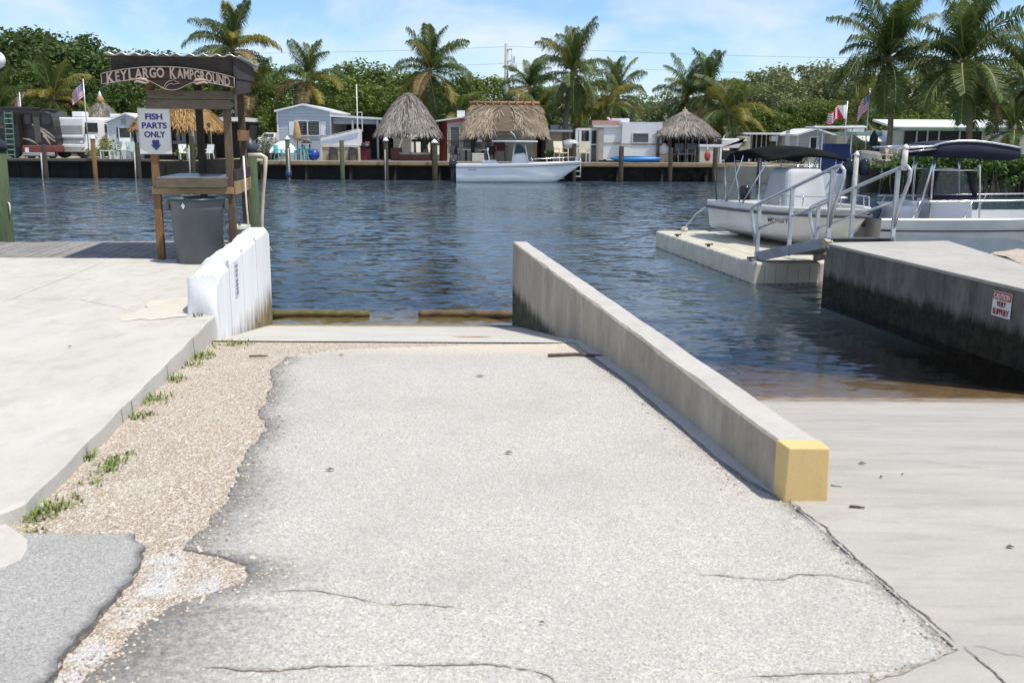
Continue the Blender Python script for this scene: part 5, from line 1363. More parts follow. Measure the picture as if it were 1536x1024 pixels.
mb.box((f2.x(510), -.01, f2.z(219)), (f2.x(538)-f2.x(482), .05, .14)); mb.build('frame', pm('cream_trim', (.66, .60, .48), .6), t)
# furniture on the dock
TURQ = pm('turquoise_plastic', (.05, .36, .38), .4, col2=(.04, .30, .32), ns=3)
def chair(px, Y, mt, lab, rz=0, cat='chair', group=None, sc=1.0, z=1.1):
    p = at(px, 236, Y); t = thing('garden_chair', lab, cat, (p.x, Y, z), rz, group); t.scale = (sc, sc, sc)
    mb = MB(); mb.box((0, 0, .42), (.5, .5, .04)); mb.build('seat', mt, t)
    mb = MB(); mb.hexa([(-.25, .22, .42), (.25, .22, .42), (.25, .26, .42), (-.25, .26, .42), (-.24, .36, .95), (.24, .36, .95), (.24, .40, .95), (-.24, .40, .95)]); mb.build('backrest', mt, t)
    for x in (-.24, .24):
        mb = MB(); mb.bar((x, -.2, .62), (x, .3, .64), .05, .03); mb.bar((x, -.2, .62), (x, -.22, 0), .04, .04); mb.build('arm', mt, t)
        mb = MB(); mb.bar((x*.95, .24, .42), (x*1.05, .32, 0), .04, .04); mb.build('leg', mt, t)
    return t
g_ = 'turquoise plastic chairs on the dock'
chair(421, 62.5, TURQ, 'turquoise plastic chair under the upturned white dinghy', 1.2, group=g_)
chair(447, 62.3, TURQ, 'turquoise plastic chair left of the turquoise table', -1.4, group=g_)
chair(466, 62.4, TURQ, 'turquoise plastic chair beside the blue ball', 1.9, group=g_)
f2 = F(455, 62.8); t = thing('garden_table', 'turquoise plastic table with closed tan parasol behind it', 'table', f2.o)
mb = MB(); mb.lathe([(.5, .70), (.5, .74)], n=16); mb.build('table_top', TURQ, t)
for x in (-.32, .32):
    for y in (-.3, .3):
        mb = MB(); mb.bar((x*.9, y*.9, .7), (x, y, 0), .07, .07); mb.build('leg', TURQ, t)
f2 = F(447, 63.6); t = thing('parasol', 'closed tan parasol in front of the grey-blue house window', 'parasol', f2.o)
mb = MB(); mb.lathe([(.20, f2.z(212)), (.28, f2.z(207)), (.22, f2.z(196)), (.12, f2.z(184)), (.03, f2.z(180.5))], n=10); mb.build('canopy', pm('tan_canvas', (.42, .28, .14), .8, col2=(.32, .21, .10), ns=6), t)
mb = MB(); mb.tube([(0, 0, 0), (0, 0, f2.z(181))], .03, 6); mb.build('pole', W_OLDPOST, t)
f2 = F(459, 63.3); t = thing('planter_table', 'small dark side table with flower pots before the grey house', 'table', f2.o)
mb = MB(); box_wall(mb, -.3, .3, 0, .5, f2.z(213)-.08, f2.z(213)); box_wall(mb, -.28, -.2, .1, .2, 0, 1); box_wall(mb, .2, .28, .1, .2, 0, 1); mb.build('table_top', BLACK, t)
for px, c_ in ((456, (.35, .13, .06)), (461, (.40, .30, .12))):
    mb = MB(); mb.lathe([(.08, f2.z(213)), (.13, f2.z(208.5))], (f2.x(px), .2, 0), 10); mb.build('flower_pot', pm('pot_%d' % px, c_, .7), t)
f2 = F(471, 62.5); t = thing('ball_float', 'round blue plastic ball float on the dock', 'float', f2.o); mb = MB(); mb.ball((0, 0, .36), .36, 16, 10); mb.build('ball', pm('blue_plastic', (.02, .06, .35), .35), t)
mb = MB(); mb.box((0, 0, .04), (.3, .3, .08)); mb.build('stand', BLACK, t)
f2 = F(426, 63.2); t = thing('dinghy', 'upturned white dinghy leaning beside the grey house', 'dinghy', (f2.o.x, 63.2, 1.55), .15)
mb = MB()
mb.grid(lambda u, v: (lerp(-.85, .85, u), -.45+.9*v, .75*math.sin(math.pi*v)**.6*(math.sin(math.pi*min(.97, u*.9+.06))**.7)), 12, 10); mb.build('hull', GEL, t)
f2 = F(548, 63.2); t = thing('barbecue', 'red and black barbecue under the carport', 'barbecue', f2.o)
mb = MB(); box_wall(mb, -.3, .3, 0, .5, .05, .75); mb.build('cabinet', pm('maroon', (.16, .015, .03), .5), t)
mb = MB(); mb.lathe([(.42, .80), (.45, .9), (.3, 1.08), (.001, 1.12)], (0, .25, 0), 12); mb.build('lid', BLACK, t)
mb = MB(); mb.box((.12, .2, 1.14), (.3, .2, .08)); mb.build('red_cloth', pm('pink_cloth', (.55, .10, .16), .7), t)

for px, lab in ((500, 'dark iron chair left of the mossy piling by the tan panels'), (529, 'dark iron chair right of the mossy piling by the tan panels')): chair(px, 62.1, pm('dark_iron', (.03, .028, .027), .6), lab, .1, sc=1.0)
f2 = F(866, 59.6); t = thing('dock_ladder', 'white dock ladder hanging under the moored boat bow', 'ladder', (f2.o.x, 59.55, 0))
mb = MB()
for x in (-.2, .2): mb.tube([(x, 0, .25), (x, 0, 1.2), (x, .3, 1.35), (x, .5, 1.1)], .03, 6)
mb.build('rail', PVC, t)
for z in (.3, .62, .94):
    mb = MB(); mb.box((0, 0, z), (.4, .1, .05)); mb.build('rung', PVC, t)

# ---- tall grey tiki hut
f = F(609, 62.4); t = thing('tiki_hut', 'tall steep grey thatched tiki hut on the dock left of the moored boat', 'hut', f.o)
thatch(t, f.x(657), 1.95, .22, .22, f.z(139.5), f.z(196), TH_GREY, 2600, .70, 21, fringe=.5, rnd=3.2, yc=1.75)
mb = MB(); mb.lathe([(.45, f.z(144)), (.30, f.z(138.5)), (.001, f.z(137))], (0, 1.75, 0), 12); mb.build('ridge_cap', pm('ridge_brown', (.15, .12, .10), .9), t)
posts(t, (f.x(576), f.x(647)), (.25, 3.2), f.z(190), .09, W_PILE)
mb = MB(); box_wall(mb, f.x(584), f.x(600), .5, 1.1, 0, f.z(222)); mb.build('locker', pm('dark_red_wood', (.10, .03, .025), .6), t, bevel=.02)
mb = MB(); box_wall(mb, f.x(598), f.x(645), .45, 1.3, 0, f.z(231)-.05); mb.build('bench', pm('bench_red', (.13, .04, .03), .6), t, bevel=.02)
mb = MB(); box_wall(mb, f.x(598), f.x(646), .38, 1.35, f.z(231)-.045, f.z(229)); mb.build('bench_top', pm('bench_top', (.45, .43, .36), .5, col2=(.20, .21, .18), ns=3), t)
mb = MB(); mb.ball((f.x(637), .8, f.z(227)), (.18, .15, .15)); mb.build('basket', pm('orange_basket', (.45, .20, .12), .7), t)
mb = MB(); box_wall(mb, f.x(626), f.x(634), 2.2, 2.6, 0, f.z(196)); box_wall(mb, f.x(610), f.x(632), 2.9, 3.0, f.z(213), f.z(209)); mb.build('screen_panel', pm('slate_panel', (.05, .06, .07), .6), t)
f2 = F(600, 70); t = thing('patio', 'white door and green awning seen through the tall tiki hut', 'shed', f2.o)
mb = MB(); box_wall(mb, f2.x(590), f2.x(616), 0, 2.5, 0, f2.z(196)); mb.build('wall', W_PAINT, t)
mb = MB(); mb.prism([(f2.x(606), -1.2, f2.z(205)), (f2.x(634), -1.2, f2.z(205)), (f2.x(632), .0, f2.z(196)), (f2.x(610), .0, f2.z(196))], (0, .05, .05)); mb.build('awning', pm('pale_green_awning', (.55, .66, .58), .6), t)

# ---- red trimmed trailer
f = F(682, 64.6); t = thing('trailer_home', 'cream trailer with red trim and louvred windows behind the tan tiki hut', 'trailer home', f.o)
CREAM = pm('cream_wall', (.60, .56, .48), .7, col2=(.52, .48, .41), ns=1)
REDT = pm('brick_red_paint', (.22, .05, .042), .7)
mb = MB(); mb.prism([(f.x(671), 0, -.1), (f.x(802), 0, -.1), (f.x(802), 0, f.z(176)), (f.x(740), 0, f.z(170)), (f.x(671), 0, f.z(180))], (0, 5, 0)); mb.build('wall', CREAM, t)
mb = MB(); mb.prism([(f.x(658), .5, -.1), (f.x(670.8), .0, -.1), (f.x(670.8), .0, f.z(181)), (f.x(658), .5, f.z(183))], (0, 4, 0)); mb.build('red_end_wall', REDT, t)
mb = MB(); mb.prism([(f.x(654), -.2, f.z(183)), (f.x(740), -.2, f.z(170.5)), (f.x(740), -.2, f.z(168.5)), (f.x(654), -.2, f.z(181))], (0, 5.4, 0)); mb.build('roof', ROOFW, t)
mb = MB(); mb.prism([(f.x(671), -.06, f.z(185)), (f.x(700), -.06, f.z(181)), (f.x(700), -.06, f.z(176)), (f.x(671), -.06, f.z(180))], (0, .05, 0)); mb.build('gable_trim', pm('faded_pink_red', (.50, .15, .13), .6), t)
mb = MB(); mb.box((f.x(690), 1.5, f.z(171)), (.5, .5, .5)); mb.build('roof_vent', W_PAINT, t)
for a, b in ((676, 689), (695, 707), (711, 722), (728, 736)): window(t, f.x(a), f.x(b), f.z(222), f.z(191), -.005, trim=CREAM, glass=pm('louvre_glass', (.12, .125, .13), .2), slats=8)
mb = MB(); box_wall(mb, f.x(670), f.x(740), -.10, -.05, f.z(212.5), f.z(211)); mb.build('rail', pm('rail_brown', (.16, .09, .06), .7), t)

# ---- long tan tiki hut
f = F(757, 62.3); t = thing('tiki_hut', 'long rectangular tan thatched tiki hut behind the moored boat', 'hut', f.o)
thatch(t, f.x(822), 2.2, f.x(808), .12, f.z(155), f.z(196), TH_TAN, 3600, .62, 31, fringe=.5, rnd=7, yc=2.0, ln=.65, jit=.09)
mb = MB(); mb.tube([(f.x(702), 2.0, f.z(153)), (f.x(810), 2.0, f.z(153))], .1, 8); mb.build('ridge_log', pm('ridge_tan', (.34, .18, .10), .8), t)
mb = MB()
for i in range(8):
    x = f.x(713+i*12.2); mb.bar((x-.12, 2.3, f.z(150)), (x+.12, 1.6, f.z(157)), .06, .05); mb.bar((x-.05, 1.7, f.z(150)), (x+.1, 2.4, f.z(157)), .06, .05)
mb.build('ridge_peg', pm('ridge_tan', (.34, .18, .10), .8), t)
posts(t, (f.x(709), f.x(816)), (.3, 3.6), f.z(190), .12, W_PILE); posts(t, (f.x(760),), (3.6,), f.z(190), .1, W_PILE)
mb = MB(); box_wall(mb, f.x(800), f.x(806), .9, 1.1, 0, f.z(213)); mb.build('tan_panel', pm('tan_board', (.40, .28, .20), .7), t)
f2 = F(739, 66.5); t = thing('screen_wall', 'dark open porch behind the long tan tiki hut', 'porch', f2.o)
mb = MB(); box_wall(mb, f2.x(740), f2.x(820), 0, .2, 0, f2.z(192)); mb.build('dark_screen', pm('dark_porch_wall', (.035, .032, .03), .8), t)
mb = MB()
for px in (742, 765, 790, 818): mb.box((f2.x(px), -.05, f2.z(214)), (.1, .08, f2.z(192)))
mb.build('porch_post', W_PAINT, t)
f2 = F(719, 62.2); t = thing('heron_statue', 'white hanging lamp under the left eave of the tan tiki hut', 'lamp', (f2.o.x, 62.4, 1.1)); t.name = 'hanging_lamp'
mb = MB(); mb.tube([(0, 0, f2.z(196)), (0, 0, f2.z(209))], .03, 6); mb.build('cord', PVC, t)
mb = MB(); mb.lathe([(.05, f2.z(206)), (.1, f2.z(208.5)), (.22, f2.z(213))], n=12); mb.build('shade', W_PAINT, t)
MRN = pm('maroon_cushion', (.10, .03, .03), .8, col2=(.06, .025, .025), ns=5)
t = chair(751, 62.6, MRN, 'dark maroon lounge chair under the tan tiki hut', .2, sc=1.5)
BW = pm('dark_iron', (.03, .028, .027), .6)
chair(683, 62.3, BW, 'dark iron chair by the louvred windows', .4); chair(733, 62.6, BW, 'dark iron chair half hidden by the boat stern rail', -.5)
for px, lab in ((699, 'small dark bar stool right of the dark iron chair'), (724, 'small bar stool under the left end of the tan tiki hut')):
    p = at(px, 236, 62.1); t = thing('bar_stool', lab, 'stool', (p.x, 62.1, 1.1))
    mb = MB(); mb.lathe([(.32, .68), (.32, .74)], n=12); mb.build('seat', pm('stool_seat', (.28, .24, .20), .6), t)
    mb = MB(); mb.tube([(0, 0, 0), (0, 0, .68)], .07, 8); mb.build('stem', BW, t)
mb = MB(); f2 = F(717, 62.0); t = thing('cooler', 'cream cooler box at the foot of the tiki hut post', 'cooler', f2.o); mb.box((0, 0, .22), (.75, .4, .44)); mb.build('box', pm('cooler_cream', (.62, .58, .48), .5), t, bevel=.04); mb = MB(); mb.box((0, 0, .47), (.77, .42, .06)); mb.build('lid', W_PAINT, t, bevel=.02)

# ---- beige block building and things by the leaning palm
f = F(836, 66); t = thing('shed', 'beige block shed with white roof between the tan tiki hut and the palm trunk', 'shed', f.o)
mb = MB(); box_wall(mb, f.x(818), f.x(856), 0, 4, -.1, f.z(198)); mb.build('wall', pm('beige_wall', (.40, .36, .27), .8, col2=(.34, .31, .23), ns=1), t)
mb = MB(); box_wall(mb, f.x(816), f.x(858), -.3, 4.2, f.z(198)+.002, f.z(195)); mb.build('roof', ROOFW, t)
mb = MB(); mb.box((f.x(833), 1, f.z(192)), (.6, .6, .4)); mb.box((f.x(848), 1, f.z(193)), (.9, .6, .3)); mb.build('roof_unit', pm('unit_grey', (.5, .5, .5), .6), t)
CHC = pm('cream_sling', (.62, .56, .42), .7, col2=(.54, .49, .37), ns=3)
g_ = None
chair(842, 62.0, CHC, 'cream sling chair left of the grey piling cap', .5, sc=1.35); chair(874, 62.2, CHC, 'cream sling chair beside the screened porch', -.4, sc=1.35)
f2 = F(855, 63); t = thing('grill', 'round silver covered grill between the cream chairs', 'barbecue', f2.o)
mb = MB(); mb.lathe([(.55, .85), (.6, 1.1), (.5, 1.3), (.001, 1.42)], n=14); mb.build('lid', pm('silver_cover', (.45, .47, .5), .4, .3), t); mb = MB(); mb.box((0, 0, .42), (.8, .6, .84)); mb.build('cabinet', pm('grill_dark', (.09, .05, .05), .6), t)
# ---- white trailers
f = F(935, 64); t = thing('trailer_home', 'big white trailer with one dark window behind the blue kayak', 'trailer home', f.o)
SID_T = siding('white_ribbed_siding', (.72, .73, .74), .16, .8)
mb = MB(); box_wall(mb, f.x(931), f.x(990), -.7, 4, .15, f.z(183.5)); mb.build('slide_out', SID_T, t)
mb = MB(); box_wall(mb, f.x(904), f.x(990), .0, 5, .15, f.z(192)); mb.build('wall', SID_T, t)
mb = MB(); box_wall(mb, f.x(889), f.x(1000), -.1, 5.2, f.z(192)+.01, f.z(188)); mb.build('roof', pm('roof_pale_grey', (.55, .56, .56), .6), t)
window(t, f.x(947), f.x(969.5), f.z(213.5), f.z(200.5), -.71, trim=pm('window_trim_grey', (.55, .56, .58), .5), glass=pm('slate_glass', (.07, .085, .10), .15))
mb = MB(); box_wall(mb, f.x(904), f.x(930.5), -.03, -.005, f.z(217), f.z(214)); box_wall(mb, f.x(931), f.x(990), -.73, -.705, f.z(218), f.z(215)); mb.build('beltline', pm('belt_olive', (.36, .35, .29), .6), t)
mb = MB(); box_wall(mb, f.x(898), f.x(905), -.06, -.006, .1, f.z(193)); mb.build('tan_corner', pm('tan_grey', (.36, .34, .29), .6), t)
mb = MB(); mb.box((f.x(912), 2, f.z(184)), (1.9, 1.2, .3)); mb.build('roof_unit', pm('pink_unit', (.42, .25, .22), .7), t); mb = MB(); mb.tube([(f.x(918), 1.5, f.z(184)), (f.x(916), 1.5, f.z(178)), (f.x(913), 1.5, f.z(176))], .06, 6); mb.box((f.x(934), 2.2, f.z(181)), (1.2, .8, .35)); mb.build('vent_pipe', W_PAINT, t)
f = F(880, 64.6); t = thing('screened_porch', 'white screened porch at the left end of the big white trailer', 'porch', f.o)
mb = MB(); box_wall(mb, f.x(864), f.x(897), 1.2, 4, 0, f.z(193)); mb.build('wall', pm('porch_light', (.42, .43, .44), .7), t)
mb = MB()
for px in (865, 870, 885, 896.5): mb.box((f.x(px), 0, f.z(194)/2), (.16, .12, f.z(194)))
mb.box((f.x(881), 0, f.z(194)), (f.x(897)-f.x(864), .14, .14)); mb.box((f.x(881), 0.01, f.z(217)), (f.x(897)-f.x(864), .1, .1)); mb.build('frame', W_PAINT, t)
mb = MB()
for a, b in ((871, 876), (879, 884), (888, 895)): box_wall(mb, f.x(a), f.x(b), 1.1, 1.19, .9, f.z(196))
mb.build('screen', GLASS_D, t)
# kayak
f = F(951, 61.6); t = thing('kayak', 'bright blue kayak lying on the dock before the white trailer', 'kayak', (f.o.x, 60.6, 1.12), -.02)
KB = [pm('kayak_blue', (.015, .20, .52), .35, col2=(.012, .15, .42), ns=2), pm('kayak_pale', (.06, .38, .62), .35)]
mb = MB()
def kay(u, v):
    w_ = .38*math.sin(math.pi*min(max(u, .01), .99))**.55; a = 2*math.pi*v
    return (lerp(-1.58, 1.58, u), w_*math.cos(a), .20+.05*(2*u-1)**2+.19*math.sin(a)*math.sin(math.pi*min(max(u, .02), .98))**.4)
mb.grid(kay, 20, 12, True, False); kh = mb.build('hull', KB[0], t)
mb = MB(); mb.grid(lambda u, v: (lerp(-1.2, .3, u), lerp(-.25, .25, v)*math.sin(math.pi*(.25+.5*u)), .395+.0*u), 6, 2); mb.build('deck_panel', KB[1], t)
# ---- round tiki hut with table
f = F(1032, 62.6); t = thing('tiki_hut', 'wide low grey thatched tiki hut with table and chairs on the right of the dock', 'hut', f.o)
thatch(t, f.x(1080), 2.05, .28, .28, f.z(168), f.z(198), TH_GREY, 2200, .80, 41, fringe=.5, rnd=2.6, yc=1.8)
mb = MB(); mb.lathe([(.55, f.z(173)), (.42, f.z(169)), (.16, f.z(166)), (.16, f.z(163))], (0, 1.8, 0), 12); mb.build('ridge_cap', TH_GREY, t)
mb = MB(); mb.lathe([(.14, f.z(166)), (.02, f.z(159))], (0, 1.8, 0), 8); mb.build('top_knot', pm('ridge_tan', (.34, .18, .10), .8), t)
posts(t, (f.x(988), f.x(1071)), (.4, 3.2), f.z(196), .09, W_OLDPOST)
posts(t, (f.x(1005),), (.3,), f.z(196), .09, W_OLDPOST)
f2 = F(1018, 67); t = thing('screen_room', 'dark screened room with thin white posts behind the wide tiki hut', 'porch', f2.o)
mb = MB(); box_wall(mb, f2.x(985), f2.x(1066), 0, 2, 0, f2.z(200)); mb.build('dark_screen', pm('dark_porch_wall', (.035, .032, .03), .8), t)
mb = MB()
for px in (994, 1006, 1017, 1028, 1038, 1048, 1060): mb.box((f2.x(px), -.04, f2.z(200)/2), (.08, .06, f2.z(200)))
mb.build('screen_post', W_PAINT, t)
mb = MB(); box_wall(mb, f2.x(985), f2.x(1066), -.3, 2.2, f2.z(200)+.01, f2.z(197)); mb.build('roof', ROOFW, t)
CHG = pm('grey_mesh_chair', (.10, .10, .095), .7, col2=(.16, .15, .14), ns=6)
for i, (px, Y, rz, lab) in enumerate(((1013, 62.9, 1.2, 'grey mesh chair left of the table under the wide tiki hut'), (1022, 62.4, .2, 'grey mesh chair with its back to the window wall under the wide tiki hut'), (1036, 62.4, -.3, 'grey mesh chair at the middle of the wide tiki hut'), (1046, 63, -1.2, 'grey mesh chair right of the table under the wide tiki hut'))): chair(px, Y, CHG, lab, rz, sc=1.25, group='grey chairs under the wide tiki hut')
f2 = F(1029, 63.2); t = thing('garden_table', 'dark round table between the grey mesh chairs', 'table', f2.o); mb = MB(); mb.lathe([(.7, .78), (.7, .83)], n=16); mb.build('table_top', CHG, t); mb = MB(); mb.tube([(0, 0, 0), (0, 0, .8)], .1, 8); mb.build('pedestal', BW, t)
f2 = F(996, 62.8); t = thing('water_jug', 'clear white jug on a basket at the left post of the wide tiki hut', 'jug', f2.o); mb = MB(); mb.lathe([(.25, .5), (.3, .6), (.3, .95), (.1, 1.15), (.1, 1.2)], n=12); mb.build('jug', pm('jug_grey', (.5, .52, .53), .3), t); mb = MB(); mb.box((0, 0, .25), (.6, .5, .5)); mb.build('basket', pm('basket_tan', (.35, .28, .2), .8), t, bevel=.05)
f2 = F(1066, 62.2); t = thing('dock_box', 'cream dock box under the right eave of the wide tiki hut', 'box', f2.o)
mb = MB(); box_wall(mb, f2.x(1050), f2.x(1079), 0, .9, 0, f2.z(221)); mb.build('box', pm('dock_box_cream', (.62, .60, .50), .6, col2=(.52, .50, .42), ns=2), t, bevel=.03)
mb = MB(); box_wall(mb, f2.x(1049), f2.x(1083), -.06, .95, f2.z(221)+.01, f2.z(217)); mb.build('lid', W_PAINT, t, bevel=.02)
mb = MB(); box_wall(mb, f2.x(1080), f2.x(1083), -.04, .9, 0, f2.z(221)); mb.build('side_post', W_PAINT, t)
f2 = F(1061, 61.9); t = thing('buoy', 'round red buoy hanging on the cream dock box', 'buoy', (f2.o.x, 61.85, 1.1)); mb = MB(); mb.ball((0, 0, .42), (.2, .16, .32)); mb.build('buoy', pm('buoy_red', (.40, .05, .04), .5), t); mb = MB(); mb.tube([(0, 0, .74), (0, 0.12, 1.0)], .02, 5); mb.build('rope', PVC, t)
f2 = F(1107, 64); t = thing('covered_boat', 'boat on a trailer with tan cover behind the cream dock box', 'boat', f2.o)
mb = MB(); mb.prism([(f2.x(1082), 0, .9), (f2.x(1108), 0, .9), (f2.x(1118), 0, 1.5), (f2.x(1120), 0, f2.z(211)), (f2.x(1082), 0, f2.z(213))], (0, 2.0, 0)); mb.build('hull', GEL2, t, bevel=.1)
mb = MB(); mb.hexa([(f2.x(1105), -.1, .3), (f2.x(1127), -.1, .3), (f2.x(1127), 2, .3), (f2.x(1105), 2, .3), (f2.x(1112), .2, f2.z(204)), (f2.x(1126), .2, f2.z(204)), (f2.x(1126), 1.8, f2.z(204)), (f2.x(1112), 1.8, f2.z(204))]); mb.build('cover', pm('tan_grey_cover', (.27, .25, .20), .9, col2=(.2, .19, .15), ns=2), t, bevel=.15)
mb = MB(); box_wall(mb, f2.x(1084), f2.x(1112), -.05, 1.5, .15, .75); mb.build('trailer_frame', BLACK, t); mb = MB(); box_wall(mb, f2.x(1082), f2.x(1110), .1, 1.9, f2.z(213)+.02, f2.z(208)); mb.build('cabin', GEL, t, bevel=.1)
# ---- grey house right with carport
f = F(1219, 62.2); t = thing('house', 'small light grey gabled cottage with square black window on the right', 'house', (f.o.x, 62.2, 1.1), .0)
SID_L = siding('light_grey_siding', (.50, .50, .50), .2, .72)
gable_house(t, f.x(1196), f.x(1247), f.z(203), f.z(195), 4.6, SID_L, ROOFW, over=.2)
mb = MB(); mb.box((f.x(1196)-.02, 2.2, 1.05), (.05, 1.0, 2.05)); mb.build('door', W_PAINT, t)
window(t, f.x(1215), f.x(1226), f.z(223), f.z(206.5), -.005)
f = F(1138, 66); t = thing('carport', 'flat white carport over dark screens left of the light grey cottage', 'carport', f.o)
mb = MB(); box_wall(mb, f.x(1112), f.x(1168), -.3, 4, f.z(202), f.z(199)); mb.build('roof', ROOFW, t)
mb = MB(); box_wall(mb, f.x(1126), f.x(1165), 1.5, 3.5, 0, f.z(202)); mb.build('dark_screen', pm('dark_porch_wall', (.035, .032, .03), .8), t)
mb = MB()
for px in (1124, 1135, 1142, 1150, 1157, 1164): mb.box((f.x(px), -.1 if px in (1124, 1164) else 1.45, f.z(202)/2), (.07, .07, f.z(202)))
mb.build('post', W_PAINT, t); mb = MB(); box_wall(mb, f.x(1156), f.x(1165), -.2, .5, f.z(212), f.z(204)); mb.build('window_box', W_PAINT, t)
# ---- tan/green building with awning
f = F(1295, 60); t = thing('trailer_home', 'tan trailer with green roof edge and white awning between the two flags', 'trailer home', f.o)
mb = MB(); box_wall(mb, f.x(1254), f.x(1340), 0, 5, -.1, f.z(203)); mb.build('wall', pm('tan_grey_wall', (.36, .34, .30), .8, col2=(.30, .28, .25), ns=1), t)
mb = MB(); box_wall(mb, f.x(1276), f.x(1345), -.3, 5.2, f.z(203)+.005, f.z(198)); mb.build('roof_edge', pm('sage_green', (.22, .34, .29), .6), t)
mb = MB(); mb.prism([(f.x(1281), -1.6, f.z(213)), (f.x(1345), -1.6, f.z(213)), (f.x(1345), -.02, f.z(204)), (f.x(1281), -.02, f.z(204))], (0, 0, .06)); mb.build('awning', ROOFW, t)
mb = MB(); box_wall(mb, f.x(1286), f.x(1326), -.05, -.006, 0, f.z(214)); mb.build('dark_opening', GLASS_D, t)
mb = MB(); box_wall(mb, f.x(1328), f.x(1338), -.3, -.006, 0, f.z(214)); mb.build('white_screen', W_PAINT, t)
mb = MB(); mb.box((f.x(1297), 2, f.z(195)), (.9, .9, .6)); mb.build('roof_unit', W_PAINT, t)
f2 = F(1308.5, 57); t = thing('parasol', 'closed dark green parasol before the white awning', 'parasol', f2.o); mb = MB(); mb.lathe([(.12, f2.z(232)), (.28, f2.z(228)), (.24, f2.z(206)), (.05, f2.z(196))], n=10); mb.build('canopy', pm('dark_green_canvas', (.02, .04, .035), .8), t); mb = MB(); mb.tube([(0, 0, 0), (0, 0, 1.2)], .04, 6); mb.build('pole', BW, t)
# ---- long house on the right
f = F(1440, 58); t = thing('house', 'long low white house with green roof edge behind the right palms', 'house', f.o)
mb = MB(); box_wall(mb, f.x(1338), f.x(1640), 0, 7, -.1, f.z(196)); mb.build('wall', W_PAINT, t)
mb = MB(); mb.prism([(f.x(1335), -.5, f.z(194)), (f.x(1660), -.5, f.z(194)), (f.x(1660), 3.5, f.z(181)), (f.x(1338), 3.5, f.z(181))], (0, 0, .12)); mb.build('roof', ROOFW, t)
mb = MB(); box_wall(mb, f.x(1335), f.x(1660), -.56, -.505, f.z(196.5), f.z(192)); mb.build('green_fascia', pm('sage_green', (.22, .34, .29), .6), t)
mb = MB(); box_wall(mb, f.x(1355), f.x(1470), -.12, -.006, .2, f.z(197)); mb.build('porch_screen', pm('porch_dark', (.03, .032, .035), .6), t)
for px in (1372, 1388, 1405, 1436, 1470):
    mb = MB(); mb.box((f.x(px), -.16, f.z(197)/2), (.08, .06, f.z(197))); mb.build('porch_post', W_PAINT, t)
mb = MB(); mb.prism([(f.x(1475), -1.5, f.z(206)), (f.x(1640), -1.5, f.z(206)), (f.x(1640), -.01, f.z(199)), (f.x(1475), -.01, f.z(199))], (0, 0, .06)); mb.build('awning', ROOFW, t)
# small platform with deck chairs on the right bank
f = F(1318, 50.5, 1.0); t = thing('small_dock', 'small dock with deck chairs in front of the right palm', 'dock', (f.o.x, 49.4, 0))
mb = MB(); box_wall(mb, f.x(1289), f.x(1352), -.6, 2.5, .82, 1.0); mb.build('deck', W_DECK, t)
for px in (1292, 1314, 1330, 1350):
    mb = MB(); mb.tube([(f.x(px), -.5, -2.5), (f.x(px), -.5, .82)], .1, 8); mb.build('dock_leg', W_PILE, t)
chair(1329, 50.2, pm('deck_chair_cream', (.60, .54, .42), .7), 'cream deck chair leaning back on the small right dock', -1.2, sc=1.3, z=1.0)
chair(1342, 50.6, pm('deck_chair_pink', (.50, .36, .30), .7), 'pinkish wooden chair at the right end of the small dock', .9, sc=1.2, z=1.0)
f2 = F(1304, 50.6); t = thing('covered_grill', 'grey covered grill on the small right dock', 'barbecue', (f2.o.x, 50.6, 1.0)); mb = MB(); mb.hexa([(-.75, -.3, 0), (.75, -.3, 0), (.75, .4, 0), (-.75, .4, 0), (-.5, -.2, 1.05), (.55, -.2, .95), (.55, .3, .95), (-.5, .3, 1.05)]); mb.build('cover', pm('grill_cover', (.26, .26, .25), .8, col2=(.19, .19, .185), ns=2), t, bevel=.15); mb = MB(); mb.tube([(-.9, 0, 0), (-.9, 0, .8), (-.5, 0, 1.0)], .03, 6); mb.build('frame', ALU, t)
f2 = F(1270, 57); t = thing('railing', 'white and brown wooden rail behind the outboard cruiser', 'railing', f2.o)
mb = MB()
for px in (1262, 1268, 1274, 1281): mb.box((f2.x(px), 0, .55), (.1, .06, 1.1))
mb.box((0, 0, 1.1), (f2.x(1283)-f2.x(1260), .06, .1)); mb.box((0, 0.001, .5), (f2.x(1283)-f2.x(1260), .05, .08)); mb.build('rail', W_FASCIA, t)
f2 = F(1170, 64); 
# ---- parked cars half seen behind bushes
f2 = F(400, 69); t = thing('parked_car', 'white pickup truck parked behind the grey bush', 'car', f2.o)
CW = pm('car_white', (.70, .71, .72), .25)
mb = MB(); box_wall(mb, f2.x(386), f2.x(412), 0, 4, .5, f2.z(206)); mb.build('body', CW, t, bevel=.1)
mb = MB(); mb.hexa([(f2.x(388), .6, f2.z(206)-.02), (f2.x(410), .6, f2.z(206)-.02), (f2.x(410), 2.5, f2.z(206)-.02), (f2.x(388), 2.5, f2.z(206)-.02), (f2.x(391), 1.0, f2.z(199)), (f2.x(408), 1.0, f2.z(199)), (f2.x(408), 2.2, f2.z(199)), (f2.x(391), 2.2, f2.z(199))]); mb.build('cab', CW, t, bevel=.08)
mb = MB(); mb.hexa([(f2.x(390), .58, f2.z(205.5)), (f2.x(408), .58, f2.z(205.5)), (f2.x(408), .9, f2.z(205.5)), (f2.x(390), .9, f2.z(205.5)), (f2.x(392), .92, f2.z(200.5)), (f2.x(407), .92, f2.z(200.5)), (f2.x(407), 1.1, f2.z(200.5)), (f2.x(392), 1.1, f2.z(200.5))]); mb.build('windscreen', GLASS_D, t)
mb = MB()
for px in (389, 409): mb.tube([(f2.x(px)-.1, .8, .38), (f2.x(px)+.1, .8, .38)], .38, 12)
mb.build('wheel', BLACK, t)
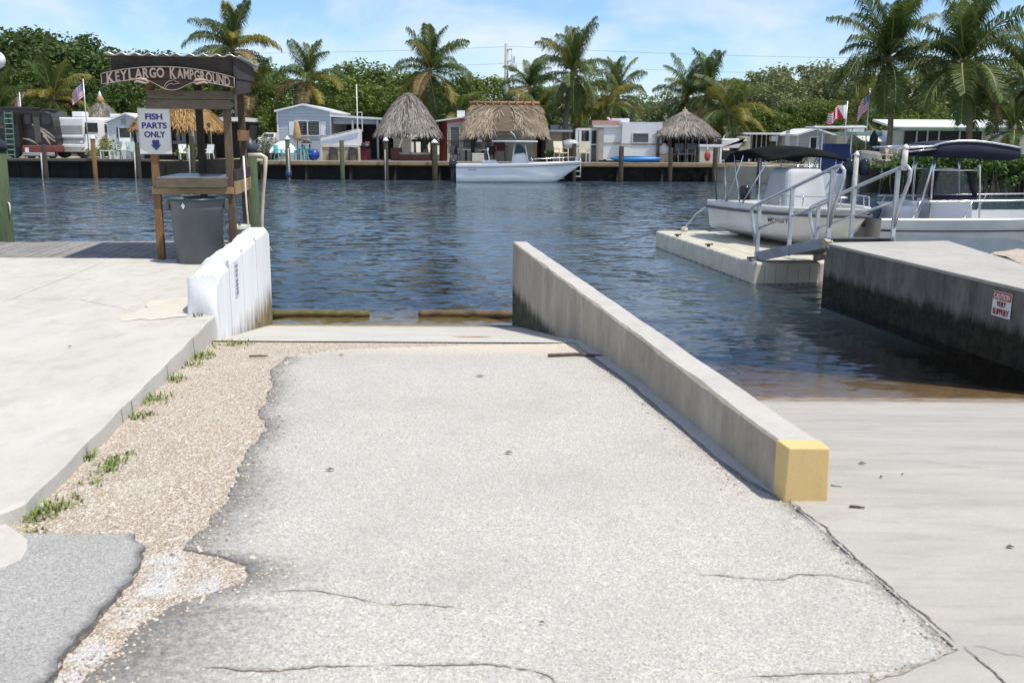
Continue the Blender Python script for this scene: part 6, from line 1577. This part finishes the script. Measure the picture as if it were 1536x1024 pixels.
# white lawn furniture left
WP = pm('white_plastic', (.70, .71, .70), .5); GPL = pm('grey_green_plastic', (.30, .40, .38), .6)
f2 = F(160, 62.3); t = thing('garden_table', 'small white plastic table at the left end of the seawall', 'table', f2.o); mb = MB(); box_wall(mb, -.32, .32, -.25, .25, .5, .56); mb.build('table_top', WP, t)
for x in (-.28, .28):
    for y in (-.2, .2):
        mb = MB(); mb.box((x, y, .25), (.07, .07, .5)); mb.build('leg', WP, t)
chair(186, 62.9, WP, 'white garden chair with high back before the white cottage', .1, sc=1.4); chair(172, 62.6, GPL, 'grey-green garden chair between the small table and the white chair', -.6, sc=1.15); chair(200, 62.7, GPL, 'grey-green garden chair beside the dark piling', .7, sc=1.15)
chair(276, 62.4, WP, 'white garden chair right of the FISH PARTS sign', .5); chair(312, 62.5, WP, 'white garden chair between the station posts', -.3)

# ---- flags
FR = pm('flag_red', (.45, .03, .05), .8); FW = pm('flag_white', (.75, .74, .74), .8); FB = pm('flag_blue', (.03, .04, .16), .8)
def flag(px, ytop, ybot, Y, w_, h_, lab, kind='us', sgn=-1, droop=.9, zb=1.1, seed=0, wave=.12, polet=None):
    f = F(px, Y); t = thing('flagpole', lab, 'flag', (f.o.x, Y, zb))
    zt = at(px, ytop, Y).z-zb
    mb = MB(); mb.tube([(0, 0, 0), (0, 0, zt+.15)], .032, 6); mb.build('pole', polet or ALU, t)
    mb = MB(); nu, nv = 18, 13
    def P(u, v):
        dx = u*w_*math.cos(droop); dz = -u*w_*math.sin(droop)
        return (sgn*(dx+.04+.35*v*h_*math.sin(droop)*.0), wave*math.sin(u*7+seed+v*1.5)*u**.5, zt-v*h_*(1-.15*u)+dz+.05*math.sin(u*8+seed)*u)
    for j in range(nv):
        for i in range(nu):
            u0, u1, v0, v1 = i/nu, (i+1)/nu, j/nv, (j+1)/nv
            if kind == 'us': mb.mi = 2 if (u0 < .4 and j < 7 and not (i % 2 == 1 and j % 2 == 1)) else (1 if j % 2 else 0)
            else: mb.mi = 1 if u0+j/20 < .72 else (0 if u0 < .75 else j % 2)
            mb.add([P(u0, v0), P(u1, v0), P(u1, v1), P(u0, v1)], [(0, 1, 2, 3)])
    mb.build('flag', [FR, FW, FB], t); return t
flag(134, 122, 155, 61.0, 1.0, .95, 'US flag on a thin pole by the white motorhome', seed=1, droop=.75)
flag(38, 142, 165, 66, .75, .75, 'small drooping US flag above the dark motorhome', seed=2, droop=1.1)
t = flag(1265, 157, 180, 52, .60, .72, 'red and white flag pair on a pole right of the light grey cottage', 'rw', seed=3, droop=.2)
# second flag on the same pole, further out
mb = MB()
for j in range(11):
    for i in range(10):
        u0, u1, v0, v1 = i/10, (i+1)/10, j/11, (j+1)/11
        P = lambda u, v: (-.45-.5*u, .1*math.sin(u*7+v), at(1265, 163, 52).z-1.1-.25*u-v*.62+.06*math.sin(u*7))
        mb.mi = j % 2; mb.add([P(u0, v0), P(u1, v0), P(u1, v1), P(u0, v1)], [(0, 1, 2, 3)])
mb.build('striped_flag', [FR, FW], t)
flag(1297, 137, 182, 54, .95, 1.0, 'US flag on the taller pole left of the right palm trunk', seed=4, droop=.95)
f2 = F(828, 66.5); 
# ---- utility pole and wires
f = F(759, 80); t = thing('utility_pole', 'grey utility pole with transformer rising behind the tan tiki hut', 'utility pole', f.o)
zt = f.z(66); mb = MB(); mb.tube([(0, 0, 0), (0, 0, zt)], [.2, .15], 10); mb.build('pole', pm('grey_pole', (.45, .44, .42), .9, col2=(.36, .35, .34), ns=3), t)
mb = MB(); mb.lathe([(.001, f.z(108)), (.3, f.z(107.5)), (.32, f.z(98)), (.2, f.z(96)), (.001, f.z(95))], (.55, -.1, 0), 12); mb.build('transformer', pm('transformer_grey', (.45, .47, .48), .5), t)
mb = MB()
for z in (zt-.5, zt-1.4, zt-2.0): mb.bar((-.1, -.1, z), (.45, -.1, z+.1), .09, .09)
mb.tube([(.4, -.1, zt-.4), (.45, -.1, f.z(96))], .03, 5); mb.box((.6, -.1, f.z(90)), (.12, .12, .5)); mb.build('fittings', pm('fitting_grey', (.5, .5, .5), .5), t)
for z, lab in ((zt-.2, 'upper thin power line crossing the sky'), (f.z(95), 'lower thin power line crossing the sky')):
    mb = MB(); mb.tube([(-60+i*4, 80, z+1.1+ (1.2*((((i*4) % 60)/30-1)**2)-1.2)*.6) for i in range(46)], .011, 4)
    tag(mb.build('power_line', pm('cable', (.10, .11, .12), .7)), lab, 'power line')
# ------------------------------------------------------------------ vegetation
def leaf_mat(name, cols, trans=.35):
    m, nt, b = new_mat(name)
    r = nt.nodes.new('ShaderNodeNewGeometry').outputs['Random Per Island']
    oi = nt.nodes.new('ShaderNodeObjectInfo').outputs['Random']
    n = _noise(nt, geo_co(nt), .55, 3, .6)
    k = _math(nt, 'ADD', _math(nt, 'MULTIPLY', r, .5), _math(nt, 'MULTIPLY', n, .6))
    k = _math(nt, 'ADD', k, _math(nt, 'MULTIPLY', _math(nt, 'SUBTRACT', oi, .5), .25))
    c = _ramp(nt, k, [(.2, cols[0]), (.5, cols[1]), (.85, cols[2])])
    nt.links.new(c, b.inputs['Base Color']); b.inputs['Roughness'].default_value = .5; b.inputs['Specular IOR Level'].default_value = .35
    tr = nt.nodes.new('ShaderNodeBsdfTranslucent'); nt.links.new(_mix(nt, .5, c, (.12, .16, .02)), tr.inputs[0])
    mx = nt.nodes.new('ShaderNodeMixShader'); mx.inputs[0].default_value = trans
    nt.links.new(b.outputs[0], mx.inputs[1]); nt.links.new(tr.outputs[0], mx.inputs[2])
    nt.links.new(mx.outputs[0], nt.nodes['Material Output'].inputs[0]); return m
LF_DARK = leaf_mat('dark_foliage', [(.024, .055, .012), (.055, .10, .022), (.105, .16, .035)])
LF_MID = leaf_mat('mid_foliage', [(.055, .10, .018), (.11, .17, .03), (.19, .25, .05)])
LF_GREY = leaf_mat('grey_green_foliage', [(.085, .11, .042), (.16, .19, .08), (.27, .29, .15)])
LF_MANG = leaf_mat('mangrove_foliage', [(.03, .075, .015), (.065, .14, .03), (.12, .21, .05)])
LF_LIME = leaf_mat('lime_foliage', [(.10, .15, .02), (.20, .24, .03), (.30, .30, .05)])
LF_SILV = leaf_mat('silver_foliage', [(.13, .15, .11), (.22, .24, .18), (.32, .33, .26)])
BARK = wood('bark', (.17, .14, .11), (.09, .075, .06), sx=(3, 3, .6))
def leaf_cloud(name, clumps, n, size, mat_, seed, flat=.75):
    """many small leaf-sized faces spread through irregular clumps"""
    rg = np.random.RandomState(seed); V = []; Fc = []
    for (cx, cy, cz, rad) in clumps:
        m = max(6, int(n*rad*rad))
        d = rg.normal(size=(m, 3)); d /= np.linalg.norm(d, axis=1)[:, None]
        q = rad*(.45+.6*rg.rand(m))[:, None]
        p = d*q*np.array([1, 1, flat])+np.array([cx, cy, cz])
        nr = d+rg.normal(size=(m, 3))*.7+np.array([0, 0, .5]); nr /= np.linalg.norm(nr, axis=1)[:, None]
        a = np.cross(nr, rg.normal(size=(m, 3))); a /= np.linalg.norm(a, axis=1)[:, None]; b = np.cross(nr, a)
        s1 = size*(.6+.8*rg.rand(m))[:, None]; s2 = s1*.55
        o = len(V)
        quad = np.stack([p-a*s1, p-b*s2+nr*s1*.15, p+a*s1, p+b*s2+nr*s1*.15], axis=1).reshape(-1, 3)
        V += quad.tolist(); Fc += [(o+4*i, o+4*i+1, o+4*i+2, o+4*i+3) for i in range(m)]
    me = bpy.data.meshes.new(name); me.from_pydata(V, [], Fc); me.materials.append(mat_); return me
def crown_clumps(W, H, z0, seed, n=34, airy=.0):
    rr = random.Random(seed); out = []
    for i in range(n):
        a = rr.uniform(0, 6.28); h = rr.random()
        prof = math.sin(math.pi*(.12+.80*h))**.7
        q = W*prof*(rr.random()**.45)
        out.append((q*math.cos(a), q*math.sin(a)*.8, z0+h*H+rr.uniform(-.3, .3), rr.uniform(.55, 1.25)*(1-airy*h*.5)))
    for i in range(18): # twigs poking out of the outline
        a = rr.uniform(0, 6.28); e = rr.uniform(.15, 1.45); out.append((W*1.08*math.cos(a)*math.cos(e)**.6, W*.85*math.sin(a)*math.cos(e)**.6, z0+H*(.45+.62*math.sin(e)), rr.uniform(.22, .48)))
    return out
TREES = {}
def tree_meshes(kind, seed, mat_, W=2.7, H=4.2, z0=2.0, n=34, size=.135, dens=135):
    key = (kind, seed)
    if key in TREES: return TREES[key]
    cl = crown_clumps(W, H, z0, seed, n)
    cm = leaf_cloud('crown', cl, dens, size, mat_, seed)
    mb = MB(); rr = random.Random(seed); mb.tube([(0, 0, -.2), (.1, 0, z0*.6), (.0, .1, z0+H*.55)], [.22, .17, .06], 8)
    for c in cl[:10]: mb.tube([(.05, 0, z0*rr.uniform(.5, 1.0)), (c[0]*.5, c[1]*.5, lerp(z0, c[2], .6)), (c[0]*.9, c[1]*.9, c[2])], [.09, .06, .025], 5)
    me = bpy.data.meshes.new('trunk'); me.from_pydata(mb.v, [], mb.f); me.materials.append(BARK); me.polygons.foreach_set('use_smooth', [True]*len(mb.f))
    TREES[key] = (cm, me); return TREES[key]
def tree(px, ytop, Y, kind, seed, mat_, label, group, wsc=1.0, name='tree', z=1.08):
    cm, tm = tree_meshes(kind, seed, mat_)
    p = at(px, 220, Y); zt = at(px, ytop, Y).z-z
    t = thing(name, label, 'tree', (p.x, Y, z), random.Random(px*7+Y).uniform(0, 6.28), group)
    s_ = zt/6.7; t.scale = (s_*wsc, s_*wsc, s_)
    link('trunk', tm, t); link('crown', cm, t); return t
gD = 'dark trees of the left wood'; lD = 'dense dark green tree in the wood behind the left trailers'
k = 0
for px, yt, Y in ((-60, 60, 84), (-20, 52, 90), (30, 48, 86), (48, 44, 92), (85, 62, 84), (115, 52, 88), (135, 64, 92), (165, 82, 86), (205, 80, 84), (245, 78, 92), (280, 82, 86), (60, 105, 78), (10, 110, 77), (120, 110, 79), (200, 120, 78), (250, 128, 77), (300, 100, 80), (330, 92, 90), (160, 140, 76), (-30, 120, 77), (20, 80, 95), (190, 100, 95), (270, 100, 96)):
    tree(px, yt, Y, 'dark', 1+k % 3, LF_DARK, lD, gD, 1.15); k += 1
gM = 'green trees of the middle wood'; lM = 'leafy green tree in the wood behind the grey house and tiki huts'
for px, yt, Y in ((400, 118, 80), (430, 105, 84), (390, 95, 92), (500, 112, 82), (528, 97, 86), (552, 106, 90), (575, 104, 84), (600, 110, 88), (560, 128, 78), (520, 140, 77), (620, 112, 82), (590, 140, 77), (480, 150, 77), (410, 150, 75), (395, 165, 73), (650, 120, 82), (640, 145, 77)):
    tree(px, yt, Y, 'mid', 5+k % 2, LF_DARK if px > 480 and px < 610 else LF_MID, lM, gM, 1.15); k += 1
gB = 'pale green bushes behind the tan tiki hut'; lB = 'light green bushy tree behind the long tan tiki hut'
for px, yt, Y in ((695, 118, 84), (715, 112, 90), (738, 116, 86), (680, 140, 78), (720, 145, 77), (760, 140, 78), (810, 130, 84), (830, 150, 77), (775, 150, 77), (890, 140, 84), (860, 165, 76), (905, 155, 78)):
    tree(px, yt, Y, 'lime', 8+k % 2, LF_MID, lB, gB, 1.05); k += 1
gR = 'grey-green trees of the right wood'; lR = 'feathery grey-green tree in the wood behind the right cottage'
for px, yt, Y in ((965, 143, 100), (985, 152, 92), (945, 158, 88), (1010, 138, 90), (1105, 112, 86), (1140, 108, 92), (1165, 103, 88), (1190, 108, 84), (1215, 98, 92), (1240, 106, 86), (1265, 112, 84), (1295, 112, 88), (1080, 128, 90), (1325, 105, 92), (1130, 135, 78), (1170, 140, 77), (1360, 100, 90), (1400, 90, 95), (1450, 95, 90), (1500, 90, 95), (1550, 80, 90)):
    tree(px, yt, Y, 'grey', 11+k % 3, LF_GREY, lR, gR, 1.1); k += 1
gR2 = 'darker trees in front of the right wood'; lR2 = 'round dark green tree standing low between the feathery wood and the right roofs'
for px, yt, Y in ((1120, 160, 74), (1150, 165, 73), (1185, 158, 75), (1215, 150, 76), (1245, 155, 73), (1285, 150, 72), (1320, 150, 72), (1340, 145, 74), (1380, 150, 73)):
    tree(px, yt, Y, 'mid', 5+k % 2, LF_DARK if px < 1200 else LF_MID, lR2, gR2, 1.25); k += 1

# ---- palms
PG = leaf_mat('palm_green', [(.030, .062, .016), (.068, .112, .026), (.13, .175, .05)], .32)
PY = leaf_mat('palm_yellow', [(.10, .11, .018), (.20, .185, .03), (.31, .25, .05)], .3)
PD = leaf_mat('palm_dead', [(.13, .085, .035), (.22, .15, .07), (.30, .22, .11)], .2)
RACH = pm('frond_rib', (.30, .27, .10), .6)
FRONDS = {}
def frond_mesh(stage, var, mat_, mname):
    """coconut frond: arching rib with drooping leaflets; stage 0 upright young .. 5 hanging old"""
    key = (stage, var, mname)
    if key in FRONDS: return FRONDS[key]
    rr = random.Random(stage*10+var+1)
    el0 = [R(82), R(62), R(38), R(14), R(-14), R(-52)][stage]+rr.uniform(-.1, .1)
    curl = [.6, 1.0, 1.45, 1.5, 1.25, .75][stage]*rr.uniform(.85, 1.15); Lf = 3.3*rr.uniform(.9, 1.08)*(1 if stage < 5 else .85)
    side = rr.uniform(-.25, .25)
    N = 30; pts = []; p = Vector((0, 0, 0)); az = 0
    for i in range(N+1):
        pts.append(p.copy()); s_ = i/N; e = el0-curl*s_**1.4; az += side/N
        p = p+Vector((math.cos(e)*math.cos(az), math.cos(e)*math.sin(az), math.sin(e)))*Lf/N
    mb = MB(); mb.mi = 1
    mb.tube(pts[::3], [lerp(.05, .012, i/10) for i in range(11)], 4, cap=False); mb.mi = 0; mb.smooth = False
    for i in range(6, N*3):
        s_ = i/(N*3); k_ = s_*N; a = int(k_); q = pts[a].lerp(pts[min(a+1, N)], k_-a); t = (pts[min(a+1, N)]-pts[max(a-1, 0)]).normalized()
        sd = t.cross(Vector((0, 0, 1)))
        if sd.length < .05: sd = Vector((0, 1, 0))
        sd.normalize(); up = sd.cross(t).normalized()
        ln = 1.12*math.sin(math.pi*(.10+.82*s_))**.7*rr.uniform(.8, 1.1)
        for sgn in (-1, 1):
            if rr.random() < .06: continue
            d = (sd*sgn*1.0+t*.75+up*rr.uniform(.0, .45)).normalized(); w_ = t*rr.uniform(.017, .030)
            m1 = q+d*ln*.5; dr_ = (d*.65+Vector((0, 0, -rr.uniform(.8, 1.6)))).normalized(); m2 = m1+dr_*ln*.5
            mb.add([q-w_*.6, q+w_*.6, m1+w_, m1-w_, m2], [(0, 1, 2, 3), (3, 2, 4)])
    me = bpy.data.meshes.new('frond'); me.from_pydata(mb.v, [], mb.f); me.materials.append(mat_); me.materials.append(RACH)
    me.polygons.foreach_set('material_index', mb.m); FRONDS[key] = me; return me
def palm(px, py, Y, pxb, label, seed, size=1.0, n=24, yellow=0.0, dead=.06, z=1.08, wind=0.0, bend=.3, trunk_r=.15, minstage=0, Yb=None):
    """px,py: crown hub in the photo; pxb: where the trunk meets the ground"""
    rr = random.Random(seed); hub = at(px, py, Y); base = at(pxb, 235, Yb or Y); base.z = z
    t = thing('palm_tree', label, 'palm tree', base)
    h = hub-base; mb = MB(); pts = []
    for i in range(13):
        s_ = i/12; off = bend*math.sin(math.pi*s_)*.5
        pts.append((h.x*s_**1.3+off, h.y*s_, h.z*s_))
    mb.tube(pts, [trunk_r*(1.5 if i == 0 else (1.12-.35*i/12))*(1+.05*(i % 2)) for i in range(13)], 10)
    mb.tube([pts[-1], (h.x, h.y, h.z+.5)], [trunk_r*1.3, trunk_r*.5], 8)
    mb.build('trunk', PALMBARK, t)
    for i in range(6):
        mb = MB(); a = rr.uniform(0, 6.28); mb.ball((h.x+.25*math.cos(a), h.y+.25*math.sin(a), h.z-.25-rr.random()*.2), .12, 7, 5)
        mb.build('coconut', pm('coconut', (.12, .10, .03), .6, col2=(.2, .13, .05), ns=3), t)
    for i in range(n):
        s_ = i/(n-1); st = min(5, max(minstage, int(s_*5.6+rr.uniform(-.4, .4))))
        if rr.random() < dead and st >= 3: mt, mn = PD, 'd'
        elif rr.random() < yellow*(.4+.8*s_): mt, mn = PY, 'y'
        else: mt, mn = PG, 'g'
        o = link('frond', frond_mesh(st, rr.randrange(3), mt, mn), t)
        o.location = (h.x, h.y, h.z+.3-.35*s_); a = i*2.39996+rr.uniform(-.25, .25)
        if wind: a += wind*math.sin(a)
        sc = size*rr.uniform(.88, 1.1); o.scale = (sc, sc, sc); o.rotation_euler = (rr.uniform(-.22, .22), rr.uniform(-.16, .16), a)
    return t
PALMBARK = wood('palm_bark', (.28, .235, .19), (.14, .115, .09), sx=(1, 1, 7))
palm(349, 78, 72, 355, 'tall palm rising behind the roof of the fish cleaning station', 1, 1.08, 26, .25, .12)
palm(462, 125, 74, 458, 'palm behind the grey-blue gabled house', 2, .95, 22, .3, .1)
palm(645, 110, 73, 648, 'palm between the tall grey hut and the tan hut', 3, 1.06, 24, .2, .1)
palm(860, 112, 66, 851, 'leaning palm with bare trunk right of the long tan hut', 4, 1.0, 26, .1, .04, bend=-.5, trunk_r=.2)
palm(868, 150, 70, 862, 'dark thick-trunked palm hidden behind the leaning palm', 5, .8, 16, .6, .15, trunk_r=.28, bend=.1, minstage=2)
palm(794, 134, 78, 796, 'dark palm just right of the utility pole', 6, .82, 22, .1, .04)
palm(926, 148, 76, 926, 'palm above the roof of the big white trailer', 7, .92, 22, .35, .06)
palm(806, 172, 70, 808, 'short yellowing palm at the right end of the long tan hut', 8, .72, 18, .75, .05, minstage=1)
palm(1030, 150, 77, 1030, 'palm directly behind the top of the wide tiki hut', 9, 1.0, 20, .3, .05)
palm(1062, 143, 75, 1062, 'upright palm right of the wide tiki hut top', 10, 1.0, 18, .25, .05)
palm(1092, 172, 68, 1096, 'yellow palm with drooping fronds right of the wide tiki hut', 11, .95, 20, .65, .05, minstage=1)
palm(1333, 92, 55, 1331, 'tall palm with full trunk in view between flags and long house', 12, 1.16, 30, .06, .10, wind=.2)
palm(1446, 100, 53, 1452, 'largest palm on the right above the T-top boat', 13, 1.22, 30, .08, .12)
palm(1542, 130, 54, 1546, 'palm cut by the right edge of the view', 14, 1.12, 24, .1, .12)
palm(80, 152, 72, 82, 'yellow palm behind the dark motorhome', 15, .92, 22, .75, .2)
palm(-6, 178, 70, -10, 'dark palm at the far left edge behind the dark motorhome', 16, 1.05, 20, .25, .1)
palm(372, 150, 74, 372, 'half hidden palm right of the fish cleaning station roof', 17, .95, 20, .5, .15)
palm(690, 175, 72, 692, 'low yellow palm over the red trimmed trailer', 18, .7, 14, .7, .1, minstage=1)
palm(905, 172, 70, 905, 'short yellow palm behind the left end of the white trailer', 19, .75, 16, .8, .05, minstage=1)
palm(1520, 200, 52, 1522, 'small palm by the awning of the long house', 20, .6, 14, .2, .05)
palm(1290, 178, 64, 1290, 'low palm behind the tan trailer roof', 21, .8, 16, .3, .05)

# ---- shrubs and the mangrove bank
def bush(px, py0, Y, w_, h_, mat_, label, seed, z=1.08, size=.10, n=9, dens=120, stems=True, name='bush', depth=.8, group=None):
    p = at(px, 236, Y); t = thing(name, label, 'bush', (p.x, Y, z), 0, group); rr = random.Random(seed)
    cl = [(rr.uniform(-.8, .8)*w_/2, rr.uniform(-.5, .5)*w_*depth/2, h_*rr.uniform(.25, .8), rr.uniform(.22, .40)*min(w_, h_*1.6)) for _ in range(n)]
    link('foliage', leaf_cloud('foliage', cl, dens, size, mat_, seed), t)
    if stems:
        mb = MB()
        for c in cl[:6]: mb.tube([(c[0]*.2, c[1]*.2, -.1), (c[0]*.8, c[1]*.8, c[2])], [.05, .02], 5)
        mb.build('stem', BARK, t)
    return t
bush(403, 0, 63.5, 1.9, 1.5, LF_SILV, 'silvery grey bush beside the grey-blue house', 51)
bush(150, 0, 62.8, 1.6, 1.5, LF_LIME, 'yellow-green bush in front of the white motorhome', 52)
bush(270, 0, 62.9, 1.2, 1.1, LF_LIME, 'yellow-green bush right of the FISH PARTS sign', 53)
bush(291, 0, 63.4, .9, 1.2, LF_LIME, 'small yellow bush between the station posts', 54)
bush(826, 0, 62.6, .9, .95, LF_DARK, 'dark potted plant behind the bow rail of the moored boat', 55, size=.16, dens=60)
bush(1175, 0, 62.0, 2.2, .9, LF_GREY, 'olive bush under the black bimini before the grey cottage', 56)
bush(1200, 0, 61.6, 1.6, .8, LF_SILV, 'pale flowering bush at the corner of the light grey cottage', 57)
bush(1275, 0, 56, 2.0, 1.8, LF_GREY, 'feathery bush behind the outboard cruiser', 58)
bush(1322, 0, 51.2, 1.0, .9, LF_DARK, 'dark little bush on the small right dock', 59)
bush(870, 0, 72, 3, 2.2, LF_LIME, 'bright yellow-green shrub between palm trunks', 60)
bush(585, 0, 72, 2.6, 2.4, LF_MID, 'green shrub seen through the tall tiki hut', 61)
gH = 'mangrove bushes along the right bank'
rr = random.Random(77)
for i, px in enumerate(range(1338, 1700, 24)):
    Y = 46.4+rr.uniform(-.5, .7)+(px < 1352)*1.6
    p = at(px, 236, Y); t = thing('mangrove_bush', 'dense green mangrove bush rooted in the water along the right bank', 'mangrove', (p.x, Y, 0), 0, gH)
    hh = 2.15+rr.uniform(-.15, .2)-(.5 if px < 1345 else 0)
    cl = [(rr.uniform(-.9, .9), rr.uniform(-.9, .5), lerp(.75, hh-.25, rr.random()**.75), rr.uniform(.32, .5)) for _ in range(20)]
    link('foliage', leaf_cloud('foliage', cl, 260, .10, LF_MANG, 900+i), t)
    mb = MB()
    for j in range(16):
        x, y = rr.uniform(-.9, .9), rr.uniform(-.9, .3); mb.tube([(x+rr.uniform(-.25, .25), y-.2, -.6), (x+rr.uniform(-.1, .1), y-.1, .5), (x, y, 1.2)], [.022, .022, .02], 4)
    mb.build('prop_roots', BARK, t)
mb = MB(); mb.grid(lambda u, v: (lerp(16.5, 40, u), 48.0-.5*v+.4*math.sin(u*30), lerp(-1.5, 1.2, v)), 40, 3); struct(mb.build('mangrove_mud_bank', pm('mud_dark', (.035, .032, .022), .9)))
